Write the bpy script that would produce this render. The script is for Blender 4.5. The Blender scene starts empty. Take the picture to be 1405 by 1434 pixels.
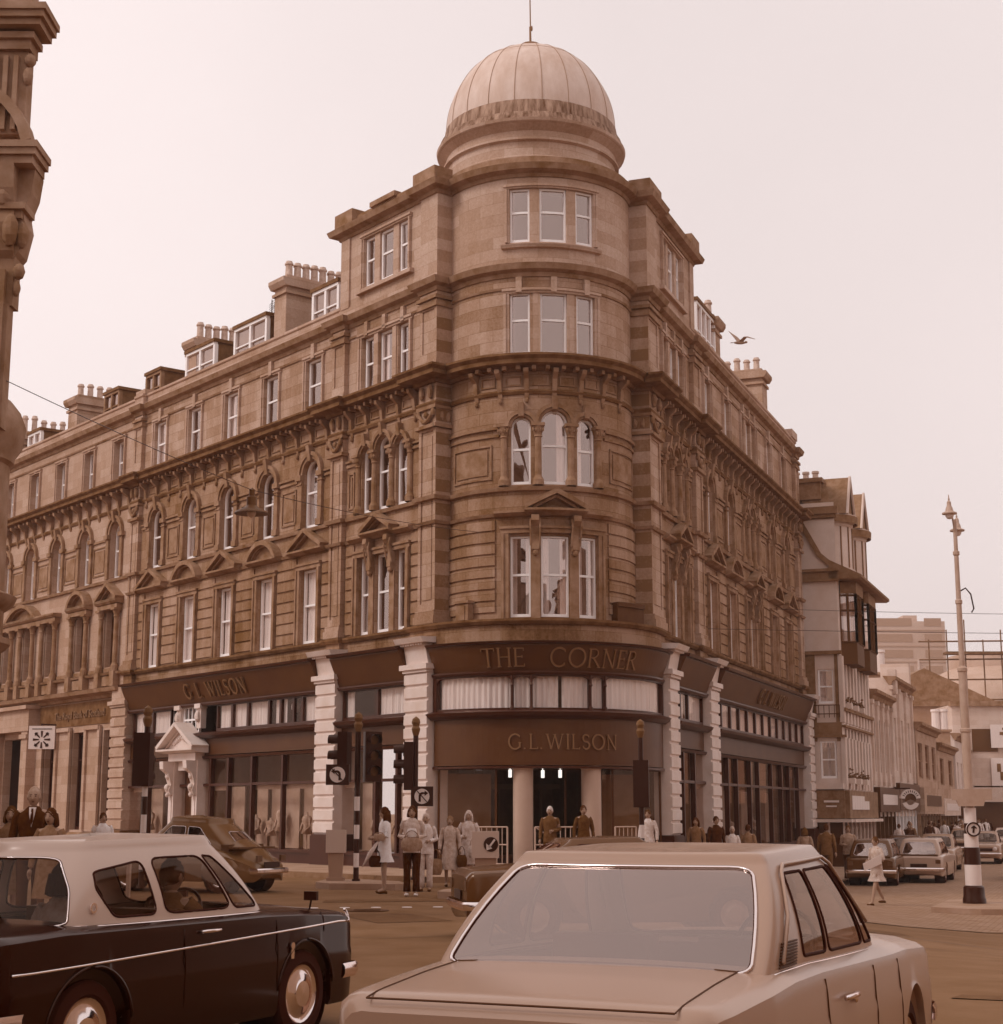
import bpy, math, random
import numpy as np
from mathutils import Vector, Matrix
R = math.radians
random.seed(7)
rng = np.random.default_rng(5)
scene = bpy.context.scene
# ------------------------------------------------------------------ camera
cam = bpy.data.objects.new('camera', bpy.data.cameras.new('camera'))
scene.collection.objects.link(cam)
cam.data.sensor_fit = 'HORIZONTAL'; cam.data.sensor_width = 36
cam.data.lens = 36 * 2250 / 1405
cam.data.clip_start = .05; cam.data.clip_end = 3000
cam.location = (0, 0, 1.58); cam.rotation_euler = (R(90 + 10.6), 0, 0)
scene.camera = cam
# ------------------------------------------------------------------ sky, sun, exposure
SUN_EL, SUN_AZ = R(42), R(-112)
world = bpy.data.worlds.new('World'); scene.world = world; world.use_nodes = True
wn = world.node_tree; wn.nodes.clear()
sky = wn.nodes.new('ShaderNodeTexSky'); sky.sky_type = 'NISHITA'; sky.sun_disc = False
sky.sun_elevation = SUN_EL; sky.sun_rotation = SUN_AZ; sky.dust_density = 4; sky.air_density = 1.2
bw = wn.nodes.new('ShaderNodeRGBToBW'); wn.links.new(sky.outputs[0], bw.inputs[0])
comb = wn.nodes.new('ShaderNodeMixRGB'); comb.blend_type = 'MIX'; comb.inputs[0].default_value = .80
comb.inputs[2].default_value = (7.0, 7.0, 7.0, 1)         # cloud layer spread over the clear sky
wn.links.new(bw.outputs[0], comb.inputs[1])
tint = wn.nodes.new('ShaderNodeMixRGB'); tint.blend_type = 'MULTIPLY'; tint.inputs[0].default_value = 1
tint.inputs[2].default_value = (1.0, .878, .866, 1)
wn.links.new(comb.outputs[0], tint.inputs[1])
tcw = wn.nodes.new('ShaderNodeTexCoord'); dt = wn.nodes.new('ShaderNodeVectorMath'); dt.operation = 'DOT_PRODUCT'; dt.inputs[1].default_value = (-.52, .80, .28)
wn.links.new(tcw.outputs['Generated'], dt.inputs[0])
rmp = wn.nodes.new('ShaderNodeMapRange'); rmp.inputs[1].default_value = .80; rmp.inputs[2].default_value = 1.0; rmp.inputs[3].default_value = 1.0; rmp.inputs[4].default_value = 1.18; wn.links.new(dt.outputs['Value'], rmp.inputs[0])
cn = wn.nodes.new('ShaderNodeTexNoise'); cn.inputs['Scale'].default_value = 2.2; cn.inputs['Detail'].default_value = 4; wn.links.new(tcw.outputs['Generated'], cn.inputs['Vector'])
cm = wn.nodes.new('ShaderNodeMapRange'); cm.inputs[1].default_value = .3; cm.inputs[2].default_value = .7; cm.inputs[3].default_value = .96; cm.inputs[4].default_value = 1.04; wn.links.new(cn.outputs[0], cm.inputs[0])
mm = wn.nodes.new('ShaderNodeMath'); mm.operation = 'MULTIPLY'; wn.links.new(rmp.outputs[0], mm.inputs[0]); wn.links.new(cm.outputs[0], mm.inputs[1])
sc_ = wn.nodes.new('ShaderNodeVectorMath'); sc_.operation = 'SCALE'; wn.links.new(tint.outputs[0], sc_.inputs[0]); wn.links.new(mm.outputs[0], sc_.inputs['Scale'])
bg = wn.nodes.new('ShaderNodeBackground'); bg.inputs[1].default_value = .145
wo = wn.nodes.new('ShaderNodeOutputWorld')
wn.links.new(sc_.outputs[0], bg.inputs[0]); wn.links.new(bg.outputs[0], wo.inputs[0])
sun = bpy.data.objects.new('sun', bpy.data.lights.new('sun', 'SUN')); scene.collection.objects.link(sun)
sun.data.energy = 1.2; sun.data.angle = R(16); sun.data.color = (1, .96, .92)
sd = Vector((math.sin(SUN_AZ) * math.cos(SUN_EL), math.cos(SUN_AZ) * math.cos(SUN_EL), math.sin(SUN_EL)))
sun.rotation_euler = sd.to_track_quat('Z', 'Y').to_euler()
scene.view_settings.view_transform = 'Standard'; scene.view_settings.look = 'None'
scene.view_settings.exposure = 0; scene.view_settings.gamma = 1
scene.render.engine = 'CYCLES'

# ------------------------------------------------------------------ materials
ANCH = [(.004, (38, 6, 0)), (.012, (62, 18, 3)), (.03, (84, 44, 14)), (.08, (118, 78, 44)), (.16, (148, 108, 82)),
        (.27, (176, 138, 120)), (.42, (206, 174, 163)), (.7, (238, 218, 214)), (.9, (250, 238, 236))]
def s2l(c): c /= 255; return c / 12.92 if c < .04045 else ((c + .055) / 1.055) ** 2.4
def tone(v):
    for (a, ca), (b, cb) in zip(ANCH, ANCH[1:]):
        if v <= b or b == .9:
            t = max(0, min(1, (v - a) / (b - a)))
            c_ = [s2l(x + (y - x) * t) for x, y in zip(ca, cb)]; kb = 1.02 if v < .45 else 1.02 + min(1, (v - .45) / .25) * .07; return (min(1, c_[0] * 1.0), min(1, c_[1] * (1.08 if v < .45 else 1.08)), min(1, c_[2] * kb), 1)
MATS = {}
def mat(name, v, rough=.8, v2=None, scale=3, metal=0, spec=.3, coat=0, bump=0, stretch=(1, 1, 1), emit=None, coords='pos'):
    if name in MATS: return MATS[name]
    m = bpy.data.materials.new(name); m.use_nodes = True; MATS[name] = m
    nt = m.node_tree; b = nt.nodes['Principled BSDF']
    b.inputs['Base Color'].default_value = tone(v); b.inputs['Roughness'].default_value = rough
    b.inputs['Metallic'].default_value = metal; b.inputs['Specular Tint'].default_value = (1, .74, .58, 1) if v < .25 else (1, .86, .8, 1); b.inputs['Specular IOR Level'].default_value = spec
    b.inputs['Coat Weight'].default_value = coat; b.inputs['Coat Roughness'].default_value = .06
    if emit: b.inputs['Emission Color'].default_value = (1, .93, .85, 1); b.inputs['Emission Strength'].default_value = emit
    if v2 is not None or bump:
        g = nt.nodes.new('ShaderNodeTexCoord'); mp = nt.nodes.new('ShaderNodeMapping'); mp.inputs['Scale'].default_value = stretch
        nt.links.new(g.outputs['Object'], mp.inputs[0])
        n = nt.nodes.new('ShaderNodeTexNoise'); n.inputs['Scale'].default_value = scale; n.inputs['Detail'].default_value = 6
        n.inputs['Roughness'].default_value = .65
        nt.links.new(mp.outputs[0], n.inputs['Vector'])
        if v2 is not None:
            r = nt.nodes.new('ShaderNodeValToRGB'); r.color_ramp.elements[0].position = .33; r.color_ramp.elements[1].position = .68
            r.color_ramp.elements[0].color = tone(v); r.color_ramp.elements[1].color = tone(v2)
            nt.links.new(n.outputs[0], r.inputs[0]); nt.links.new(r.outputs[0], b.inputs['Base Color'])
        if bump:
            bp = nt.nodes.new('ShaderNodeBump'); bp.inputs['Strength'].default_value = bump; bp.inputs['Distance'].default_value = .02
            nt.links.new(n.outputs[0], bp.inputs['Height']); nt.links.new(bp.outputs[0], b.inputs['Normal'])
    return m
def ashlar(name, va, vb, bw_=.85, bh=.33, mortar=.006, stain=.5, joint=.6):
    m = bpy.data.materials.new(name); m.use_nodes = True; MATS[name] = m
    nt = m.node_tree; N = nt.nodes.new; Lk = nt.links.new; b = nt.nodes['Principled BSDF']
    b.inputs['Roughness'].default_value = .9; b.inputs['Specular IOR Level'].default_value = .12; b.inputs['Specular Tint'].default_value = (1, .8, .68, 1)
    uv = N('ShaderNodeUVMap'); uv.uv_map = 'uv'
    br = N('ShaderNodeTexBrick'); br.inputs['Scale'].default_value = 1; br.inputs['Brick Width'].default_value = bw_
    br.inputs['Row Height'].default_value = bh; br.inputs['Mortar Size'].default_value = mortar; br.inputs['Mortar Smooth'].default_value = .3
    br.inputs['Color1'].default_value = (.40, .40, .40, 1); br.inputs['Color2'].default_value = (.66, .66, .66, 1); br.inputs['Bias'].default_value = 0
    br.inputs['Mortar'].default_value = (.5 * (1 - joint), .5 * (1 - joint), .5 * (1 - joint), 1)
    Lk(uv.outputs[0], br.inputs['Vector'])
    tc = N('ShaderNodeTexCoord')
    def noise(sc, st, det=6, rg=.6):
        mp = N('ShaderNodeMapping'); mp.inputs['Scale'].default_value = st; Lk(tc.outputs['Object'], mp.inputs[0])
        n = N('ShaderNodeTexNoise'); n.inputs['Scale'].default_value = sc; n.inputs['Detail'].default_value = det; n.inputs['Roughness'].default_value = rg
        Lk(mp.outputs[0], n.inputs['Vector']); return n
    n1 = noise(.55, (1, 1, .8)); n2 = noise(1.6, (1, 1, .12), 5); n3 = noise(14, (1, 1, 1), 4, .7)
    def mth(op, a, b2):
        q = N('ShaderNodeMath'); q.operation = op
        for i, x in enumerate((a, b2)):
            if isinstance(x, (int, float)): q.inputs[i].default_value = x
            else: Lk(x, q.inputs[i])
        return q.outputs[0]
    s = mth('ADD', mth('MULTIPLY', n1.outputs[0], stain * 1.2), mth('MULTIPLY', n2.outputs[0], stain * 1.1))
    s = mth('ADD', s, mth('MULTIPLY', n3.outputs[0], .5))
    s = mth('ADD', s, mth('MULTIPLY', br.outputs['Color'], .9))
    s = mth('SUBTRACT', s, .45 + .25 + stain * 1.15)        # centred near 0
    s = mth('ADD', mth('MULTIPLY', s, 1.75), .5)
    r = N('ShaderNodeValToRGB'); r.color_ramp.elements[0].color = tone(va); r.color_ramp.elements[1].color = tone(vb)
    e = r.color_ramp.elements.new(.5); e.color = tone((va + vb) / 2)
    Lk(s, r.inputs[0]); Lk(r.outputs[0], b.inputs['Base Color'])
    bp = N('ShaderNodeBump'); bp.inputs['Strength'].default_value = .5; bp.inputs['Distance'].default_value = .015
    h = mth('ADD', mth('MULTIPLY', n3.outputs[0], .5), mth('MULTIPLY', br.outputs['Fac'], -.8))
    Lk(h, bp.inputs['Height']); Lk(bp.outputs[0], b.inputs['Normal'])
    return m
def glass(name, refl, tintv=.6, rough=.02, wav=.0, thru=.95):
    m = bpy.data.materials.new(name); m.use_nodes = True; MATS[name] = m
    nt = m.node_tree; nt.nodes.clear(); N = nt.nodes.new; Lk = nt.links.new
    t = N('ShaderNodeBsdfTransparent'); t.inputs[0].default_value = (thru, thru * .97, thru * .95, 1)
    g = N('ShaderNodeBsdfGlossy'); g.inputs['Roughness'].default_value = rough; q_ = tone(tintv); g.inputs[0].default_value = (q_[0] * 1.04, q_[1] * .97, q_[2] * .93, 1)
    mx = N('ShaderNodeMixShader'); o = N('ShaderNodeOutputMaterial')
    fr0 = N('ShaderNodeLayerWeight'); fr0.inputs[0].default_value = .5
    fr = N('ShaderNodeMath'); fr.operation = 'POWER'; fr.inputs[1].default_value = 4.5; Lk(fr0.outputs['Facing'], fr.inputs[0])
    ad = N('ShaderNodeMath'); ad.operation = 'ADD'; ad.use_clamp = True; ad.inputs[1].default_value = refl
    Lk(fr.outputs[0], ad.inputs[0]); Lk(ad.outputs[0], mx.inputs[0]); Lk(t.outputs[0], mx.inputs[1]); Lk(g.outputs[0], mx.inputs[2]); Lk(mx.outputs[0], o.inputs[0])
    if wav:
        tc = N('ShaderNodeTexCoord'); n = N('ShaderNodeTexNoise'); n.inputs['Scale'].default_value = .9; n.inputs['Detail'].default_value = 1
        Lk(tc.outputs['Object'], n.inputs['Vector'])
        bp = N('ShaderNodeBump'); bp.inputs['Strength'].default_value = wav; bp.inputs['Distance'].default_value = .1
        Lk(n.outputs[0], bp.inputs['Height']); Lk(bp.outputs[0], g.inputs['Normal'])
    return m
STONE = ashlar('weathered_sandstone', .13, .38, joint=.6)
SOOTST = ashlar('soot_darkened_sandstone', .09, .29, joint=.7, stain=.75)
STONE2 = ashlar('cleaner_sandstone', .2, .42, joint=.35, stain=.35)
SOOTY = ashlar('sooty_band_stone', .06, .26, stain=.9, joint=.4)
TRIM = mat('trim_stone', .11, .9, .25, 2.2, bump=.25, spec=.15)
TRIMD = mat('dark_trim_stone', .055, .9, .14, 2.5, bump=.3, spec=.15)
BANKST = ashlar('bank_sandstone', .2, .38, joint=.35, stain=.4)
ROUGHST = mat('foreground_building_stone', .14, .85, .30, 1.5, bump=.4, spec=.15)
WHITE = mat('white_painted_stone', .5, .6, .62, 2, spec=.3, bump=.1)
SASH = mat('white_sash_paint', .85, .5)
DARKSASH = mat('brown_sash_paint', .03, .5)
CURT = mat('net_curtain', .85, .95, .66, 5, stretch=(3, 3, .15))
BROWN = mat('brown_fascia_paint', .026, .45, .04, 1.2, spec=.4)
BROWN2 = mat('fascia_board', .026, .45, .042, 1.0, spec=.5)
MAROON = mat('dark_maroon_woodwork', .012, .35, .018, 3, spec=.5)
LETTER = mat('raised_letters', .13, .4, spec=.5)
LETTERD = mat('shadowed_letters', .02, .4)
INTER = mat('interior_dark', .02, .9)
INTERM = mat('interior_wall', .16, .9, .08, .7)
DISP = mat('window_display_backdrop', .40, .9, .24, .8)
DISPG = mat('display_goods', .45, .8, .2, 4)
GLASSUP = glass('sash_glass', .40, .66, wav=.35)
GLASSCR = glass('curtained_glass', .08, .5, wav=.1)
GLASSSH = glass('shop_glass', .05, .35, wav=.05)
GLASSCAR = glass('car_glass', .08, .5, thru=.5)
GLASSREAR = glass('car_rear_glass', .36, .68, thru=.75, wav=.08)
LEAD = mat('dome_sheet_metal', .38, .6, .52, 2.2, spec=.4, stretch=(1, 1, .35))
LEADDK = mat('streaked_dome_gutter', .035, .8, .30, 7, stretch=(1, 1, .12))
SEAM = mat('dome_seams', .24, .6)
SLATE = mat('roof_slate', .10, .7, .2, 3)
DORM = mat('dormer_cheek_slate', .06, .8, .12, 4)
POT = mat('chimney_pot_clay', .30, .8, .5, 9)
ASPH = mat('asphalt', .09, .8, .135, 1.1, bump=.0, spec=.3)
PAVE = mat('paving', .2, .85, .30, 1.2)
KERB = mat('kerb_stone', .12, .8, .2, 3)
BLACK = mat('black_gloss_paint', .008, .35, spec=.5)
CHROME = mat('chrome', .75, .12, metal=1)
RUBBER = mat('tyre_rubber', .012, .8)
SKIN = mat('skin', .27, .6)
PAINTW = mat('white_sign_paint', .62, .5)
GREYM = mat('grey_painted_steel', .30, .5, .38, 3)

def asphalt_nodes():
    nt = ASPH.node_tree; b = nt.nodes['Principled BSDF']
    tc = nt.nodes.new('ShaderNodeTexCoord'); n = nt.nodes.new('ShaderNodeTexNoise'); n.inputs['Scale'].default_value = 55; n.inputs['Detail'].default_value = 3
    nt.links.new(tc.outputs['Object'], n.inputs['Vector'])
    bp = nt.nodes.new('ShaderNodeBump'); bp.inputs['Strength'].default_value = .45; bp.inputs['Distance'].default_value = .01
    nt.links.new(n.outputs[0], bp.inputs['Height']); nt.links.new(bp.outputs[0], b.inputs['Normal'])
asphalt_nodes()
def setts_mat():
    m = mat('granite_setts', .2, .8); nt = m.node_tree; b = nt.nodes['Principled BSDF']; N = nt.nodes.new; Lk = nt.links.new
    tc = N('ShaderNodeTexCoord'); mp = N('ShaderNodeMapping'); mp.inputs['Rotation'].default_value = (0, 0, R(21)); Lk(tc.outputs['Object'], mp.inputs[0])
    br = N('ShaderNodeTexBrick'); br.inputs['Scale'].default_value = 1; br.inputs['Brick Width'].default_value = .26; br.inputs['Row Height'].default_value = .14
    br.inputs['Mortar Size'].default_value = .012; br.inputs['Color1'].default_value = tone(.17); br.inputs['Color2'].default_value = tone(.26); br.inputs['Mortar'].default_value = tone(.1)
    Lk(mp.outputs[0], br.inputs['Vector']); Lk(br.outputs[0], b.inputs['Base Color'])
    bp = N('ShaderNodeBump'); bp.inputs['Strength'].default_value = .6; bp.inputs['Distance'].default_value = .02; bp.invert = True
    Lk(br.outputs['Fac'], bp.inputs['Height']); Lk(bp.outputs[0], b.inputs['Normal'])
    return m
SETTS = setts_mat()

# ------------------------------------------------------------------ mesh builder
ORG = {}                                                    # world origin of each root empty
def link(o): scene.collection.objects.link(o)
class MB:
    def __init__(s): s.v = []; s.f = []; s.uv = []
    def add(s, vs, fs, uvs=None):
        k = len(s.v); s.v += [tuple(p) for p in vs]; s.uv += list(uvs) if uvs else [(p[0] + p[1], p[2]) for p in vs]
        s.f += [tuple(i + k for i in f) for f in fs]
    def build(s, name, m, parent=None, smooth=False, local=False, label=None, auto=None):
        me = bpy.data.meshes.new(name)
        o0 = Vector((0, 0, 0))
        if parent is not None and not local: o0 = ORG.get(parent.name, o0)
        elif parent is None: pass
        me.from_pydata([(p[0] - o0[0], p[1] - o0[1], p[2] - o0[2]) for p in s.v], [], s.f)
        uvl = me.uv_layers.new(name='uv')
        idx = np.zeros(len(me.loops), dtype=np.int32); me.loops.foreach_get('vertex_index', idx)
        uvl.data.foreach_set('uv', np.array(s.uv, dtype=np.float32)[idx].ravel())
        me.materials.append(m)
        if smooth: me.polygons.foreach_set('use_smooth', [True] * len(me.polygons))
        if smooth and auto: me.set_sharp_from_angle(angle=R(auto))
        me.update()
        o = bpy.data.objects.new(name, me); link(o)
        if parent is not None:
            o.parent = parent
            if not local: ORG[o.name] = o0
        if label: o['label'] = label
        return o
def root(name, loc, label, cat, group=None, rz=0):
    o = bpy.data.objects.new(name, None); link(o); o.location = loc; o.rotation_euler = (0, 0, rz); o.empty_display_size = .3
    o['label'] = label; o['category'] = cat
    if group: o['group'] = group
    ORG[o.name] = Vector(loc); return o
def tag(o, label, cat, group=None):
    o['label'] = label; o['category'] = cat
    if group: o['group'] = group
    return o
def struct(o): o['kind'] = 'structure'; return o
def dup(o, parent=None, keep=None):
    c = o.copy(); link(c)
    if parent is not None: c.parent = parent
    for ch in [q for q in bpy.data.objects if q.parent == o]: dup(ch, c)
    return c
def bx(mb, x0, x1, y0, y1, z0, z1):
    mb.add([(x, y, z) for z in (z0, z1) for y in (y0, y1) for x in (x0, x1)],
           [(0, 2, 3, 1), (4, 5, 7, 6), (0, 1, 5, 4), (2, 6, 7, 3), (0, 4, 6, 2), (1, 3, 7, 5)])
def obox(mb, c, d, L, W, z0, z1):                           # box centred on c, long axis d
    d = Vector(d).normalized(); n = Vector((-d.y, d.x)); c = Vector(c)
    P = [c + d * a * L / 2 + n * b * W / 2 for a, b in ((-1, -1), (1, -1), (1, 1), (-1, 1))]
    mb.add([(p.x, p.y, z0) for p in P] + [(p.x, p.y, z1) for p in P], [(3, 2, 1, 0), (4, 5, 6, 7), (0, 1, 5, 4), (1, 2, 6, 5), (2, 3, 7, 6), (3, 0, 4, 7)])
def tube(mb, pts, r, n=8, cap=True, closed=False):
    pts = [Vector(p) for p in pts]; m = len(pts); rr = r if isinstance(r, (list, tuple)) else [r] * m
    rings = []; up = None
    for i, p in enumerate(pts):
        if closed: t = pts[(i + 1) % m] - pts[i - 1]
        else: t = pts[min(i + 1, m - 1)] - pts[max(i - 1, 0)]
        if t.length < 1e-9: t = Vector((0, 0, 1))
        t.normalize()
        if up is None: up = Vector((0, 0, 1)) if abs(t.z) < .9 else Vector((1, 0, 0))
        a = t.cross(up)
        if a.length < 1e-6: a = t.orthogonal()
        a.normalize(); b = t.cross(a); up = -b if False else up
        rings.append([p + (a * math.cos(q) + b * math.sin(q)) * rr[i] for q in [2 * math.pi * k / n for k in range(n)]])
    V = [v for q in rings for v in q]; F = []
    for i in range(m if closed else m - 1):
        j = (i + 1) % m
        for k in range(n): F.append((i * n + k, i * n + (k + 1) % n, j * n + (k + 1) % n, j * n + k))
    if cap and not closed: F += [tuple(range(n))[::-1], tuple((m - 1) * n + k for k in range(n))]
    mb.add(V, F)
def lathe(mb, c, prof, n=24, a0=0, a1=2 * math.pi):         # prof [(r,z)]
    full = abs(a1 - a0 - 2 * math.pi) < 1e-6; m = n if full else n + 1; V = []; U = []
    for r, z in prof:
        for k in range(m):
            a = a0 + (a1 - a0) * k / n; V.append((c[0] + r * math.cos(a), c[1] + r * math.sin(a), c[2] + z)); U.append((a * max(.2, prof[0][0]), z))
    F = []
    for i in range(len(prof) - 1):
        for k in range(n): F.append((i * m + k, i * m + (k + 1) % m, (i + 1) * m + (k + 1) % m, (i + 1) * m + k))
    mb.add(V, F, U)
def ell(mb, c, r, n=12, m=8, jit=0):
    V = []; F = []
    for i in range(m + 1):
        t = math.pi * i / m
        for k in range(n):
            a = 2 * math.pi * k / n; j = 1 + jit * (random.random() - .5)
            V.append((c[0] + r[0] * math.sin(t) * math.cos(a) * j, c[1] + r[1] * math.sin(t) * math.sin(a) * j, c[2] + r[2] * math.cos(t) * j))
    for i in range(m):
        for k in range(n): F.append((i * n + k, (i + 1) * n + k, (i + 1) * n + (k + 1) % n, i * n + (k + 1) % n))
    mb.add(V, F)
# ------------------------------------------------------------------ wall surfaces (u along, z up, o outward)
class Flat:
    curved = False
    def __init__(s, P0, d, n): s.P = Vector(P0); s.d = Vector(d); s.n = Vector(n)
    def pt(s, u, z, o): q = s.P + s.d * u + s.n * o; return (q.x, q.y, z)
class Curve:
    curved = True
    def __init__(s, C, R_, e0): s.C = Vector(C); s.R = R_; s.e = Vector(e0)
    def pt(s, u, z, o):
        t = u / s.R; e = s.e; v = Vector((math.cos(t) * e.x - math.sin(t) * e.y, math.sin(t) * e.x + math.cos(t) * e.y))
        q = s.C + v * (s.R + o); return (q.x, q.y, z)
def azv(a): return Vector((math.sin(R(a)), math.cos(R(a))))
AL = Vector((-1.805, 43.0)); AR = Vector((4.166, 43.914))
dL = azv(-38.4); dR = azv(21); nL = Vector((-dL.y, dL.x)); nR = Vector((dR.y, -dR.x))
bis = azv(-8.7); e0 = -bis; mid = (AL + AR) / 2
SL = Flat(AL, dL, nL); SR = Flat(AR, dR, nR)
BLp = AL - nL * .52; BRp = AR - nR * .52
TR = 2.72; hc_ = (BRp - BLp).length / 2; TH = math.asin(hc_ / TR); TC = (BLp + BRp) / 2 + bis * (TR * math.cos(TH)); UT = TR * TH
ST = Curve(TC, TR, e0)
ARb = AR + dR * .80; mb_ = (AL + ARb) / 2; ch_ = (ARb - AL).normalized(); eB = Vector((ch_.y, -ch_.x))
BR_ = 3.6; hb = (ARb - AL).length / 2; BH = math.asin(hb / BR_); BC = mb_ - eB * (BR_ * math.cos(BH)); UB = BR_ * BH
SB = Curve(BC, BR_, eB)
def nseg(S, u0, u1): return max(1, int(math.ceil(abs(u1 - u0) / .16))) if S.curved else 1
def sbox(mb, S, u0, u1, z0, z1, o0, o1):
    n = nseg(S, u0, u1); V = []; U = []
    for k in range(n + 1):
        u = u0 + (u1 - u0) * k / n
        V += [S.pt(u, z0, o0), S.pt(u, z1, o0), S.pt(u, z1, o1), S.pt(u, z0, o1)]; U += [(u, z0), (u, z1), (u, z1 + .01), (u, z0 + .01)]
    F = [(0, 1, 2, 3), (n * 4 + 3, n * 4 + 2, n * 4 + 1, n * 4)]
    for k in range(n):
        a = k * 4; b = a + 4
        for i in range(4): j = (i + 1) % 4; F.append((a + i, b + i, b + j, a + j))
    mb.add(V, F, U)
def sprof(mb, S, u0, u1, prof):                             # prof closed [(o,z)]
    n = nseg(S, u0, u1); V = []; U = []; m = len(prof)
    for k in range(n + 1):
        u = u0 + (u1 - u0) * k / n
        V += [S.pt(u, z, o) for o, z in prof]; U += [(u, z) for o, z in prof]
    F = [tuple(range(m)), tuple(n * m + i for i in range(m))[::-1]]
    for k in range(n):
        for i in range(m): j = (i + 1) % m; F.append((k * m + i, (k + 1) * m + i, (k + 1) * m + j, k * m + j))
    mb.add(V, F, U)
def spoly(mb, S, pts, o0, o1):                              # polygon in (u,z) given thickness
    m = len(pts)
    mb.add([S.pt(u, z, o1) for u, z in pts] + [S.pt(u, z, o0) for u, z in pts],
           [tuple(range(m)), tuple(range(m, 2 * m))[::-1]] + [(i, (i + 1) % m, (i + 1) % m + m, i + m) for i in range(m)], list(pts) * 2)
def sbar(mb, S, p, q, w, o0, o1):                           # straight bar between (u,z) points
    dx, dz = q[0] - p[0], q[1] - p[1]; l = math.hypot(dx, dz) or 1; nx, nz = -dz / l * w / 2, dx / l * w / 2
    n = max(1, int(l / .3)) if S.curved else 1
    for k in range(n):
        a = (p[0] + dx * k / n, p[1] + dz * k / n); b = (p[0] + dx * (k + 1) / n, p[1] + dz * (k + 1) / n)
        spoly(mb, S, [(a[0] + nx, a[1] + nz), (b[0] + nx, b[1] + nz), (b[0] - nx, b[1] - nz), (a[0] - nx, a[1] - nz)], o0, o1)
def sarc(mb, S, uc, zc, r0, r1, o0, o1, a0=0, a1=math.pi, n=14):
    V = []; U = []
    for k in range(n + 1):
        a = a0 + (a1 - a0) * k / n
        for r, o in ((r0, o0), (r0, o1), (r1, o1), (r1, o0)):
            u, z = uc + r * math.cos(a), zc + r * math.sin(a); V.append(S.pt(u, z, o)); U.append((u, z))
    F = [(0, 1, 2, 3), (n * 4 + 3, n * 4 + 2, n * 4 + 1, n * 4)]
    for k in range(n):
        for i in range(4): j = (i + 1) % 4; F.append((k * 4 + i, k * 4 + 4 + i, k * 4 + 4 + j, k * 4 + j))
    mb.add(V, F, U)
def wall(mb, S, u0, u1, z0, z1, o, ops, rd=.28):
    us = {u0, u1}; zs = {z0, z1}
    for (a, b, c, d, arch) in ops:
        us |= {a, b}; zs |= {c, d}
        if arch: zs |= {d - (b - a) / 2}
    us = sorted(us); zs = sorted(zs)
    if S.curved:
        f = []
        for a, b in zip(us, us[1:]):
            n = nseg(S, a, b); f += [a + (b - a) * k / n for k in range(n)]
        us = f + [us[-1]]
    nu, nz = len(us), len(zs); V = [S.pt(u, z, o) for z in zs for u in us]; U = [(u, z) for z in zs for u in us]; F = []
    for i in range(nz - 1):
        for k in range(nu - 1):
            uc, zc = (us[k] + us[k + 1]) / 2, (zs[i] + zs[i + 1]) / 2
            if any(a < uc < b and c < zc < d for a, b, c, d, _ in ops): continue
            F.append((i * nu + k, i * nu + k + 1, (i + 1) * nu + k + 1, (i + 1) * nu + k))
    mb.add(V, F, U)
    for (a, b, c, d, arch) in ops:
        zt = d - (b - a) / 2 if arch else d; n = 12
        def q(p1, p2, h=None):
            mb.add([S.pt(p1[0], p1[1], o), S.pt(p2[0], p2[1], o), S.pt(p2[0], p2[1], o - rd), S.pt(p1[0], p1[1], o - rd)], [(0, 1, 2, 3)],
                   [(p1[0], p1[1]), (p2[0], p2[1]), (p2[0] + .02, p2[1] + .02), (p1[0] + .02, p1[1] + .02)])
        q((a, c), (a, zt)); q((b, c), (b, zt)); q((a, c), (b, c))
        if not arch: q((a, d), (b, d))
        else:
            r = (b - a) / 2; uc = (a + b) / 2; P = [(uc - r * math.cos(math.pi * k / n), zt + r * math.sin(math.pi * k / n)) for k in range(n + 1)]
            for p1, p2 in zip(P, P[1:]):
                q(p1, p2)
                mb.add([S.pt(p1[0], p1[1], o), S.pt(p2[0], p2[1], o), S.pt(p2[0], d, o), S.pt(p1[0], d, o)], [(0, 1, 2, 3)], [p1, p2, (p2[0], d), (p1[0], d)])
def sweep(mb, pts, prof):                                   # pts plan path, outward = right hand of travel; prof closed [(off,z)]
    P = [Vector(p) for p in pts]; m = len(prof); V = []; U = []; L = 0
    for i, p in enumerate(P):
        t0 = (P[i] - P[i - 1]).normalized() if i else (P[1] - P[0]).normalized()
        t1 = (P[i + 1] - P[i]).normalized() if i < len(P) - 1 else t0
        n0 = Vector((t0.y, -t0.x)); n1 = Vector((t1.y, -t1.x)); b = n0 + n1
        b = b.normalized(); k = 1 / max(.35, b.dot(n0)); off = b * k
        if i: L += (P[i] - P[i - 1]).length
        for o, z in prof: q = p + off * o; V.append((q.x, q.y, z)); U.append((L, z))
    F = [tuple(range(m)), tuple((len(P) - 1) * m + i for i in range(m))[::-1]]
    for k in range(len(P) - 1):
        for i in range(m): j = (i + 1) % m; F.append((k * m + i, (k + 1) * m + i, (k + 1) * m + j, k * m + j))
    mb.add(V, F, U)
def P2(S, u, o): p = S.pt(u, 0, o); return (p[0], p[1])
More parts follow.
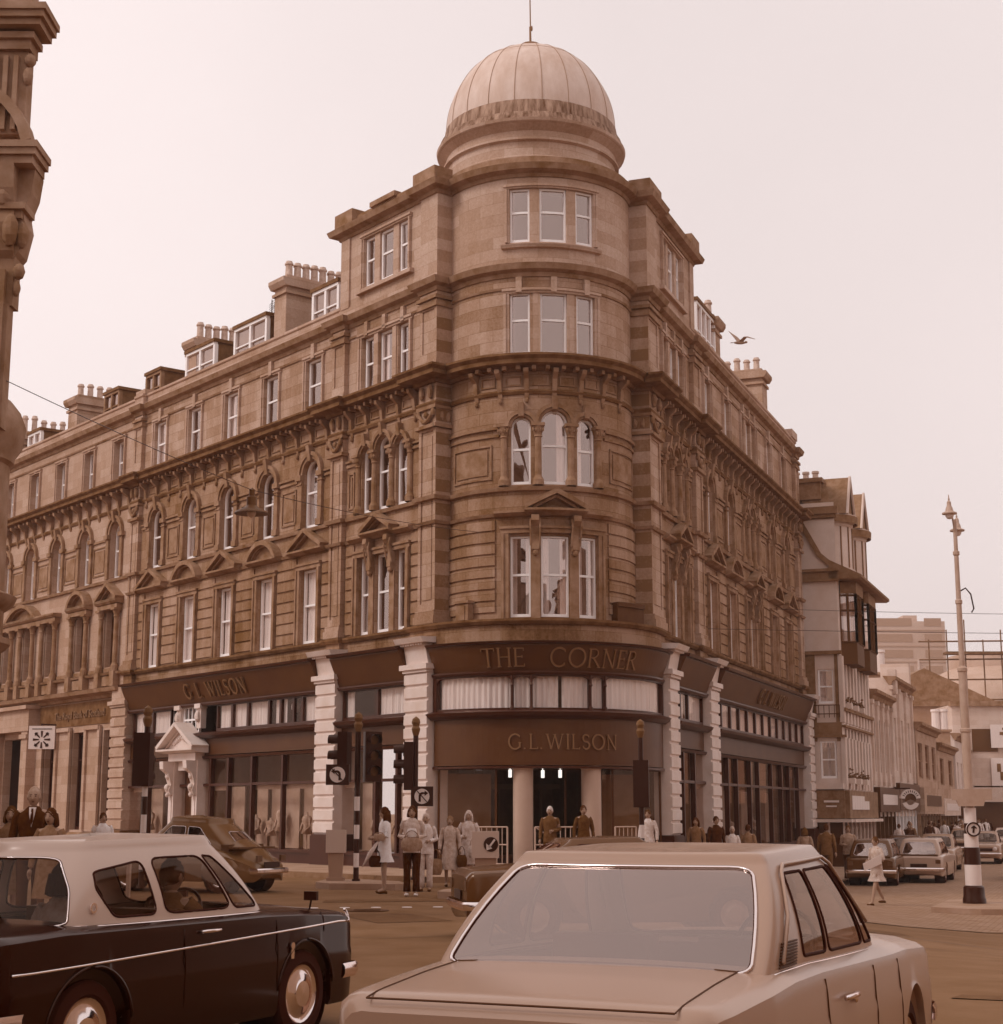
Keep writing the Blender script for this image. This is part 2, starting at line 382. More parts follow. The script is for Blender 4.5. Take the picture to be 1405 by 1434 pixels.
# ------------------------------------------------------------------ lettering
def G_(*s): return s
def arcp(cx, cy, rx, ry, a0, a1, n=14): return [(cx + rx * math.cos(R(a0 + (a1 - a0) * k / n)), cy + ry * math.sin(R(a0 + (a1 - a0) * k / n))) for k in range(n + 1)]
GL = {                                                      # width, strokes (heavy flag, points), serif ticks
 'T': (.72, [(1, [(.36, 0), (.36, 1)]), (0, [(0, .97), (.72, .97)])], [(.36, 0), ], [(0, .9), (.72, .9)]),
 'H': (.8, [(1, [(.12, 0), (.12, 1)]), (1, [(.68, 0), (.68, 1)]), (0, [(.12, .52), (.68, .52)])], [(.12, 0), (.12, 1), (.68, 0), (.68, 1)], []),
 'E': (.56, [(1, [(.1, 0), (.1, 1)]), (0, [(.0, .98), (.52, .98)]), (0, [(.1, .53), (.44, .53)]), (0, [(0, .02), (.56, .02)])], [], [(.52, .92), (.56, .08), (.44, .53)]),
 'C': (.86, [(1, arcp(.48, .5, .43, .5, 48, 312, 22))], [], [(.78, .85), (.78, .15)]),
 'O': (.98, [(1, arcp(.49, .5, .44, .5, 0, 360, 28))], [], []),
 'R': (.72, [(1, [(.1, 0), (.1, 1)]), (0, [(0, .98), (.3, .98)]), (0, arcp(.3, .75, .25, .24, 90, -90, 12)), (0, [(.1, .51), (.3, .51)]), (1, [(.3, .5), (.7, 0)])], [(.1, 0), (.68, 0)], []),
 'N': (.86, [(0, [(.12, 0), (.12, 1)]), (1, [(.1, 1), (.74, 0)]), (0, [(.74, 0), (.74, 1)])], [(.12, 0), (.08, 1), (.74, 1)], []),
 'G': (.9, [(1, arcp(.47, .5, .42, .5, 48, 318, 22)), (1, [(.79, 0.1), (.79, .42)])], [(.79, .43)], [(.77, .85)]),
 'L': (.58, [(1, [(.1, 0), (.1, 1)]), (0, [(0, .02), (.56, .02)])], [(.1, 1)], [(.56, .08)]),
 'W': (1.2, [(1, [(.08, 1), (.36, 0)]), (0, [(.36, 0), (.6, .95)]), (1, [(.6, .95), (.86, 0)]), (0, [(.86, 0), (1.12, 1)])], [(.08, 1), (1.12, 1), (.6, .98)], []),
 'I': (.26, [(1, [(.13, 0), (.13, 1)])], [(.13, 0), (.13, 1)], []),
 'S': (.56, [(1, arcp(.28, .74, .22, .24, 40, 270, 12) + arcp(.28, .26, .24, .25, 90, -140, 12))], [], [(.46, .86), (.08, .16)]),
 '.': (.22, [(1, [(.06, .0), (.06, .09)])], [], []), ' ': (.5, [], [], [])}
def letters(mb, S, text, u0, z0, h, o0, o1, sp=.16, flip=1, w=.1, tilt=None):
    # flip=-1 when u runs right-to-left as seen from the street
    SS = S
    if tilt is not None:
        class T_:
            curved = S.curved
            def pt(s, u, z, o): return S.pt(u, z, o + tilt(z))
        SS = T_()
    x = 0
    for ch in text:
        wd, st, ser, tick = GL[ch]
        for hv, pts in st:
            ww = (w if hv else w * .55) * h
            Q = [(u0 + flip * (x + a) * h, z0 + b * h) for a, b in pts]
            for p, q in zip(Q, Q[1:]): sbar(mb, SS, p, q, ww, o0, o1)
        for a, b in ser: sbar(mb, SS, (u0 + flip * (x + a - .1) * h, z0 + b * h), (u0 + flip * (x + a + .1) * h, z0 + b * h), w * .45 * h, o0, o1)
        for a, b in tick: sbar(mb, SS, (u0 + flip * (x + a) * h, z0 + (b - .07) * h), (u0 + flip * (x + a) * h, z0 + (b + .07) * h), w * .5 * h, o0, o1)
        x += wd + sp
    return x * h
def text_width(text, h, sp=.16): return sum(GL[c][0] + sp for c in text) * h - sp * h
def bfont(mb, S, text, u0, z0, h, o0, o1, flip=1, maxw=None):
    cu = bpy.data.curves.new('lettering', 'FONT'); cu.body = text; cu.size = h; cu.extrude = .5; cu.resolution_u = 2
    ob = bpy.data.objects.new('lettering', cu); link(ob)
    dg = bpy.context.evaluated_depsgraph_get(); me = ob.evaluated_get(dg).to_mesh()
    xs = [v.co.x for v in me.vertices]; k = 1
    if maxw and xs: k = maxw / max(xs)
    V = [S.pt(u0 + flip * v.co.x * k, z0 + v.co.y, o0 if v.co.z < 0 else o1) for v in me.vertices]
    mb.add(V, [tuple(p.vertices) for p in me.polygons])
    ob.evaluated_get(dg).to_mesh_clear(); bpy.data.objects.remove(ob); bpy.data.curves.remove(cu)
# ------------------------------------------------------------------ ground
def gz(x, y):
    def ss(t): t = max(0, min(1, t)); return t * t * (3 - 2 * t)
    return -.65 * ss((x - 1.5) / 8.5) * ss((y - 12) / 16)
def sheet(name, poly, m, dz, step=1.5, side=0):
    xs = [p[0] for p in poly]; ys = [p[1] for p in poly]
    import bmesh
    bm = bmesh.new(); vs = [bm.verts.new((x, y, 0)) for x, y in poly]; bm.faces.new(vs)
    x = math.floor(min(xs) / step) * step
    while x < max(xs):
        bmesh.ops.bisect_plane(bm, geom=bm.verts[:] + bm.edges[:] + bm.faces[:], plane_co=(x, 0, 0), plane_no=(1, 0, 0)); x += step
    y = math.floor(min(ys) / step) * step
    while y < min(60, max(ys)):
        bmesh.ops.bisect_plane(bm, geom=bm.verts[:] + bm.edges[:] + bm.faces[:], plane_co=(0, y, 0), plane_no=(0, 1, 0)); y += step
    if side:
        r = bmesh.ops.extrude_face_region(bm, geom=bm.faces[:])
        for v in [g for g in r['geom'] if isinstance(g, bmesh.types.BMVert)]: v.co.z = 1
    for v in bm.verts: v.co.z = gz(v.co.x, v.co.y) + (dz if (not side or v.co.z > .5) else -.02)
    me = bpy.data.meshes.new(name); bm.to_mesh(me); bm.free(); me.materials.append(m)
    o = bpy.data.objects.new(name, me); link(o); return struct(o)
mb = MB(); V = []; F = []
gx = [-900, -300, -60] + [x * 1.5 for x in range(-12, 28)] + [60, 120, 300, 900]; gy = [-300, -60, -10, 0] + [y * 1.5 for y in range(3, 45)] + [90, 150, 300, 900, 1500]
for y in gy:
    for x in gx: V.append((x, y, gz(x, y)))
for j in range(len(gy) - 1):
    for i in range(len(gx) - 1): a = j * len(gx) + i; F.append((a, a + 1, a + 1 + len(gx), a + len(gx)))
mb.add(V, F); struct(mb.build('road', ASPH, smooth=True))
def pl(S, u, o): p = S.pt(u, 0, o); return (p[0], p[1])
kerbarc = [(-2.9, 38.6), (-1.7, 37.75), (-.3, 37.35), (1.5, 37.35), (3.4, 37.8), (5.0, 38.9), (6.3, 40.4)]
outer = [pl(SL, 60, 4.2), pl(SL, 6.5, 4.2)] + kerbarc + [pl(SR, 3.5, 3.3), pl(SR, 120, 3.3)]
inner = [pl(SR, 120, -2), pl(SR, 0, -1.5), pl(SL, 0, -1.5), pl(SL, 60, -2)]
sheet('pavement', outer + inner, PAVE, .12, side=1)
off = []
sheet('setts_street', [(4.6, 30.9), (40, 30.2), (70, 120), pl(SR, 120, 3.31), pl(SR, 3.5, 3.31), (6.35, 40.3), (5.05, 38.8)], SETTS, .006)
kb = MB()
for a, b in zip(outer, outer[1:]):
    n = max(1, int(math.dist(a, b) / 2))
    for k in range(n):
        p = [a[i] + (b[i] - a[i]) * k / n for i in (0, 1)]; q = [a[i] + (b[i] - a[i]) * (k + 1) / n for i in (0, 1)]
        d = Vector((q[0] - p[0], q[1] - p[1])).normalized(); nn = Vector((d.y, -d.x)) * .09
        zz = [gz(*p), gz(*q)]
        kb.add([(p[0] + nn.x * s, p[1] + nn.y * s, zz[0] + h) for s in (1, -1) for h in (-.02, .135)] + [(q[0] + nn.x * s, q[1] + nn.y * s, zz[1] + h) for s in (1, -1) for h in (-.02, .135)],
               [(0, 1, 5, 4), (1, 3, 7, 5), (3, 2, 6, 7)])
struct(kb.build('kerb', KERB))
kb = MB()
for x0, y0, x1, y1 in ((4.6, 30.9, 40, 30.2),):
    for k in range(24):
        p = (x0 + (x1 - x0) * k / 24, y0 + (y1 - y0) * k / 24); q = (x0 + (x1 - x0) * (k + .98) / 24, y0 + (y1 - y0) * (k + .98) / 24)
        kb.add([(p[0], p[1], gz(*p) + .012), (q[0], q[1], gz(*q) + .012), (q[0], q[1] + .2, gz(*q) + .012), (p[0], p[1] + .2, gz(*p) + .012)], [(0, 1, 2, 3)])
struct(kb.build('flush_kerb', KERB))
mb = MB()
for i in range(9):
    x = -4.2 + i * .52; y = 27.6 + i * .07
    lathe(mb, (x, y, 0), [(.09, .004), (.08, .012), (.0, .014)], 10)
for i in range(6):
    x = 3.5 + i * .55; lathe(mb, (x, 28.4 + i * .1, gz(x, 28.4)), [(.09, .004), (.08, .012), (.0, .014)], 10)
struct(mb.build('crossing_studs', PAINTW))
mb = MB()
for x, y, w, l in ((-1.3, 9.2, .14, 1.9), (-.62, 12.4, .14, 1.3)):
    mb.add([(x, y, .005), (x + w * 6, y + .1, .005), (x + w * 6, y + .24, .005), (x, y + .14, .005)], [(0, 1, 2, 3)])
struct(mb.build('road_markings', PAINTW))

mb = MB()
for x, y, w, d, a in ((-6.5, 17, 2.2, 1.1, .2), (2.6, 24.5, 3.2, .9, -.1), (-1.8, 24.0, 1.2, 2.2, .4), (6.5, 19.5, 2.6, 1.6, .1), (-3.2, 29.5, 2.4, .8, .1), (5.4, 27.2, 1.4, 1.0, 0), (3.9, 14.5, .8, 4.5, -.5)):
    P = [(x + u * math.cos(a) - v * math.sin(a), y + u * math.sin(a) + v * math.cos(a)) for u, v in ((0, 0), (w, .08), (w * .98, d), (w * .4, d * 1.04), (.05, d))]
    mb.add([(p[0], p[1], gz(*p) + .006) for p in P], [tuple(range(len(P)))])
struct(mb.build('road_patches', mat('tar_patch', .06, .8, .09, 4)))
mb = MB()
for P in ([(-8, 20), (-4, 21.3), (-1.5, 21.2), (2.5, 22.6), (6, 22.3), (10, 23.2)], [(1.2, 13), (2.4, 17), (2.1, 20), (3.2, 24), (2.8, 29)], [(-7, 26), (-3, 25.6), (1, 26.4), (4.5, 26.1)], [(5.5, 28), (8, 25), (12, 24)]):
    for p, q in zip(P, P[1:]):
        for k in range(5):
            a, b = [(p[i] + (q[i] - p[i]) * (k + t) / 5 + (.06 * math.sin(9 * (k + t) + p[0])) * (i == 1)) for t in (0, 1) for i in (0, 1)][:2], [(p[i] + (q[i] - p[i]) * (k + t) / 5 + (.06 * math.sin(9 * (k + t) + p[0])) * (i == 1)) for t in (0, 1) for i in (0, 1)][2:]
            d = Vector((b[0] - a[0], b[1] - a[1])).normalized(); n_ = Vector((-d.y, d.x)) * .014
            mb.add([(a[0] + n_.x, a[1] + n_.y, gz(*a) + .009), (b[0] + n_.x, b[1] + n_.y, gz(*b) + .009), (b[0] - n_.x, b[1] - n_.y, gz(*b) + .009), (a[0] - n_.x, a[1] - n_.y, gz(*a) + .009)], [(0, 1, 2, 3)])
struct(mb.build('tar_seams', mat('tar_line', .03, .5)))
for x, y, lb in ((4.3, 21.0, 'round iron manhole cover in the road right of the pale saloon'), (-2.2, 27.0, 'round iron manhole cover in the road before the crossing studs')):
    mb = MB(); z = gz(x, y); lathe(mb, (x, y, z), [(.36, .005), (.36, .014), (.3, .014), (.29, .010), (0, .010)], 24)
    for k in range(5): bx(mb, x - .22, x + .22, y - .2 + k * .1, y - .16 + k * .1, z + .01, z + .015)
    tag(mb.build('manhole_cover', mat('cast_iron', .03, .5, .06, 20)), lb, 'manhole cover')
# ------------------------------------------------------------------ windows
def window(S, uc, w, z0, z1, o, parent, arch=False, curt=None, gl=None, sash=None, thin=.065, meet=.5, name='window', bars=0):
    mb = MB(); a, b = uc - w / 2, uc + w / 2; t = thin; zt = z1 - w / 2 if arch else z1
    sbox(mb, S, a, a + t, z0, zt, o - .06, o + .03); sbox(mb, S, b - t, b, z0, zt, o - .06, o + .03)
    sbox(mb, S, a + t, b - t, z0, z0 + t * 1.5, o - .06, o + .03)
    if arch: sarc(mb, S, uc, zt, w / 2 - t, w / 2, o - .06, o + .03, n=12)
    else: sbox(mb, S, a + t, b - t, z1 - t, z1, o - .06, o + .03)
    if meet:
        zm = z0 + (z1 - z0) * meet; sbox(mb, S, a + t, b - t, zm - .03, zm + .03, o - .05, o + .015)
    for k in range(bars): uu = a + (b - a) * (k + 1) / (bars + 1); sbox(mb, S, uu - .02, uu + .02, z0, zt, o - .04, o + .01)
    wd = mb.build(name, sash or SASH, parent)
    g = MB()
    if arch:
        P = [(a + .02, z0 + .02), (b - .02, z0 + .02)] + [(uc + (w / 2 - .02) * math.cos(math.pi * k / 10), zt + (w / 2 - .02) * math.sin(math.pi * k / 10)) for k in range(11)]
        g.add([S.pt(u, z, o - .02) for u, z in P], [tuple(range(len(P)))])
    else:
        n = nseg(S, a, b)
        for k in range(n): u, v = a + (b - a) * k / n, a + (b - a) * (k + 1) / n; g.add([S.pt(u, z0, o - .02), S.pt(v, z0, o - .02), S.pt(v, z1, o - .02), S.pt(u, z1, o - .02)], [(0, 1, 2, 3)])
    g.build('pane', gl or GLASSUP, wd)
    if curt:
        c = MB()
        for (f0, f1) in curt:
            u0, u1 = a + w * f0, a + w * f1; n = max(4, int((u1 - u0) / .035)); V = []; F = []; U = []
            ph = random.random() * 6
            for k in range(n + 1):
                u = u0 + (u1 - u0) * k / n; oo = o - .1 + .022 * math.sin(k * 1.35 + ph) + .012 * math.sin(k * .61 + ph * 2)
                V += [S.pt(u, z0 + .03, oo), S.pt(u, z1 - .01, oo)]; U += [(u, z0), (u, z1)]
            F = [(2 * k, 2 * k + 2, 2 * k + 3, 2 * k + 1) for k in range(n)]; c.add(V, F, U)
        c.build('curtain', CURT, wd)
    return wd
# ------------------------------------------------------------------ the corner building
WB = root('corner_building', (AL.x, AL.y, 0), 'five storey sandstone corner building with round domed turret and white ribbed shopfront piers', 'building')
ow = -.15; LEND = 18.95; REND = 22.7
LW = [6.65, 9.25, 11.85, 14.45, 17.05]; LT = 2.73
RW = [7.45, 10.2, 17.15, 19.9]; RTt = [3.17, 13.6]
W3 = [(-.94, .56), (0, .74), (.94, .56)]                     # triple lights: offset, width
W3r = [(-.9, .55), (0, .74), (.9, .55)]
def triple(ctrs): return [(c + d, w) for c in ctrs for d, w in W3]
def wing(S, singles, triples, end, wl, stonem, name):
    ops = []; items = []
    for c in singles:
        items += [('1', c, .98, 6.58, 8.85, 0), ('2', c, .92, 10.14, 12.28, 1), ('3', c, .92, 13.78, 15.48, 0)]
    for c in triples:
        for i, (d, w) in enumerate(W3):
            items += [('1', c + d, w, 6.58, 8.85, 0), ('2', c + d * .93, w * .98, 10.14, 12.12 if i != 1 else 12.3, 1), ('3', c + d * .97, w, 13.78, 15.48, 0)]
    ops = [(c - w / 2, c + w / 2, z0, z1, a) for _, c, w, z0, z1, a in items]
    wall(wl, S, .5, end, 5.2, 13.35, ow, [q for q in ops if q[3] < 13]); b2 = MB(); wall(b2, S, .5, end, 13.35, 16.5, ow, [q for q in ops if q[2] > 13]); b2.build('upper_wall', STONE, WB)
    return items
wl = MB(); 
itL = wing(SL, LW, [LT], LEND, wl, STONE, 'wall'); itR = wing(SR, RW, RTt, REND, wl, STONE, 'wall')
# penthouse walls
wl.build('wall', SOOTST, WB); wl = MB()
PHL, PHR = 5.15, 5.75
phL = [(LT - .05 + d * .95, w * .95, 17.0, 18.56) for d, w in W3]; phR = [(RTt[0] - .1 + d * .9, w * .95, 17.0, 18.56) for d, w in W3]
wall(wl, SL, .5, PHL, 16.5, 19.35, -.1, [(c - w / 2, c + w / 2, a, b, False) for c, w, a, b in phL])
wall(wl, SR, .5, PHR, 16.5, 19.35, -.1, [(c - w / 2, c + w / 2, a, b, False) for c, w, a, b in phR])
for S, e in ((SL, PHL), (SR, PHR)):
    wl.add([S.pt(e, 16.3, -.1), S.pt(e, 19.35, -.1), S.pt(e, 19.35, -6), S.pt(e, 16.3, -6)], [(0, 1, 2, 3)], [(0, 16.3), (0, 19.35), (6, 19.35), (6, 16.3)])
for S, e in ((SL, LEND), (SR, REND)):
    wl.add([S.pt(e, -1, ow), S.pt(e, 16.5, ow), S.pt(e, 16.5, -9), S.pt(e, -1, -9)], [(0, 1, 2, 3)], [(0, 0), (0, 16.5), (9, 16.5), (9, 0)])
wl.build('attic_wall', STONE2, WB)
# turret wall
tw = MB(); TL3 = [(-.93, .56), (0, .76), (.93, .56)]
t1 = [(c, w, 6.62, 8.78, 0) for c, w in TL3]; t2 = [(c * .98, w * .98, 10.17, 12.02 if c else 12.2, 1) for c, w in TL3]
t3 = [(c, w, 13.76, 15.5, 0) for c, w in TL3]; t4 = [(c, w, 16.95, 18.5, 0) for c, w in TL3]
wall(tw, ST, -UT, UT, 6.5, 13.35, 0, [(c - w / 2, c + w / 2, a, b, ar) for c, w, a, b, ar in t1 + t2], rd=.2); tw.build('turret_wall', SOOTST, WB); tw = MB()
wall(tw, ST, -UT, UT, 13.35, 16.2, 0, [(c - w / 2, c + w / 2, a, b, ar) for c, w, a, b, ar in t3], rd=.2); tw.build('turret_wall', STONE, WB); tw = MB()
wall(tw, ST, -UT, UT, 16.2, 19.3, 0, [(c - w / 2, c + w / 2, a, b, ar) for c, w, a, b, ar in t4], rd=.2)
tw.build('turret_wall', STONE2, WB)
# windows
cset = {0: None}
def cur(kind):
    r = random.random()
    if kind == 'full': return [(.04, .96)]
    if kind == 'sides': return [(.05, .3), (.72, .95)]
    if kind == 'side': return [(.05, .38)] if r < .5 else [(.62, .95)]
    return None
for S, its, tr, sing in ((SL, itL, [LT], LW), (SR, itR, RTt, RW)):
    for f, c, w, z0, z1, a in its:
        single = any(abs(c - s) < .01 for s in sing)
        k = 'full' if (f == '1' and single) else (random.choice(['sides', None, 'side', None]) if f != '3' else random.choice([None, None, 'side']))
        window(S, c, w - .01, z0 + .01, z1 - .005, ow - .13, WB, arch=bool(a), curt=cur(k), gl=GLASSCR if k == 'full' else None, meet=.52)
for S, its in ((SL, phL), (SR, phR)):
    for c, w, z0, z1 in its: window(S, c, w - .01, z0 + .01, z1 - .01, -.2, WB, meet=.55)
for c, w, z0, z1, a in t1 + t2 + t3 + t4:
    k = 'sides' if z0 < 7 else (None if z0 > 13 else random.choice(['side', None]))
    window(ST, c, w - .01, z0 + .01, z1 - .005, -.08, WB, arch=bool(a), curt=cur(k), meet=.52 if z0 < 13 else .56, thin=.05)
# plan path for the string courses
def half(S, end, pils, o_w, o_p, p1, rev):
    P = [P2(S, end, o_w)]
    for ua, ub in sorted(pils, reverse=True):
        if ub < end: P += [P2(S, ub, o_w), P2(S, ub, o_p), P2(S, ua, o_p), P2(S, ua, o_w)]
        else: P = [P2(S, end, o_p), P2(S, ua, o_p), P2(S, ua, o_w)]
    P += [P2(S, p1, o_w), P2(S, p1, o_p), P2(S, 0, o_p)]
    return P
def arcpts(S, U, n=28): return [P2(S, -U + 2 * U * k / n, 0) for k in range(n + 1)]
PLp = [(4.7, 5.38), (18.3, LEND)]; PRp = [(5.2, 6.05), (21.95, REND)]
def full_path(endL=LEND, endR=REND, pl_=PLp, pr_=PRp, ow_=ow, arc=None):
    return half(SL, endL, pl_, ow_, 0, .8, 0) + (arc or arcpts(ST, UT)) + half(SR, endR, pr_, ow_, 0, 1.1, 0)[::-1]
FP = full_path()
c = MB()
sweep(c, FP, [(-.3, 13.28), (.1, 13.28), (.14, 13.36), (.46, 13.41), (.46, 13.52), (.56, 13.6), (.56, 13.66), (-.3, 13.76)])
sweep(c, FP, [(-.1, 12.64), (.05, 12.64), (.09, 12.72), (.04, 12.78), (-.1, 12.78)])
c.build('main_cornice', TRIMD, WB)
c = MB()
sweep(c, FP, [(-.3, 15.92), (.04, 15.95), (.07, 16.06), (.22, 16.12), (.28, 16.28), (-.3, 16.36)])
c.build('attic_cornice', TRIM, WB)
PH = [P2(SL, PHL, -6), P2(SL, PHL, -.1), P2(SL, .8, -.1), P2(SL, .8, 0), P2(SL, 0, 0)] + arcpts(ST, UT) + [P2(SR, 0, 0), P2(SR, 1.1, 0), P2(SR, 1.1, -.1), P2(SR, PHR, -.1), P2(SR, PHR, -6)]
c = MB(); sweep(c, PH, [(-.3, 18.8), (.04, 18.83), (.08, 18.92), (.28, 18.98), (.34, 19.14), (-.3, 19.2)])
sweep(c, PH, [(-.25, 19.18), (.06, 19.18), (.06, 19.42), (-.25, 19.42)])
for S, u0, u1 in ((SL, 0, 1.0), (SR, 0, 1.2), (SL, PHL - .9, PHL), (SR, PHR - .9, PHR)): sbox(c, S, u0 - .03, u1 + .03, 19.2, 19.62, -.5, .14)
sprof(c, SL, 2.1, 3.4, [(-.2, 19.4), (.05, 19.4), (.05, 19.55), (-.2, 19.55)])
c.build('attic_parapet', TRIM, WB)
c = MB(); sweep(c, half(SL, LEND, PLp, ow, 0, .8, 0)[:-1][:-5] + [P2(SL, PHL, ow)], [(-.25, 16.3), (.02, 16.3), (.02, 16.62), (.07, 16.66), (.07, 16.74), (-.25, 16.74)])
q = half(SR, REND, PRp, ow, 0, 1.1, 0)
sweep(c, [P2(SR, PHR, ow), P2(SR, REND, ow)], [(-.25, 16.3), (.05, 16.3), (.05, 16.62), (.1, 16.66), (.1, 16.74), (-.25, 16.74)])
sbox(c, SR, 21.6, REND, 16.74, 17.05, -.6, .0); sbox(c, SL, 18.2, LEND, 16.74, 16.92, -.5, .0)
c.build('parapet', STONE2, WB)
c = MB()
sweep(c, FP, [(-.2, 9.97), (.1, 10.0), (.13, 10.1), (-.2, 10.14)])
sweep(c, FP, [(-.2, 9.30), (.06, 9.32), (.1, 9.4), (-.2, 9.44)])
sweep(c, FP, [(-.2, 15.58), (.04, 15.6), (.06, 15.66), (-.2, 15.68)])
c.build('string_course', TRIM, WB)
# sill band over the shops follows the shop bow
bandarc = arcpts(SB, UB, 24)
BP = half(SL, LEND, PLp, ow, 0, 1.1, 0)[:-1] + bandarc + half(SR, REND, PRp, ow, 0, 1.1, 0)[:-1][::-1]
c = MB()
sweep(c, BP, [(-.6, 5.92), (.02, 5.92), (.02, 6.42), (-.6, 6.42)])
c.build('sooty_band', SOOTY, WB)
c = MB(); sweep(c, BP, [(-.6, 6.40), (.1, 6.42), (.16, 6.5), (.16, 6.56), (-.6, 6.58)]); c.build('sill_course', TRIMD, WB)
m2 = MB()
bp = [P2(SB, -UB + 2 * UB * k / 24, -.2) for k in range(25)]; m2.add([(p[0], p[1], 6.55) for p in bp] + [(TC.x, TC.y, 6.55)], [(i, i + 1, 25) for i in range(24)]); m2.build('ledge_top', SOOTY, WB)
# pilasters with capitals
def pilaster(S, u0, u1, side, panel=True, oo=0):
    mb = MB(); dpt = -.6 if side else -.2
    sbox(mb, S, u0, u1, 6.58, 16.3, dpt, -.04)
    # raised rims round a sunk panel
    for z0, z1 in ((7.15, 11.95), (14.2, 15.45)):
        sbox(mb, S, u0, u0 + .12, z0, z1, -.04, 0); sbox(mb, S, u1 - .12, u1, z0, z1, -.04, 0)
    for z0, z1 in ((6.58, 7.15), (11.95, 12.64), (12.78, 13.28), (13.7, 14.2), (15.45, 15.93)): sbox(mb, S, u0, u1, z0, z1, -.04, 0)
    sbox(mb, S, u0 + .2, u1 - .2, 7.25, 11.8, -.04, -.02)
    sbox(mb, S, u0 - .07, u1 + .07, 6.58, 6.8, dpt, .1); sbox(mb, S, u0 - .04, u1 + .04, 6.8, 6.95, dpt, .06)
    sbox(mb, S, u0 - .05, u1 + .05, 13.76, 13.95, dpt, .05)
    p = mb.build('pilaster', STONE, WB)
    mb = MB()
    sbox(mb, S, u0 - .09, u1 + .09, 12.02, 12.12, dpt, .1); sbox(mb, S, u0 - .05, u1 + .05, 12.56, 12.66, dpt, .07)
    uc = (u0 + u1) / 2; w = (u1 - u0) / 2
    n = 10
    P = [S.pt(uc + w * .85 * (2 * k / n - 1), 12.5 - .3 * (1 - (2 * k / n - 1) ** 2), .07) for k in range(n + 1)]
    tube(mb, P, [.035 + .03 * (1 - (2 * k / n - 1) ** 2) for k in range(n + 1)], 7)
    for s in (-1, 1): ell(mb, S.pt(uc + s * w * .85, 12.45, .06), (.07, .07, .12), 8, 5, .2); ell(mb, S.pt(uc + s * w * .5, 13.05, .06), (.09, .09, .2), 8, 5, .25)
    ell(mb, S.pt(uc, 12.4, .05), (.08, .08, .1), 8, 5, .2)
    if side:
        for o_ in (-.2, -.42): ell(mb, S.pt(0.0, 12.35, o_), (.07, .07, .14), 8, 5, .3)
        sbox(mb, S, -.05, .02, 12.02, 12.12, -.55, .1)
    sbox(mb, S, u0 - .05, u1 + .05, 15.5, 15.6, dpt, .06); sbox(mb, S, u0 - .07, u1 + .07, 15.72, 15.82, dpt, .09)
    mb.build('capital', TRIM, p)
for S, a, b, sd_ in ((SL, 0, .8, 1), (SL, 4.7, 5.38, 0), (SL, 18.3, LEND, 0), (SR, 0, 1.1, 1), (SR, 5.2, 6.05, 0), (SR, 21.95, REND, 0)): pilaster(S, a, b, sd_)
for S, a, b, c_, e_, o_, p_ in ((SL, 0, .8, 16.3, 18.85, -.6, 0), (SR, 0, 1.1, 16.3, 18.85, -.6, 0), (SL, .8, PHL, 16.36, 16.6, -.2, -.06), (SR, 1.1, PHR, 16.36, 16.6, -.2, -.06), (SL, PHL - .55, PHL - .12, 16.6, 18.8, -.1, -.04), (SR, PHR - .55, PHR - .12, 16.6, 18.8, -.1, -.04)):
    mb = MB(); sbox(mb, S, a, b, c_, e_, o_, p_); mb.build('attic_pier', STONE2, WB)
# consoles and modillions under the main cornice
def frieze(S, u0, u1, pitch, o, half_=.43):
    mb = MB(); mb2 = MB()
    n = max(1, round((u1 - u0) / pitch)); 
    for k in range(n + 1):
        u = u0 + (u1 - u0) * k / n
        sprof(mb, S, u - .06, u + .06, [(o, 13.3), (o + .33, 13.3), (o + .3, 13.2), (o + .13, 13.05), (o + .1, 12.8), (o + .03, 12.55), (o, 12.5)])
        ell(mb, S.pt(u, 12.47, o + .04), (.06, .06, .08), 7, 5)
        if k < n:
            v = u0 + (u1 - u0) * (k + .5) / n
            for t in (-.17, 0.17): sbox(mb2, S, v + t - .05, v + t + .05, 13.27, 13.37, o, o + .32)
            w = (u1 - u0) / n / 2 - .15
            sbox(mb, S, v - w, v + w, 12.88, 12.92, o, o + .03); sbox(mb, S, v - w, v + w, 13.12, 13.16, o, o + .03); sbox(mb, S, v - w, v - w + .04, 12.88, 13.16, o, o + .03); sbox(mb, S, v + w - .04, v + w, 12.88, 13.16, o, o + .03)
    fr = mb.build('frieze_consoles', TRIM, WB); mb2.build('dentils', TRIM, fr)
frieze(SL, 1.15, 4.4, .86, ow); frieze(SL, 5.75, 17.95, .86, ow); frieze(SR, 1.45, 4.85, .86, ow); frieze(SR, 6.4, 21.6, .86, ow)
frieze(ST, -2.2, 2.2, .73, 0)
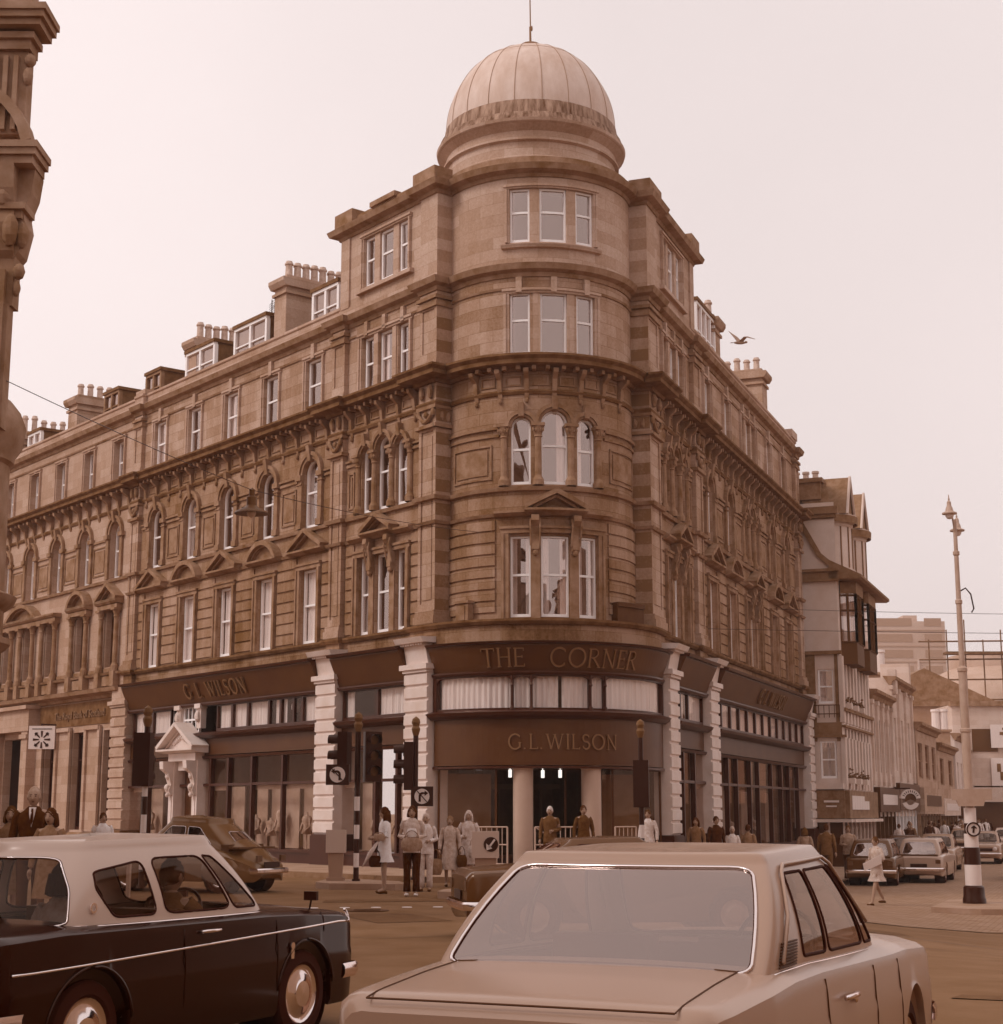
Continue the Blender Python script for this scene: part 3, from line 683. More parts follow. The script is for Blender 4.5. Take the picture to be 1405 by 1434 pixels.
# window dressings
def pediment(mb, S, c, w, z, h, o, seg=False, pr=.3):
    # base moulding, raking or curved top
    sprof(mb, S, c - w / 2, c + w / 2, [(o, z), (o + pr * .5, z + .01), (o + pr, z + .08), (o + pr, z + .14), (o, z + .17)])
    zb = z + .14
    if seg:
        r = ((w / 2) ** 2 + h * h) / (2 * h); a = math.asin(w / 2 / r)
        sarc(mb, S, c, zb + h - r, r - .14, r, o, o + pr, math.pi / 2 - a, math.pi / 2 + a, 14)
        sarc(mb, S, c, zb + h - r, r - .2, r - .14, o, o + pr * .6, math.pi / 2 - a * .95, math.pi / 2 + a * .95, 14)
        spoly(mb, S, [(c - w / 2 + .1, zb)] + [(c + (r - .15) * math.cos(math.pi / 2 + a * .93 - 2 * a * .93 * k / 10), zb + h - r + (r - .15) * math.sin(math.pi / 2 + a * .93 - 2 * a * .93 * k / 10)) for k in range(11)] + [(c + w / 2 - .1, zb)], o, o + .06)
    else:
        for s in (-1, 1):
            sbar(mb, S, (c + s * w / 2, zb + .04), (c, zb + h - .03), .12, o, o + pr); sbar(mb, S, (c + s * (w / 2 - .2), zb + .03), (c, zb + h - .15), .07, o, o + pr * .6)
        spoly(mb, S, [(c - w / 2 + .1, zb), (c + w / 2 - .1, zb), (c, zb + h - .1)], o, o + .06)
def surround(mb, S, a, b, z0, z1, o, t=.17, pr=.09, ears=True):
    sbox(mb, S, a - t, a, z0, z1, o, o + pr); sbox(mb, S, b, b + t, z0, z1, o, o + pr); sbox(mb, S, a - t - .05, b + t + .05, z1, z1 + t, o, o + pr + .01)
    sbox(mb, S, a - t - .02, a - t + .05, z0, z1, o, o + pr + .04); sbox(mb, S, b + t - .05, b + t + .02, z0, z1, o, o + pr + .04)
    sbox(mb, S, a - t - .06, b + t + .06, z1 + t - .05, z1 + t + .02, o, o + pr + .05)
def console(mb, S, u, z0, z1, o, w=.2):
    sprof(mb, S, u - w / 2, u + w / 2, [(o, z1), (o + .3, z1), (o + .32, z1 - .15), (o + .2, z1 - .3), (o + .14, z1 - .5), (o + .17, z0 + .1), (o + .08, z0), (o, z0)])
    ell(mb, S.pt(u, z0 + .02, o + .1), (.08, .08, .1), 8, 5)
    for s in (-1, 1): tube(mb, [S.pt(u + s * (w / 2 + .02), z1 - .1, o + .2), S.pt(u + s * (w / 2 + .02), z1 - .3, o + .25), S.pt(u + s * (w / 2 + .02), z0 + .2, o + .12)], .03, 6)
def rust(mb, S, a, b, z0=6.62, z1=9.28, o=ow, pitch=.305):
    if b - a < .12: return
    n = int((z1 - z0) / pitch); p = (z1 - z0) / n
    mb = MB()
    for k in range(n): sprof(mb, S, a, b, [(o - .02, z0 + k * p + .015), (o + .045, z0 + k * p + .03), (o + .045, z0 + (k + 1) * p - .03), (o - .02, z0 + (k + 1) * p - .015)])
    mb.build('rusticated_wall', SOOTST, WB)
rs = MB()
def dress_single(S, c, seg, o=ow):
    d1 = MB(); d2 = MB(); d3 = MB()
    surround(d1, S, c - .49, c + .49, 6.58, 8.85, o)
    pediment(d1, S, c, 2.0 if not seg else 1.9, 9.3, .62 if not seg else .6, o, seg)
    # 2F arch
    z = 12.28 - .46
    sarc(d2, S, c, z, .46, .56, o, o + .08); sarc(d2, S, c, z, .56, .68, o, o + .13)
    sprof(d2, S, c - .09, c + .09, [(o, z + .36), (o + .14, z + .38), (o + .22, z + .86), (o, z + .86)])
    for s in (-1, 1):
        sbox(d2, S, c + s * .6 - .16, c + s * .6 + .16, z - .16, z + .0, o, o + .16); sbox(d2, S, c + s * .57 - .11, c + s * .57 + .11, 10.14, z - .16, o, o + .09)
        sbox(d2, S, c + s * .6 - .15, c + s * .6 + .15, z - .3, z - .26, o, o + .12); sbox(d2, S, c + s * .57 - .14, c + s * .57 + .14, 10.14, 10.34, o, o + .13)
    # 3F
    surround(d3, S, c - .46, c + .46, 13.76, 15.48, o, t=.11, pr=.04); sbox(d3, S, c - .09, c + .09, 15.48, 15.95, o, o + .1)
    d1.build('pedimented_surround', TRIM, WB); d2.build('arched_surround', TRIM, WB); d3.build('window_surround', STONE2, WB)
def panels(S, a, b, z0, z1, o):
    if b - a < .3: return
    d2 = MB()
    for (x0, x1, y0, y1) in ((a, b, z0, z0 + .05), (a, b, z1 - .05, z1), (a, a + .05, z0, z1), (b - .05, b, z0, z1)): sbox(d2, S, x0, x1, y0, y1, o, o + .04)
    sbox(d2, S, a + .13, b - .13, z0 + .13, z1 - .13, o, o + .03)
    d2.build('wall_panel', TRIM, WB)
def dress_triple(S, c, o, spread=.94, w1=.56, w0=.74, ped=1.55, colr=.095):
    d1 = MB(); d2 = MB(); d3 = MB()
    a, b = c - spread - w1 / 2, c + spread + w1 / 2
    surround(d1, S, a, b, 6.58, 8.85, o)
    for s in (-1, 1): console(d1, S, c + s * .52, 8.3, 9.3, o, .19); sbox(d1, S, c + s * .52 - .12, c + s * .52 + .12, 6.58, 8.4, o - .1, o + .05)
    sprof(d1, S, a - .35, b + .35, [(o, 9.3), (o + .12, 9.31), (o + .24, 9.38), (o + .24, 9.44), (o, 9.48)])
    pediment(d1, S, c, ped, 9.34, .5, o, False, .36)
    for i, (d, w) in enumerate(((-spread * .93, w1), (0, w0), (spread * .93, w1))):
        zt = 12.3 if i == 1 else 12.12
        if S is ST: zt = 12.2 if i == 1 else 12.02
        r = w * .98 / 2; z = zt - r
        sarc(d2, S, c + d, z, r, r + .07, o, o + .08, n=12); sarc(d2, S, c + d, z, r + .07, r + .17, o, o + .13, n=12)
        sprof(d2, S, c + d - .07, c + d + .07, [(o, z + r - .04), (o + .14, z + r), (o + .2, z + r + .36), (o, z + r + .36)])
    zi = 12.2 - .37 if S is not ST else 12.1 - .36
    for u in (-spread - w1 / 2 - .14, -.44, .44, spread + w1 / 2 + .06):
        uu = c + u
        p = [(colr * 1.6, 10.14), (colr * 1.6, 10.28), (colr * 1.15, 10.36), (colr, 10.4), (colr * .9, zi - .3), (colr * 1.2, zi - .28), (colr, zi - .24), (colr * 1.5, zi - .08), (colr * 1.75, zi)]
        x, y, _ = S.pt(uu, 0, o + .03); lathe(d2, (x, y, 0), p, 12)
        sbox(d2, S, uu - .17, uu + .17, zi, zi + .08, o - .05, o + .2)
        for q in range(5): ell(d2, S.pt(uu - .12 + .06 * q, zi - .1, o + .14), (.035, .035, .07), 6, 4)
    surround(d3, S, c - spread - w1 / 2, c + spread + w1 / 2, 13.76, 15.48, o, t=.12, pr=.05)
    for u in (-.47, .47): sbox(d3, S, c + u - .1, c + u + .1, 13.76, 15.6, o, o + .03)
    for u in (-spread, 0, spread): sbox(d3, S, c + u - .08, c + u + .08, 15.5, 15.93, o, o + .1)
    d1.build('pedimented_surround', TRIM, WB); d2.build('arched_surround', TRIM, WB); d3.build('window_surround', STONE2, WB)
for i, c in enumerate(LW): dress_single(SL, c, i % 2 == 1)
for i, c in enumerate(RW): dress_single(SR, c, i in (1, 2))
dress_triple(SL, LT, ow); dress_triple(SR, RTt[0], ow); dress_triple(SR, RTt[1], ow); dress_triple(ST, 0, 0)
def between(S, edges, cs, hw1, o=ow):
    # rustication and panels in the gaps between windows
    g = []; x = edges[0]
    for c, h in cs: g.append((x, c - h)); x = c + h
    g.append((x, edges[1])); return g
for S, e, cs in ((SL, (.9, 4.6), [(LT, 1.45)]), (SL, (5.45, 18.22), [(c, .74) for c in LW]), (SR, (1.2, 5.1), [(RTt[0], 1.45)]), (SR, (6.15, 21.9), [(7.45, .74), (10.2, .74), (13.6, 1.45), (17.15, .74), (19.9, .74)])):
    for a, b in between(S, e, cs, 0): rust(rs, S, a, b)
d2 = MB()
for S, e, cs in ((SL, (.86, 4.64), [(LT, 1.4)]), (SL, (5.45, 18.22), [(c, .78) for c in LW]), (SR, (1.2, 5.1), [(RTt[0], 1.4)]), (SR, (6.15, 21.9), [(7.45, .78), (10.2, .78), (13.6, 1.4), (17.15, .78), (19.9, .78)])):
    for a, b in between(S, e, cs, 0):
        panels(S, a + .1, b - .1, 10.35, 11.45, ow); sbox(d2, S, a, b, 11.62, 11.7, ow, ow + .06); sbox(d2, S, a, b, 11.76, 11.82, ow, ow + .09)
for s in (-1, 1):
    a, b = sorted((s * 1.62, s * (UT - .02))); rust(rs, ST, a, b, 6.75, 9.25, 0)
    a, b = sorted((s * 1.72, s * (UT - .25))); panels(ST, a, b, 10.35, 11.3, 0)
    a, b = sorted((s * 1.5, s * UT)); sbox(d2, ST, a, b, 11.5, 11.57, 0, .05); sbox(d2, ST, a, b, 11.7, 11.78, 0, .08)
d2.build('impost_band', TRIM, WB); d3 = MB()
for S, its in ((SL, phL), (SR, phR)):
    a = its[0][0] - its[0][1] / 2; b = its[2][0] + its[2][1] / 2
    d3 = MB(); surround(d3, S, a, b, 17.0, 18.56, -.1, t=.1, pr=.05); sprof(d3, S, a - .25, b + .25, [(-.1, 16.82), (.05, 16.84), (.05, 16.95), (-.1, 16.97)]); d3.build('attic_surround', STONE2, WB)
d3 = MB()
surround(d3, ST, -1.21, 1.21, 16.95, 18.5, 0, t=.1, pr=.05); sprof(d3, ST, -1.42, 1.42, [(0, 16.76), (.1, 16.78), (.14, 16.87), (0, 16.92)])
for z in (13.76,): sprof(d3, ST, -1.5, 1.5, [(0, 13.68), (.06, 13.68), (.06, 13.75), (0, 13.75)])
d3.build('attic_surround', STONE2, WB)
# drum and dome
dc = (TC.x - .14, TC.y, 0)
mb = MB(); lathe(mb, dc, [(2.52, 19.1), (2.52, 19.55), (2.48, 19.58), (2.48, 19.98), (2.58, 20.02), (2.58, 20.08), (2.5, 20.12), (2.5, 20.3), (2.64, 20.4), (2.76, 20.5), (2.78, 20.58), (2.6, 20.62)], 64)
mb.build('drum', STONE2, WB, smooth=True, auto=25)
mb = MB(); lathe(mb, dc, [(2.76, 20.58), (2.68, 20.8), (2.58, 20.84), (2.53, 21.2), (2.5, 21.24)], 64); mb.build('dome_gutter', LEADDK, WB, smooth=True, auto=30)
prof = [(2.5 * math.cos(R(a)), 21.2 + 2.70 * math.sin(R(a))) for a in np.linspace(0, 86, 24)]
mb = MB(); lathe(mb, dc, prof + [(0, 23.9)], 64); dm = mb.build('dome', LEAD, WB, smooth=True)
mb = MB()
for k in range(20):
    a = 2 * math.pi * (k + .35) / 20; tube(mb, [(dc[0] + (r + .002) * math.cos(a), dc[1] + (r + .008) * math.sin(a), z) for r, z in prof[:-1]], .010, 5)
r, z = 2.5 * math.cos(R(52)), 21.2 + 2.70 * math.sin(R(52)); tube(mb, [(dc[0] + r * math.cos(t), dc[1] + r * math.sin(t), z) for t in np.linspace(0, 6.2832, 49)[:-1]], 0.009, 5, closed=True)
mb.build('seams', SEAM, dm)
mb = MB(); lathe(mb, dc, [(.34, 23.78), (.34, 23.9), (.26, 23.93), (.24, 24.01), (.3, 24.04), (.3, 24.09), (.12, 24.18), (0, 24.2)], 24); fn = mb.build('dome_finial', TRIM, WB, smooth=True, auto=30)
mb = MB(); tube(mb, [(dc[0], dc[1], 24.1), (dc[0] - .01, dc[1], 24.7)], [.035, .03], 8); tube(mb, [(dc[0], dc[1], 24.65), (dc[0] - .05, dc[1], 29)], [.02, .014], 8); ell(mb, (dc[0] + .04, dc[1], 24.65), (.03, .03, .09)); mb.build('lightning_rod', mat('rod_metal', .14, .5), WB)
# roofs
mb = MB()
for S, e, z in ((SL, LEND, 16.7), (SR, REND, 16.7)):
    mb.add([S.pt(0, z - .4, -.3), S.pt(e, z - .4, -.3), S.pt(e, z - .2, -9), S.pt(0, z - .2, -9)], [(0, 1, 2, 3)])
for S, e, z in ((SL, PHL, 19.2), (SR, PHR, 19.2)): mb.add([S.pt(0, z, -.2), S.pt(e, z, -.2), S.pt(e, z, -6), S.pt(0, z, -6)], [(0, 1, 2, 3)])
lathe(mb, (TC.x, TC.y, 0), [(2.7, 19.19), (0, 19.2)], 32)
mb.build('roof', SLATE, WB)
# interior backing so that no daylight shows through the windows
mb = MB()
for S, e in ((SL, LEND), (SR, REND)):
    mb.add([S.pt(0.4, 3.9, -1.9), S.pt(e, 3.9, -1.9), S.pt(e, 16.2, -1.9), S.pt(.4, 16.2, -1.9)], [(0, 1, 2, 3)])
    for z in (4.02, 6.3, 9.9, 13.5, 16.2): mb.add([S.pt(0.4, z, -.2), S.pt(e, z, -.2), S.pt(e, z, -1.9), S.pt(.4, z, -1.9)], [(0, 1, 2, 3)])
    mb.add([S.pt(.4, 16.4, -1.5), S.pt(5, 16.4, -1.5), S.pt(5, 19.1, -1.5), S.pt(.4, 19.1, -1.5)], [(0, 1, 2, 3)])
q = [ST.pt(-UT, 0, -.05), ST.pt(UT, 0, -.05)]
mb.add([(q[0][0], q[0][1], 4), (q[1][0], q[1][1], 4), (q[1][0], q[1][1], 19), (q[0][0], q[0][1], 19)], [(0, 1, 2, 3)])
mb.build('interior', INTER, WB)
# chimneys and dormers
def chimney(S, u, w, o0, L, zc, zp, npot, parent, zb=16.3):
    mb = MB(); sbox(mb, S, u - w / 2, u + w / 2, zb, zc - .3, o0 - L, o0); sprof(mb, S, u - w / 2 - .12, u + w / 2 + .12, [(o0 + .1, zc - .3), (o0 + .2, zc - .15), (o0 + .2, zc - .02), (o0 - L - .2, zc - .02), (o0 - L - .2, zc - .15), (o0 - L - .1, zc - .3)])
    sbox(mb, S, u - w / 2 - .08, u + w / 2 + .08, zc - .55, zc - .45, o0 - L - .07, o0 + .07)
    sbox(mb, S, u - w / 2 - .02, u + w / 2 + .02, zc - .02, zc + .1, o0 - L, o0)
    ch = mb.build('chimney', STONE2 if w < .9 else STONE, parent)
    for k in range(npot):
        o = o0 - .3 - (L - .6) * k / max(1, npot - 1); x, y, _ = S.pt(u, 0, o); m2 = MB(); h = zp - zc
        j = .9 + .2 * random.random()
        lathe(m2, (x, y, zc + .08), [(.15, 0), (.13, .08), (.115, h * .78 * j), (.15, h * .8 * j), (.15, h * .88 * j), (.12, h * .92 * j), (.11, h * j), (.06, h * j)], 12)
        m2.build('chimney_pot', POT, ch, smooth=True, auto=40)
def dormer(S, u0, u1, o0, L, z1, parent, light=True, zb=16.4, n=2):
    mb = MB(); sbox(mb, S, u0, u1, zb, z1 - .12, o0 - L, o0 - .1); sbox(mb, S, u0 - .08, u1 + .08, z1 - .12, z1, o0 - L, o0 + .08)
    d = mb.build('dormer', DORM, parent); m2 = MB(); t = .12; h0 = zb + .45
    sbox(m2, S, u0 - .02, u1 + .02, zb, h0, o0 - .12, o0); sbox(m2, S, u0 - .02, u1 + .02, z1 - .22, z1 - .1, o0 - .12, o0 + .03)
    w = (u1 - u0) / n
    for k in range(n + 1): sbox(m2, S, u0 + w * k - t / 2, u0 + w * k + t / 2, h0, z1 - .22, o0 - .12, o0 + .02)
    for k in range(n): sbox(m2, S, u0 + w * k, u0 + w * (k + 1), (h0 + z1) / 2 - .12, (h0 + z1) / 2 - .07, o0 - .1, o0)
    fr_ = m2.build('dormer_window', SASH if light else TRIM, d); m3 = MB(); m3.add([S.pt(u0, h0, o0 - .06), S.pt(u1, h0, o0 - .06), S.pt(u1, z1 - .2, o0 - .06), S.pt(u0, z1 - .2, o0 - .06)], [(0, 1, 2, 3)]); m3.build('pane', GLASSUP, fr_)
chimney(SL, 10.3, .75, -1.0, 3.6, 19.2, 19.85, 10, WB); chimney(SL, 16.55, .7, -1.0, 3.6, 18.55, 19.2, 10, WB)
dormer(SL, 6.7, 8.2, -1.0, 2.2, 18.3, WB); dormer(SL, 11.2, 13.35, -1.0, 2.2, 18.3, WB); dormer(SL, 14.75, 16.85, -.95, 2.2, 18.2, WB)
chimney(SR, 12.0, .9, -.8, 2.4, 18.95, 19.6, 5, WB); dormer(SR, 9.0, 11.6, -.8, 2.2, 18.9, WB, n=4); chimney(SR, 20.2, .95, -.8, 3.4, 19.1, 19.7, 8, WB)
mb = MB()
for u, h, o in ((12.6, 1.1, -2), (11.7, .7, -1.6)):
    p = SL.pt(u, 18.2, o); tube(mb, [p, (p[0], p[1], p[2] + h)], .02, 5)
    for k in range(4): a = SL.pt(u - .35, 18.2 + h - .08 * k, o); b = SL.pt(u + .35, 18.2 + h - .08 * k - .1, o - .1); tube(mb, [a, b], .01, 4)
mb.build('aerial', BLACK, WB)

# ------------------------------------------------------------------ shopfront
# white ribbed piers
def pier(S, u0, u1, m, parent, cap=True, base=True, zb=0, o1=.22):
    mb = MB(); w = u1 - u0; z = .97; n = 12; p = (5.28 - z) / n
    for k in range(n):
        a, b = z + k * p, z + (k + 1) * p
        sprof(mb, S, u0, u1, [(-.5, a), (o1 - .055, a), (o1 - .055, a + .025), (o1, a + .05), (o1, b - .05), (o1 - .055, b - .025), (o1 - .055, b), (-.5, b)])
        # keep side arrises visible
    sbox(mb, S, u0 - .03, u1 + .03, 5.28, 5.36, -.5, o1 + .04); sbox(mb, S, u0 - .1, u1 + .1, 5.36, 5.5, -.5, o1 + .1)
    if cap:
        sprof(mb, S, u0 + .03, u1 - .03, [(-.5, 5.5), (o1 - .06, 5.5), (o1 + .04, 5.98), (o1 + .04, 6.0), (-.5, 6.0)])
        for k in range(9): uu = u0 + w * (k + .5) / 9; sbox(mb, S, uu - .035, uu + .035, 6.0, 6.06, -.1, o1 + .16)
        sprof(mb, S, u0 - .12, u1 + .12, [(-.3, 6.06), (o1 + .22, 6.06), (o1 + .3, 6.2), (-.3, 6.24)])
    else: sbox(mb, S, u0, u1, 5.5, 6.0, -.5, o1 - .02)
    q = mb.build('shop_pier', m, parent)
    mb = MB(); sbox(mb, S, u0 - .06, u1 + .06, zb - .8, .93, -.5, o1 + .05); sbox(mb, S, u0 - .03, u1 + .03, .93, .97, -.5, o1 + .03); mb.build('pier_plinth', MAROON if m is WHITE else TRIMD, q)
for S, a, b in ((SL, .02, 1.08), (SL, 4.55, 5.6), (SR, .85, 1.85), (SR, 5.6, 6.7), (SR, 22.0, 23.0)): pier(S, a, b, WHITE, WB)
pier(SL, 18.25, 19.45, STONE2, WB, cap=False)
def fasc(z): return .08 + (z - 5.15) * .42
def shopbay(S, u0, u1, mull, mezz, zb, nameplate=None):
    # fascia, ledge, panels: sloping signboard from 5.15 to 5.95
    mb = MB(); sprof(mb, S, u0, u1, [(-.3, 5.1), (.06, 5.1), (.42, 5.9), (.42, 5.94), (-.3, 5.94)]); sg = mb.build('signboard', BROWN2, WB)
    mb = MB(); sprof(mb, S, u0, u1, [(0, 5.94), (.52, 5.94), (.56, 6.02), (0, 6.08)]); sprof(mb, S, u0, u1, [(-.2, 5.02), (.1, 5.02), (.14, 5.08), (.14, 5.12), (-.2, 5.12)])
    sprof(mb, S, u0, u1, [(-.3, 3.96), (.1, 3.96), (.24, 4.04), (.28, 4.12), (.1, 4.16), (-.3, 4.16)])
    sprof(mb, S, u0, u1, [(-.2, 3.3), (.02, 3.3), (.06, 3.38), (-.2, 3.42)])
    sbox(mb, S, u0, u1, 2.42, 2.5, -.15, .0)
    sprof(mb, S, u0, u1, [(-.3, .42), (.1, .42), (.1, .5), (-.3, .52)])
    for m_ in mull: sbox(mb, S, m_ - .05, m_ + .05, .5, 3.3, -.14, .01)
    mb.build('shop_joinery', MAROON, WB)
    mb = MB(); sbox(mb, S, u0, u1, 3.42, 3.96, -.25, -.04); mb.build('panel_band', BROWN, WB)
    mb = MB(); sbox(mb, S, u0, u1, zb, .42, -.25, .04); mb.build('stall_riser', MAROON, WB)
    mb = MB(); mb.add([S.pt(u0, .5, -.1), S.pt(u1, .5, -.1), S.pt(u1, 3.3, -.1), S.pt(u0, 3.3, -.1)], [(0, 1, 2, 3)]); mb.build('shop_pane', GLASSSH, WB)
    # mezzanine lights
    for a, b, ck in mezz: window(S, (a + b) / 2, b - a, 4.17, 5.04, -.06, WB, curt=ck, gl=GLASSCR, sash=MAROON, meet=0, thin=.06, name='mezzanine_window')
    return sg
FULL = [(.03, .97)]
e = np.linspace(5.75, 11.9, 7)
mz = [(5.66, 6.75, FULL), (6.75, 7.25, [(.1, .5)]), (7.25, 8.0, [(.7, .97)]), (8.0, 8.7, [(.05, .6)]), (8.7, 10.0, FULL), (10.0, 11.0, FULL), (11.0, 12.0, FULL), (15.2, 16.6, FULL), (16.6, 18.1, [(.3, .97)])]
sgL = shopbay(SL, 5.6, 18.25, [7.75, 9.6, 11.1, 12.25, 15.1, 16.7], mz, -.2)
sg2 = shopbay(SL, 1.08, 4.55, [2.75, 1.7], [(1.12, 2.75, FULL), (2.75, 4.5, [(.02, .12), (.78, .98)])], -.3)
sgR = shopbay(SR, 6.7, 22.0, [8.6, 9.9, 11.9, 13.2, 15.4, 17.2, 18.6, 20.4], [(6.75 + i * 1.27, 6.75 + (i + 1) * 1.27, FULL) for i in range(12)], -1.2)
sg4 = shopbay(SR, 1.85, 5.6, [3.0, 4.3], [(1.9, 2.9, [(.1, .5)]), (2.9, 3.8, [(.2, .7)]), (3.8, 5.55, FULL)], -1.2)
mb = MB(); letters(mb, SL, 'G L WILSON', 13.65, 5.28, .46, .07, .14, flip=-1, sp=.2, tilt=lambda z: (z - 5.1) * .45)
mb.build('shop_lettering', LETTER, sgL)
mb = MB(); letters(mb, SR, 'G L WILSON', 12.4, 5.28, .46, .07, .16, sp=.26, tilt=lambda z: (z - 5.1) * .45); mb.build('shop_lettering', LETTER, sgR)
# bow front: upper signboard, curved mezzanine, name panel
mb = MB(); sprof(mb, SB, -UB + .02, UB - .02, [(-.3, 5.2), (.0, 5.2), (.22, 5.86), (.22, 5.9), (-.3, 5.9)]); s1 = mb.build('signboard', BROWN2, WB)
mb = MB(); h = .47; T_ = 'THE  CORNER'; W_ = text_width(T_, h, .13); letters(mb, SB, T_, -W_ / 2 - .22, 5.31, h, .0, .05, sp=.13, tilt=lambda z: (z - 5.2) * .335); mb.build('shop_lettering', LETTER, s1)
mb = MB(); sprof(mb, SB, -UB, UB, [(-.1, 5.9), (.3, 5.9), (.34, 5.96), (0, 5.98)]); sprof(mb, SB, -UB, UB, [(-.2, 5.1), (.04, 5.1), (.08, 5.16), (.08, 5.2), (-.2, 5.2)])
sprof(mb, SB, -UB - .05, UB + .05, [(-.3, 3.98), (.08, 3.98), (.2, 4.06), (.24, 4.14), (.05, 4.2), (-.3, 4.2)])
sprof(mb, SB, -UB, UB, [(-.2, 2.7), (.03, 2.7), (.03, 2.76), (-.2, 2.78)])
div = [-1.42, -.84, .95, 1.42]
div = [-1.28, -.62, 1.42 - .12, 1.82]
ends = [-UB + .12, -1.58, -1.08, .5, .93, UB - .12]
sbox(mb, SB, -UB, -UB + .14, 4.2, 5.1, -.1, .03); sbox(mb, SB, UB - .14, UB, 4.2, 5.1, -.1, .03)
for u in ends[1:-1]:
    x, y, _ = SB.pt(u, 0, .03); lathe(mb, (x, y, 0), [(.06, 4.2), (.05, 4.27), (.022, 4.3), (.022, 4.8), (.05, 4.84), (.03, 4.9), (.03, 5.1)], 10)
for a, b in zip(ends, ends[1:]):                            # flat arched heads
    n = 10; r = min(.22, (b - a) * .45)
    for s, x0 in ((1, a), (-1, b)):
        P = [(x0, 5.1), (x0, 5.1 - r)] + [(x0 + s * r * (1 - math.cos(math.pi / 2 * k / 6)), 5.1 - r + r * .8 * math.sin(math.pi / 2 * k / 6)) for k in range(1, 7)] + [(x0 + s * (b - a) / 2, 5.1 - r * .15), (x0 + s * (b - a) / 2, 5.1)]
        spoly(mb, SB, P, -.06, .02)
mb.build('bow_joinery', MAROON, WB)
for a, b in zip(ends, ends[1:]):
    ck = [(.02, .46), (.52, .98)] if -1.2 < a < 0 else FULL
    window(SB, (a + b) / 2, b - a, 4.2, 5.1, -.03, WB, curt=ck, gl=GLASSCR, sash=MAROON, meet=0, thin=.035, name='mezzanine_window')
mb = MB(); sprof(mb, SB, -UB + .03, UB - .03, [(-.25, 2.78), (.0, 2.78), (.0, 3.98), (-.25, 3.98)]); s2 = mb.build('name_panel', BROWN2, WB)
mb = MB(); h = .38; T_ = 'G.L.WILSON'; W_ = text_width(T_, h, .16); letters(mb, SB, T_, -W_ / 2 - .2, 3.19, h, .0, .04, sp=.16); mb.build('shop_lettering', LETTER, s2)
# entrance: columns, set-back glazed screens, ceiling, floor
mb = MB()
for u in (-1.33, .66):
    x, y, _ = SB.pt(u, 0, -.3); lathe(mb, (x, y, 0), [(.3, -.2), (.3, .14), (.26, .16), (.26, 2.68), (.28, 2.7), (.28, 2.8)], 20); mb.build('entrance_column', mat('column_paint', .34, .5, .40, 1), WB, smooth=True, auto=40); mb = MB()
ce = MB(); bp = [P2(SB, -UB + 2 * UB * k / 20, -.1) for k in range(21)]; back = [P2(SR, 3, -4), P2(SL, 3, -4)]
ce.add([(p[0], p[1], 2.8) for p in bp + back], [tuple(range(len(bp) + 2))]); ce.build('entrance_ceiling', INTERM, WB)
ce = MB(); ce.add([(p[0], p[1], .13) for p in bp + back], [tuple(range(len(bp) + 2))]); ce.build('entrance_floor', PAVE, WB)
bw_ = MB(); a, b = back; bw_.add([(a[0], a[1], 0), (b[0], b[1], 0), (b[0], b[1], 2.8), (a[0], a[1], 2.8)], [(0, 1, 2, 3)]); 
for S, in ((SL,), (SR,)):
    p, q = S.pt(.5, 0, -.2), S.pt(3, 0, -4); bw_.add([(p[0], p[1], 0), (q[0], q[1], 0), (q[0], q[1], 2.8), (p[0], p[1], 2.8)], [(0, 1, 2, 3)])
bw_.build('entrance_back', mat('entrance_back_wall', .04, .7, .09, 1.2), WB)
# angled display cases either side
for s, nm in ((-1, 'l'), (1, 'r')):
    u0 = s * (UB - .12); p0 = Vector(SB.pt(u0, 0, -.1)[:2]); p1 = Vector(SB.pt(-2.1 if s < 0 else 1.35, 0, -.25)[:2]); p2 = Vector(SB.pt(-1.6 if s < 0 else .95, 0, -2.0)[:2])
    mb = MB()
    for p in (p0, p1, p2): bx(mb, p.x - .03, p.x + .03, p.y - .03, p.y + .03, 0, 2.8)
    for p, q in ((p0, p1), (p1, p2)):
        for z in (.42, 2.68): d = (q - p); obox(mb, (p + q) / 2, d, d.length, .07, z, z + .08)
    cs = mb.build('display_case', BROWN, WB)
    mb = MB(); mb.add([(p0.x, p0.y, 0.0), (p1.x, p1.y, 0.0), (p1.x, p1.y, .42), (p0.x, p0.y, .42)], [(0, 1, 2, 3)]); mb.add([(p1.x, p1.y, 0.0), (p2.x, p2.y, 0.0), (p2.x, p2.y, .42), (p1.x, p1.y, .42)], [(0, 1, 2, 3)]); mb.build('case_riser', MAROON, cs)
    mb = MB()
    for p, q in ((p0, p1), (p1, p2)): mb.add([(p.x, p.y, .5), (q.x, q.y, .5), (q.x, q.y, 2.68), (p.x, p.y, 2.68)], [(0, 1, 2, 3)])
    mb.build('pane', GLASSSH, cs)
    mb = MB(); c_ = (p0 * .55 + p1 * .2 + p2 * .25) - e0 * .5
    obox(mb, c_, (p2 - p0), 1.2, .04, .45, 2.6); mb.build('backdrop', INTERM, cs)
mb = MB()                                                   # glazed doors at the back
dc_ = (Vector(back[0]) + Vector(back[1])) / 2 + e0 * .3; dd = (Vector(back[0]) - Vector(back[1])).normalized()
for k in range(-3, 4): p = dc_ + dd * k * .62; obox(mb, p, dd, .07, .08, .13, 2.3)
obox(mb, dc_, dd, 3.8, .08, 2.25, 2.4); obox(mb, dc_, dd, 3.8, .06, .95, 1.02); mb.build('entrance_doors', mat('door_timber', .1, .5), WB)
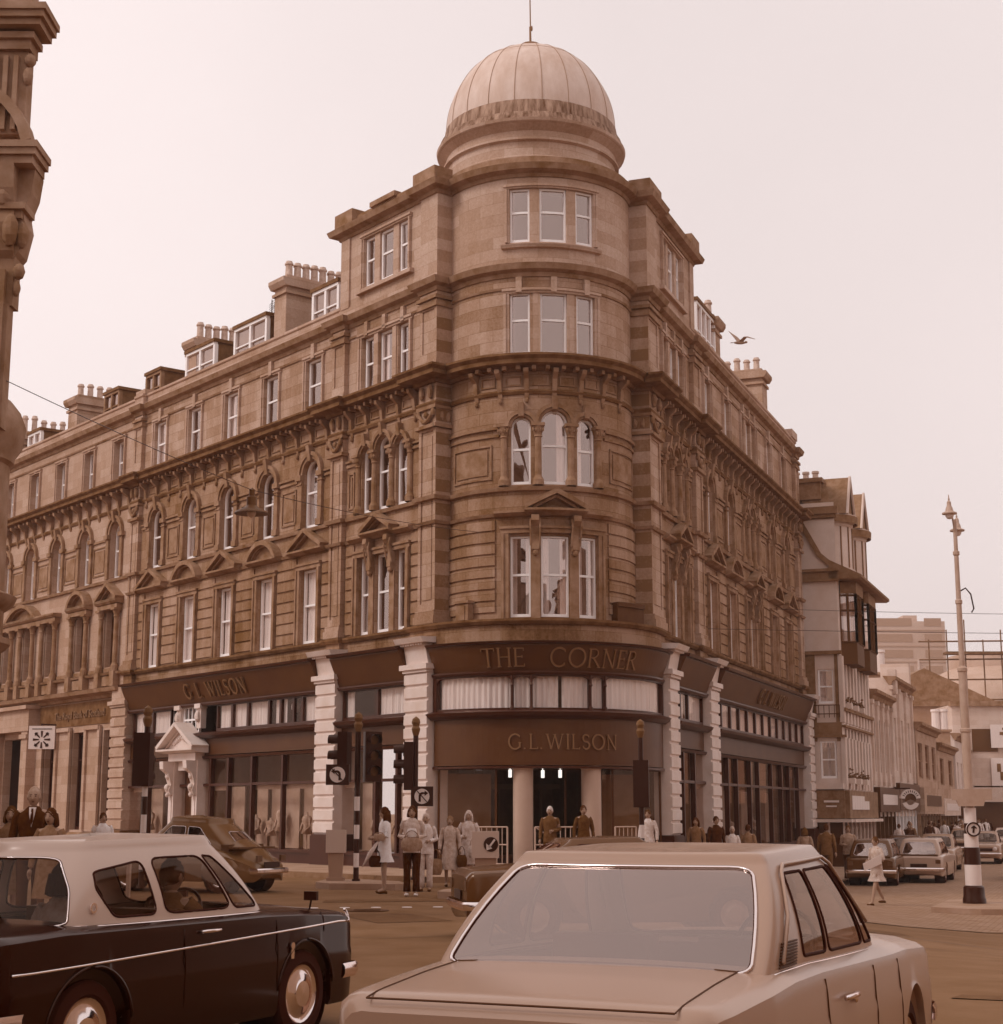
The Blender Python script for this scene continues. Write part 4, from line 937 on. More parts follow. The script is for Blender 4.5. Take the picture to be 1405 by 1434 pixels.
for u, o in ((-1.75, -.5), (-.68, -1.2), (-.1, -.9)):
    x, y, _ = SB.pt(u, 0, o); mb = MB(); tube(mb, [(x, y, 2.8), (x, y, 2.68)], .01, 5); bx(mb, x - .045, x + .045, y - .045, y + .045, 2.48, 2.68); mb.build('entrance_lamp', mat('lit_lamp_glass', .8, .4, emit=1.2), WB)
# small grille box and slate box on the ledge by the turret
mb = MB(); sbox(mb, ST, -2.72, -2.3, 6.56, 7.05, 0, .25); sbox(mb, ST, -2.76, -2.26, 7.05, 7.12, 0, .3); sbox(mb, ST, -2.62, -2.4, 6.6, 6.98, .25, .27); mb.build('ledge_hatch', TRIM, WB)
mb = MB(); sbox(mb, SB, 1.4, 2.5, 6.58, 7.1, -.55, .0); sbox(mb, SB, 1.4, 2.5, 6.98, 7.1, .0, .04); mb.build('ledge_trough', mat('dark_timber_box', .03, .7, .05, 4), WB)
# shop interiors with goods in the windows
mb = MB(); gd = MB()
for S, u0, u1 in ((SL, 1.08, 4.55), (SL, 5.6, 18.25), (SR, 1.85, 5.6), (SR, 6.7, 22)):
    mb.add([S.pt(u0, .5, -2.2), S.pt(u1, .5, -2.2), S.pt(u1, 3.9, -2.2), S.pt(u0, 3.9, -2.2)], [(0, 1, 2, 3)])
    mb.add([S.pt(u0, .5, -.1), S.pt(u1, .5, -.1), S.pt(u1, .5, -2.2), S.pt(u0, .5, -2.2)], [(0, 1, 2, 3)])
    mb.add([S.pt(u0, 3.92, -.1), S.pt(u1, 3.92, -.1), S.pt(u1, 3.92, -2.2), S.pt(u0, 3.92, -2.2)], [(0, 1, 2, 3)])
mb.build('shop_interior', INTERM, WB)
mb = MB()
for S, a, b, z1 in ((SL, 5.85, 7.6, 2.38), (SL, 7.85, 9.5, 2.38), (SL, 9.75, 10.4, 2.3), (SL, 11.2, 12.2, 2.4), (SL, 15.3, 15.9, 2.4), (SL, 16.9, 18.0, 2.4), (SL, 1.2, 1.65, 2.4), (SL, 1.8, 2.5, 2.3), (SL, 3.9, 4.4, 2.4), (SR, 2.0, 2.9, 2.4), (SR, 4.4, 5.4, 2.4), (SR, 7, 8.4, 2.4), (SR, 10, 11, 2.3), (SR, 13.4, 15, 2.3), (SR, 17.4, 18.4, 2.3)):
    sbox(mb, S, a, b, .52, z1, -.75, -.7)
    if z1 > 2.35: sbox(mb, S, a - .05, b + .1, 2.28, 2.44, -.2, -.16)
mb.build('window_backdrop', DISP, WB)
for S, u, z in ((SL, 6.3, .5), (SL, 7.0, .5), (SL, 8.5, .5), (SL, 9.1, .5), (SL, 10.0, .5), (SL, 17.3, .5), (SL, 3.2, .5), (SL, 2.2, .5), (SR, 2.4, .5), (SR, 7.7, .5), (SR, 10.5, .5), (SR, 14, .5)):
    gd = MB(); x, y, _ = S.pt(u, 0, -.45); h = .85 + .5 * random.random()
    lathe(gd, (x, y, z), [(.16, 0), (.02, .03), (.02, h * .4), (.17, h * .42), (.1, h * .62), (.16, h * .8), (.13, h * .88), (.045, h * .92), (.04, h), (0, h + .01)], 12)
    for s in (-1, 1): tube(gd, [S.pt(u + s * .14, z + h * .84, -.45), S.pt(u + s * .24, z + h * .6, -.4), S.pt(u + s * .12, z + h * .5, -.3)], .035, 6)
    gd.build('mannequin', DISPG, WB, smooth=True)
# classical doorway
def doorway():
    mb = MB(); S = SL; a, b = 12.5, 14.9; c = (a + b) / 2
    for s in (-1, 1):
        u = c + s * .82; sbox(mb, S, u - .17, u + .17, -.1, 3.25, -.2, .22); sbox(mb, S, u - .22, u + .22, -.1, .3, -.2, .28)
        sbox(mb, S, u - .05 - .03, u + .05 + .03, .5, 2.1, .22, .25)
        sprof(mb, S, u - .13, u + .13, [(.2, 3.25), (.62, 3.25), (.6, 3.0), (.4, 2.85), (.3, 2.5), (.38, 2.3), (.3, 2.15), (.2, 2.15)])
        for z, r in ((3.05, .13), (2.75, .09), (2.4, .11), (2.15, .07)): ell(mb, S.pt(u, z, .48 if z > 2.9 else .36), (r, r, r * 1.1), 9, 6, .15)
    sbox(mb, S, c - .95, c + .95, 3.25, 3.5, -.2, .3); sbox(mb, S, c - .6, c + .6, 2.95, 3.25, -.2, .1)
    pediment(mb, S, c, 2.55, 3.5, .85, .0, False, .62); spoly(mb, S, [(c - 1.1, 3.66), (c + 1.1, 3.66), (c, 4.36)], 0, .3)
    for k in range(9): ell(mb, S.pt(c - .5 + .125 * k, 3.85 + .2 * (1 - abs(k - 4) / 4), .32), (.07, .07, .08), 7, 5, .3)
    for s in (-1, 1):
        u = c + s * .72; sbox(mb, S, u - .14, u + .14, 4.3, 5.1, -.1, .1); sbox(mb, S, u - .2, u + .2, 4.95, 5.1, -.1, .18); ell(mb, S.pt(u, 4.7, .12), (.12, .12, .2), 8, 6, .2)
    d = mb.build('doorway', WHITE, WB)
    mb = MB(); sbox(mb, S, c - .62, c + .62, 0, 2.95, -.25, -.2); sbox(mb, S, c - .5, c + .5, 1.9, 2.8, -.2, -.17); sbox(mb, S, c - .5, c - .04, .2, 1.75, -.2, -.17); sbox(mb, S, c + .04, c + .5, .2, 1.75, -.2, -.17); mb.build('street_door', BROWN, d)
    window(S, c, 1.1, 4.17, 5.05, -.04, WB, sash=SASH, meet=.5, bars=3, thin=.05, gl=GLASSCR)
doorway()
mb = MB(); ell(mb, SL.pt(7.6, 4.75, -.35), (.15, .15, .2), 12, 8); mb.build('globe_lamp', PAINTW, WB, smooth=True)
# ------------------------------------------------------------------ bank beside it
BK = root('bank_building', (*P2(SL, 25, 0), 0), 'pale stone bank building with arched upper windows left of the corner shop', 'building')
BE = 41.0; mb = MB(); B2 = [20.45, 23.1, 25.75, 28.4, 31.05, 33.7, 36.3]; B0 = LEND + .02
grp = [(20.45, .98), (23.1, .98), (26.0, .95), (28.2, .95), (30.4, .95), (33.7, .98), (36.3, .98)]
gwin = [(20.25, 1.0), (22.85, 1.1), (25.45, 1.1), (32.5, 1.1), (35.2, 1.1)]
ops = [(c - w / 2, c + w / 2, 6.85, 9.0, False) for c, w in grp] + [(c - .46, c + .46, 10.14, 12.28, True) for c in B2] + [(c - .43, c + .43, 13.78, 15.4, False) for c in B2]
ops += [(c - w / 2, c + w / 2, .95, 4.55, False) for c, w in gwin] + [(27.6, 30.2, .0, 4.5, False)]
wall(mb, SL, B0, BE, -.3, 16.4, ow, ops, rd=.32)
mb.add([SL.pt(BE, -1, ow), SL.pt(BE, 16.5, ow), SL.pt(BE, 16.5, -9), SL.pt(BE, -1, -9)], [(0, 1, 2, 3)])
mb.build('wall', BANKST, BK)
for c, w in grp: window(SL, c, w - .02, 6.86, 8.98, ow - .24, BK, sash=DARKSASH, curt=None, thin=.07)
for c in B2: window(SL, c, .9, 10.15, 12.27, ow - .24, BK, arch=True, curt=cur(random.choice(['side', None]))); window(SL, c, .84, 13.79, 15.39, ow - .22, BK, curt=cur(random.choice([None, 'side'])))
for c, w in gwin: window(SL, c, w - .04, .96, 4.53, ow - .24, BK, sash=MAROON, gl=GLASSSH, meet=.72, thin=.07, curt=None)
mb = MB(); sbox(mb, SL, 27.9, 29.9, 0, 3.2, ow - .8, ow - .7); mb.build('bank_door', MAROON, BK)
bp = [P2(SL, BE, ow), P2(SL, B0, ow)]
for nm, m_, prs in (('main_cornice', TRIMD, [[(-.3, 13.28), (.1, 13.28), (.14, 13.36), (.46, 13.41), (.46, 13.52), (.56, 13.6), (.56, 13.66), (-.3, 13.76)], [(-.1, 12.64), (.05, 12.64), (.09, 12.72), (.04, 12.78), (-.1, 12.78)]]),
                    ('attic_cornice', TRIM, [[(-.3, 15.92), (.04, 15.95), (.07, 16.06), (.22, 16.12), (.28, 16.28), (-.3, 16.36)]]),
                    ('parapet', STONE2, [[(-.25, 16.36), (.02, 16.36), (.02, 16.62), (.07, 16.66), (.07, 16.74), (-.25, 16.74)]]),
                    ('string_course', TRIM, [[(-.2, 9.97), (.1, 10.0), (.13, 10.1), (-.2, 10.14)], [(-.1, 6.5), (.16, 6.54), (.2, 6.62), (-.1, 6.66)], [(-.1, 5.7), (.12, 5.72), (.16, 5.82), (.45, 5.9), (.5, 6.04), (-.1, 6.08)], [(-.1, 6.66), (.05, 6.66), (.05, 6.8), (-.1, 6.8)], [(-.2, 15.58), (.04, 15.6), (.06, 15.66), (-.2, 15.68)]]),
                    ('plinth_course', TRIM, [[(-.1, -.4), (.12, -.4), (.12, .75), (.05, .85), (-.1, .9)]])):
    mb = MB()
    for pr in prs: sweep(mb, bp, pr)
    mb.build(nm, m_, BK)
# dressings
def bank_arch(c, o=ow):
    mb = MB(); z = 11.82
    sarc(mb, SL, c, z, .46, .58, o, o + .08); sarc(mb, SL, c, z, .58, .68, o, o + .13); sprof(mb, SL, c - .08, c + .08, [(o, z + .4), (o + .16, z + .42), (o + .22, z + .84), (o, z + .84)])
    for s in (-1, 1): sbox(mb, SL, c + s * .62 - .17, c + s * .62 + .17, z - .16, z, o, o + .16); sbox(mb, SL, c + s * .58 - .1, c + s * .58 + .1, 10.14, z - .16, o, o + .09)
    mb.build('arched_surround', TRIM, BK)
    mb = MB(); surround(mb, SL, c - .43, c + .43, 13.76, 15.4, o, t=.12, pr=.05); sbox(mb, SL, c - .12, c + .12, 15.4, 15.56, o, o + .08); mb.build('window_surround', BANKST, BK)
for c in B2: bank_arch(c)
def aedicule(cs, w, seg, pc, pw):
    mb = MB(); o = ow
    for c in cs:
        for s in (-1, 1):
            u = c + s * (w / 2 + .16); x, y, _ = SL.pt(u, 0, o + .14)
            lathe(mb, (x, y, 0), [(.15, 6.66), (.15, 6.85), (.12, 6.9), (.1, 6.95), (.09, 8.6), (.12, 8.65), (.1, 8.7), (.15, 8.85), (.16, 8.9)], 10); sbox(mb, SL, u - .17, u + .17, 8.88, 8.96, o, o + .32)
            sbox(mb, SL, u - .17, u + .17, 6.1, 6.66, o, o + .26)
        for k in range(1): sbox(mb, SL, c - w / 2 + .05, c + w / 2 - .05, 6.15, 6.5, o, o + .12)
    a, b = cs[0] - w / 2 - .34, cs[-1] + w / 2 + .34
    sbox(mb, SL, a, b, 8.96, 9.12, o, o + .24); sprof(mb, SL, a - .08, b + .08, [(o, 9.12), (o + .28, 9.14), (o + .36, 9.22), (o + .36, 9.28), (o, 9.3)])
    pediment(mb, SL, pc, pw, 9.16, .62, o, seg, .36); mb.build('pedimented_surround', TRIM, BK)
aedicule([20.45], .98, False, 20.45, 1.8); aedicule([23.1], .98, True, 23.1, 1.8); aedicule([26.0, 28.2, 30.4], .95, True, 28.6, 3.2); aedicule([33.7], .98, False, 33.7, 1.8)
for a, b in ((19.55, 19.7), (20.9, 22.15), (23.5, 24.8), (26.1, 27.5)):
    mb = MB(); sbox(mb, SL, a, b, .9, 4.6, ow, ow + .05)
    for uu in (a + .04, b - .04) if b - a > .5 else (): sbox(mb, SL, uu - .1, uu + .1, .9, 4.72, ow + .05, ow + .14)
    sbox(mb, SL, a, b, 4.6, 4.75, ow, ow + .18); mb.build('bank_pier', BANKST, BK)
mb = MB(); sbox(mb, SL, 26.7, 31.0, 4.75, 5.7, ow, .32); sbox(mb, SL, 26.6, 31.1, 5.6, 5.75, ow, .5)
for u in (27.15, 30.6): sbox(mb, SL, u - .3, u + .3, .0, 4.75, ow, .28); sbox(mb, SL, u - .36, u + .36, 4.45, 4.62, ow, .36)
mb.build('bank_porch', BANKST, BK)
mb = MB(); sbox(mb, SL, 19.5, 26.6, 4.8, 5.66, ow, ow + .04); q = mb.build('bank_frieze', TRIMD, BK)
mb = MB(); bfont(mb, SL, 'The Royal Bank of Scotland', 25.1, 5.08, .4, -.1, -.06, flip=-1, maxw=4.5); mb.build('bank_lettering', mat('bronze_letters', .13, .5), q)
def bkfr(u0, u1, pitch, o):
    f = MB(); n = round((u1 - u0) / pitch)
    for k in range(n + 1):
        u = u0 + (u1 - u0) * k / n
        sprof(f, SL, u - .07, u + .07, [(o, 13.3), (o + .4, 13.3), (o + .38, 13.18), (o + .16, 13.02), (o + .12, 12.8), (o + .03, 12.5), (o, 12.45)])
        for t in (.27, .6): sbox(f, SL, u + t - .05, u + t + .05, 13.27, 13.37, o, o + .32)
    f.build('frieze_consoles', TRIM, BK)
bkfr(19.3, 40.5, .88, ow)
for a, b in zip([20.45 + .78] + [c + .78 for c in B2[1:-1]], [c - .78 for c in B2[1:]]):
    mb = MB()
    for (x0, x1, y0, y1) in ((a, b, 10.35, 10.4), (a, b, 11.4, 11.45), (a, a + .05, 10.35, 11.45), (b - .05, b, 10.35, 11.45)): sbox(mb, SL, x0, x1, y0, y1, ow, ow + .04)
    sbox(mb, SL, a + .13, b - .13, 10.48, 11.32, ow, ow + .03); sbox(mb, SL, a - .1, b + .1, 11.62, 11.7, ow, ow + .06); mb.build('wall_panel', TRIM, BK)
mb = MB()
mb.add([SL.pt(B0, 16.3, -.3), SL.pt(BE, 16.3, -.3), SL.pt(BE, 16.5, -9), SL.pt(B0, 16.5, -9)], [(0, 1, 2, 3)]); mb.build('roof', SLATE, BK)
mb = MB(); mb.add([SL.pt(B0, 0, -1.9), SL.pt(BE, 0, -1.9), SL.pt(BE, 16.2, -1.9), SL.pt(B0, 16.2, -1.9)], [(0, 1, 2, 3)])
for z in (4.8, 6.5, 9.9, 13.5, 16.2): mb.add([SL.pt(B0, z, -.5), SL.pt(BE, z, -.5), SL.pt(BE, z, -1.9), SL.pt(B0, z, -1.9)], [(0, 1, 2, 3)])
mb.build('interior', INTER, BK)
dormer(SL, 19.0, 20.2, -1.0, 2.6, 18.1, BK, light=False); dormer(SL, 22.6, 23.9, -1.0, 2.6, 18.1, BK, light=False); dormer(SL, 30.3, 31.6, -1.0, 2.6, 17.9, BK)
chimney(SL, 27.0, .9, -1.0, 4.0, 18.5, 19.1, 9, BK); chimney(SL, 33.4, .9, -1.2, 9.0, 18.2, 19.0, 20, BK)
# projecting bank sign
P = SL.pt(25.0, 0, .5); SG = root('bank_sign', (P[0], P[1], 4.4), 'square white bank sign with dark radiating emblem hung out from the bank wall', 'sign')
FS = Flat((P[0] - .45, P[1]), (1, 0), (0, -1))
mb = MB(); sbox(mb, FS, 0, 1.0, 3.98, 4.86, -.16, 0); mb.build('sign_case', PAINTW, SG)
mb = MB(); c = (.5, 4.34)
for k in range(8):
    a = math.pi / 4 * k; ca, sa = math.cos(a), math.sin(a)
    r1 = .33 if k % 2 == 0 else .36
    spoly(mb, FS, [(c[0] + r * ca - w * sa, c[1] + r * sa + w * ca) for r, w in ((.1, .02), (r1, .045), (r1, -.045), (.1, -.02))], .0, .012)
for k in range(4):
    a = math.pi / 2 * k; sarc(mb, FS, c[0] + .25 * math.cos(a + .785), c[1] + .25 * math.sin(a + .785), .05, .09, 0, .012, a - .4, a + 1.97, 8)
sbox(mb, FS, .12, .88, 4.73, 4.76, 0, .01); mb.build('emblem', BLACK, SG)
mb = MB(); tube(mb, [(P[0], P[1] + .1, 4.92), SL.pt(25, 4.92, -.15)], .03, 6); tube(mb, [(P[0], P[1] + .1, 4.86), (P[0], P[1] + .1, 4.96)], .03, 6); mb.build('bracket', BLACK, SG)

# ------------------------------------------------------------------ stone building close on the left
NB = root('foreground_stone_building', (-7.5, 22, 0), 'close ornate stone building edge with heavy cornices at the left of the view', 'building')
FN = Flat((-7.02, 22.0), (-1, 0), (0, -1)); FE = Flat((-7.02, 22.0), (0, 1), (1, 0))
mb = MB(); mb.add([(x, y, z) for z in (6.9, 17.5) for x, y in ((-7.1, 22.12), (-16, 22.12), (-20, 32), (-11.6, 32))], [(0, 1, 5, 4), (1, 2, 6, 5), (2, 3, 7, 6), (3, 0, 4, 7), (0, 1, 2, 3), (4, 5, 6, 7)]); bx(mb, -16, -8.3, 22.3, 24, 0, 6.9)
for z0, z1, x1, y0 in ((8.7, 10.0, -6.99, 22.0), (11.3, 12.6, -6.97, 22.0), (13.3, 17.5, -6.95, 22.0)): bx(mb, -7.5, x1, y0, 22.3, z0, z1)
bx(mb, -7.42, -7.03, 21.93, 22.2, 6.9, 8.7); bx(mb, -7.34, -7.08, 21.88, 22.2, 6.95, 9.2)
for k in range(3): bx(mb, -7.45 + .15 * k, -7.38 + .15 * k, 21.92, 22.2, 11.35, 12.5)
mb.build('wall', ROUGHST, NB)
mb = MB()
def ring(z, d, h, x1=-7.0): bx(mb, -8.2, x1 + d, 22 - d, 22.3 + d * .3, z, z + h)
for z, d, h in ((9.98, .1, .12), (10.1, .16, .1), (10.75, .26, .12), (10.87, .31, .1), (10.97, .34, .1), (12.6, .08, .15), (12.75, .14, .1), (12.9, .26, .1), (13.0, .32, .1), (13.1, .36, .1)): ring(z, d, h)
for s in (0, 1):
    S_ = (FN, FE)[s]; sprof(mb, S_, -.02, .42, [(0, 10.75), (.26, 10.75), (.22, 10.4), (.12, 10.1), (.16, 9.9), (.08, 9.5), (0, 9.4)])
for p, r in (((-6.95, 22.0, 12.2), (.08, .08, .14)), ((-6.93, 22.0, 12.45), (.09, .09, .1)), ((-6.9, 22, 9.75), (.1, .1, .2)), ((-6.92, 22, 9.2), (.09, .09, .12)), ((-6.94, 22, 8.95), (.06, .06, .12)), ((-7.2, 21.9, 10.3), (.2, .12, .18)), ((-7.05, 21.9, 9.8), (.12, .1, .25))): ell(mb, p, r, 10, 8, .12)
sarc(mb, FN, 1.0, 10.9, 1.1, 1.25, -.1, .2, .2, math.pi - .2); mb.build('carved_cornice', ROUGHST, NB)
mb = MB(); lathe(mb, (-8.12, 22.6, 0), [(1.12, 0), (1.12, .8), (1.02, .9), (1.0, 3.8), (1.08, 3.86), (1.14, 3.92), (1.14, 4.0), (1.03, 4.04), (1.03, 4.4), (1.16, 4.5), (1.2, 4.6), (1.02, 4.68), (1.0, 6.5), (1.06, 6.55), (1.06, 6.65), (1.16, 6.8), (1.2, 7.1), (1.12, 7.3), (1.0, 7.45), (.9, 7.5), (0, 7.51)], 40)
mb.build('corner_shaft', ROUGHST, NB, smooth=True, auto=35)

# ------------------------------------------------------------------ half-timbered shop building on the right street
S0 = 23.25; OUT = 1.3; pS = SR.pt(S0, 0, 0); SS = Flat((pS[0], pS[1]), nR, -dR)
SF = Flat(SR.pt(S0, 0, OUT)[:2], dR, nR)                      # its street front, u from 0
BB = root('half_timbered_building', (pS[0] + 1, pS[1] + 2, -.6), 'tall plastered building with twin gabled bays, eaves and oriel windows beside the corner shop', 'building')
PLAST = mat('pale_render', .44, .9, .56, .9, bump=.1); TIMB = mat('dark_timber', .10, .8, .17, 4); TIMD = mat('black_timber', .05, .7)
mb = MB()
wall(mb, SS, -3, OUT, -1.2, 14.2, 0, [(.38, 1.02, 5.92, 7.3, False), (.38, 1.05, 2.93, 4.42, False)], rd=.15)
wall(mb, SF, 0, 7.8, -1.2, 11, 0, [(.6 + i * .85, 1.12 + i * .85, 5.95, 7.75, False) for i in range(8)] + [(.6 + i * .85, 1.12 + i * .85, 2.95, 4.95, False) for i in range(8)], rd=.15)
mb.add([SF.pt(7.8, -1, 0), SF.pt(7.8, 11, 0), SF.pt(7.8, 11, -8), SF.pt(7.8, -1, -8)], [(0, 1, 2, 3)])
mb.build('wall', PLAST, BB)
for z0, z1 in ((5.92, 7.3), (2.93, 4.42)): window(SS, .71, .63, z0, z1, -.08, BB, curt=[(.0, .5)] if z0 > 5 else [(.4, .6)], meet=.5)
for i in range(8):
    for z0, z1 in ((5.95, 7.75), (2.95, 4.95)): window(SF, .86 + i * .85, .5, z0, z1, -.1, BB, sash=TIMD, meet=.6, thin=.05)
mb = MB()
mb = MB(); sbox(mb, SS, -3, OUT + .12, 10.9, 11.0, 0, .16); mb.build('timber_beam', TIMB, BB)
mb = MB(); sbox(mb, SS, -3, OUT + .06, 11.0, 11.3, 0, .1); mb.build('timber_beam', TIMB, BB)
mb = MB(); sbox(mb, SS, -3, OUT + .14, 11.3, 11.42, 0, .2); mb.build('timber_beam', TIMB, BB)
mb = MB(); sbar(mb, SS, (-.1, 13.45), (.62, 12.05), .2, 0, .12); mb.build('timber_beam', TIMB, BB)
mb = MB(); sbar(mb, SS, (.6, 12.05), (1.34, 11.38), .2, 0, .12); mb.build('timber_beam', TIMB, BB)
mb = MB(); sbox(mb, SS, -3, OUT + .1, 7.9, 8.05, 0, .14); mb.build('timber_beam', TIMB, BB)
mb = MB(); sbox(mb, SS, .1, OUT, 4.66, 5.16, 0, .06); mb.build('timber_beam', TIMB, BB)
mb = MB(); sbox(mb, SF, 0, 7.8, 4.98, 5.06, 0, .14); mb.build('timber_beam', TIMB, BB)
mb = MB(); sbox(mb, SF, 0, 7.8, 5.62, 5.75, 0, .18); mb.build('timber_beam', TIMB, BB)
mb = MB(); sbox(mb, SS, .1, OUT + .18, 4.56, 4.66, 0, .14); mb.build('timber_beam', TIMB, BB)
mb = MB(); sbox(mb, SS, -.1, .3, 4.4, 7.9, 0, .05); mb.build('timber_beam', TIMB, BB)
mb = MB(); sbox(mb, SS, 1.08, 1.22, 4.4, 7.9, 0, .02); mb.build('timber_beam', TIMB, BB)

mb = MB()
for z0, z1 in ((5.16, 7.85), (2.5, 4.56)):
    for i in range(9): sbox(mb, SF, .1 + i * .85, .42 + i * .85, z0, z1, 0, .1)
    sbox(mb, SS, 1.24, OUT + .1, z0, z1, 0, .06)
mb.build('pilasters', PLAST, BB)
# eaves
mb = MB(); sprof(mb, SF, -.1, 8.3, [(-.3, 11.3), (-.3, 11.0), (.9, 10.95), (1.02, 11.02), (1.02, 11.12), (-.3, 11.8)]); mb.build('eaves', TIMB, BB)
def oriel(u0, u1):
    mb = MB(); d = .62; c = .25
    pts = [(u0, 0), (u0 + c, d), (u1 - c, d), (u1, 0)]
    P = [SF.pt(u, 0, o)[:2] for u, o in pts]
    # frame posts, aprons and cornice, glass inset
    def seg(z0, z1, m_, name, inset=0, parent=None):
        b = MB(); Q = [SF.pt(u, 0, o - inset)[:2] for u, o in pts]
        b.add([(q[0], q[1], z) for z in (z0, z1) for q in Q], [(0, 1, 5, 4), (1, 2, 6, 5), (2, 3, 7, 6), (4, 5, 6, 7), (3, 2, 1, 0)]); return b.build(name, m_, parent)
    a = seg(7.55, 8.45, TIMD, 'oriel_window', parent=BB); seg(10.45, 10.95, TIMB, 'oriel_cornice', -.04, a); seg(8.45, 10.45, GLASSUP, 'pane', .05, a)
    b = MB()
    for (ua, oa), (ub, ob) in zip(pts, pts[1:]):
        n = 3 if abs(ub - ua) > 1 else 2
        for k in range(n + 1):
            u, o = ua + (ub - ua) * k / n, oa + (ob - oa) * k / n; q = SF.pt(u, 0, o); bx(b, q[0] - .045, q[0] + .045, q[1] - .045, q[1] + .045, 8.45, 10.45)
        for z in (8.45, 9.75, 10.38): tube(b, [SF.pt(ua, z, oa), SF.pt(ub, z, ob)], .045, 4)
    b.build('mullions', TIMD, a)
    b = MB(); q0 = SF.pt(u0 + .15, 0, .1); q1 = SF.pt(u1 - .15, 0, .1); b.add([(q0[0], q0[1], 8.45), (q1[0], q1[1], 8.45), (q1[0], q1[1], 10.4), (q0[0], q0[1], 10.4)], [(0, 1, 2, 3)]); b.build('blind', CURT, a)
oriel(.55, 2.9); oriel(4.0, 6.6)
def turret(u):
    x, y, _ = SF.pt(u, 0, -.55); b = MB(); a0 = math.atan2(nR.y, nR.x)
    lathe(b, (x, y, 0), [(1.0, 11.3), (1.12, 11.4), (1.12, 11.5), (1.0, 11.55), (1.0, 13.3), (1.05, 13.35), (1.08, 13.5), (1.2, 13.6), (1.24, 13.8), (1.0, 13.9)], 24, a0 - 1.75, a0 + 1.75); t = b.build('turret', PLAST, BB)
    b = MB()
    for k in range(-3, 4):
        a = a0 + k * .42; bx_ = (x + 1.02 * math.cos(a), y + 1.02 * math.sin(a)); tube(b, [(bx_[0], bx_[1], 11.6), (bx_[0], bx_[1], 13.3)], .035, 5)
    b.build('turret_mullions', TIMB, t)
    b = MB(); lathe(b, (x, y, 0), [(1.26, 13.45), (1.28, 13.75), (1.05, 13.85)], 24, a0 - 1.75, a0 + 1.75); lathe(b, (x, y, 0), [(1.1, 11.3), (1.16, 11.36), (1.05, 11.44)], 24, a0 - 1.75, a0 + 1.75); b.build('turret_cornice', TIMB, t)
    b = MB(); L_ = [SF.pt(u + s * 1.05, 13.8, .45) for s in (-1, 1)] + [SF.pt(u, 15.5, .45)]; K = [SF.pt(u + s * 1.05, 13.8, -3) for s in (-1, 1)] + [SF.pt(u, 15.5, -3)]
    b.add(L_ + K, [(0, 3, 5, 2), (1, 4, 5, 2)]); b.build('gable_roof', SLATE, t)
    b = MB(); L_ = [SF.pt(u + s * .95, 13.82, .38) for s in (-1, 1)] + [SF.pt(u, 15.35, .38)]; b.add(L_, [(0, 1, 2)]); b.build('gable_face', TIMB, t)
    b = MB(); 
    for s in (-1, 1): tube(b, [SF.pt(u + s * 1.08, 13.76, .47), SF.pt(u, 15.52, .47)], .06, 5)
    b.build('bargeboard', PLAST, t)
    b = MB()
    for s in (-1,):
        for k in range(3): p = SF.pt(u + s * (.82 - .2 * k), 14.2 + .32 * k, -.5); ell(b, p, (.07, .07, .07), 6, 4)
    b.build('roof_bosses', PLAST, t)
turret(1.55); turret(5.4)
mb = MB(); mb.add([SF.pt(0, 13.5, -.3), SF.pt(7.8, 13.5, -.3), SF.pt(7.8, 15.2, -2.5), SF.pt(0, 15.2, -2.5)], [(0, 1, 2, 3)])
mb.add([SS.pt(-3, 13.5, 0.05), SS.pt(OUT, 13.5, .05), SS.pt(.9, 15.15, -.6), SS.pt(-3, 15.15, -.6)], [(0, 1, 2, 3)]); mb.build('roof', SLATE, BB)
mb = MB(); sbox(mb, SS, -3, OUT + .1, 13.55, 13.7, 0, .12); sbox(mb, SS, -3, OUT + .16, 13.7, 14.0, 0, .2); mb.build('roof_cornice', TIMB, BB)
mb = MB(); sbox(mb, SS, -1.0, .75, 14.4, 15.2, -1.1, -.2); sbox(mb, SS, -1.1, .85, 15.12, 15.3, -1.2, -.1); ch = mb.build('chimney', SLATE, BB)
for u in (-.75, -.3, .1, .5): p = SS.pt(u, 0, -.6); mb = MB(); lathe(mb, (p[0], p[1], 0), [(.13, 15.28), (.12, 15.55), (.16, 15.57), (.15, 15.66), (.1, 15.66)], 10); mb.build('chimney_pot', POT, ch)
def planter(S, u0, u1, z, parent):
    b = MB(); sbox(b, S, u0, u1, z - .22, z, .05, .32); q = b.build('flower_box', mat('white_planter', .5, .7), parent)
    b = MB()
    for k in range(int((u1 - u0) * 60)): p = S.pt(random.uniform(u0, u1), z + abs(random.gauss(0, .13)), .18 + random.gauss(0, .08)); r = random.uniform(.03, .07); ell(b, p, (r, r, r * .7), 5, 3, .5)
    b.build('flowers', mat('foliage', .05, .8, .16, 9), q)
for k in range(3): planter(SF, .55 + k * 1.7, .95 + k * 1.7, 5.95, BB); planter(SF, .6 + k * 1.7, 1.1 + k * 1.7, 2.95, BB)
mb = MB()
for z in (5.5, 5.85): tube(mb, [SS.pt(.2, z, .12), SS.pt(1.25, z, .12)], .02, 5)
for k in range(6): tube(mb, [SS.pt(.2 + .21 * k, 5.35, .12), SS.pt(.2 + .21 * k, 5.85, .12)], .015, 5)
mb.build('balcony_rail', TIMD, BB)
mb = MB(); sbox(mb, SS, .05, 1.3, 2.5, 2.72, .02, .26); mb.build('white_sill_box', PLAST, BB)
mb = MB(); sbox(mb, SS, -.05, OUT + .02, 1.35, 2.46, 0, .2); sbox(mb, SF, .0, 7.8, 1.35, 2.46, 0, .2); fs = mb.build('shop_fascia', mat('marbled_fascia', .07, .6, .2, 3), BB)
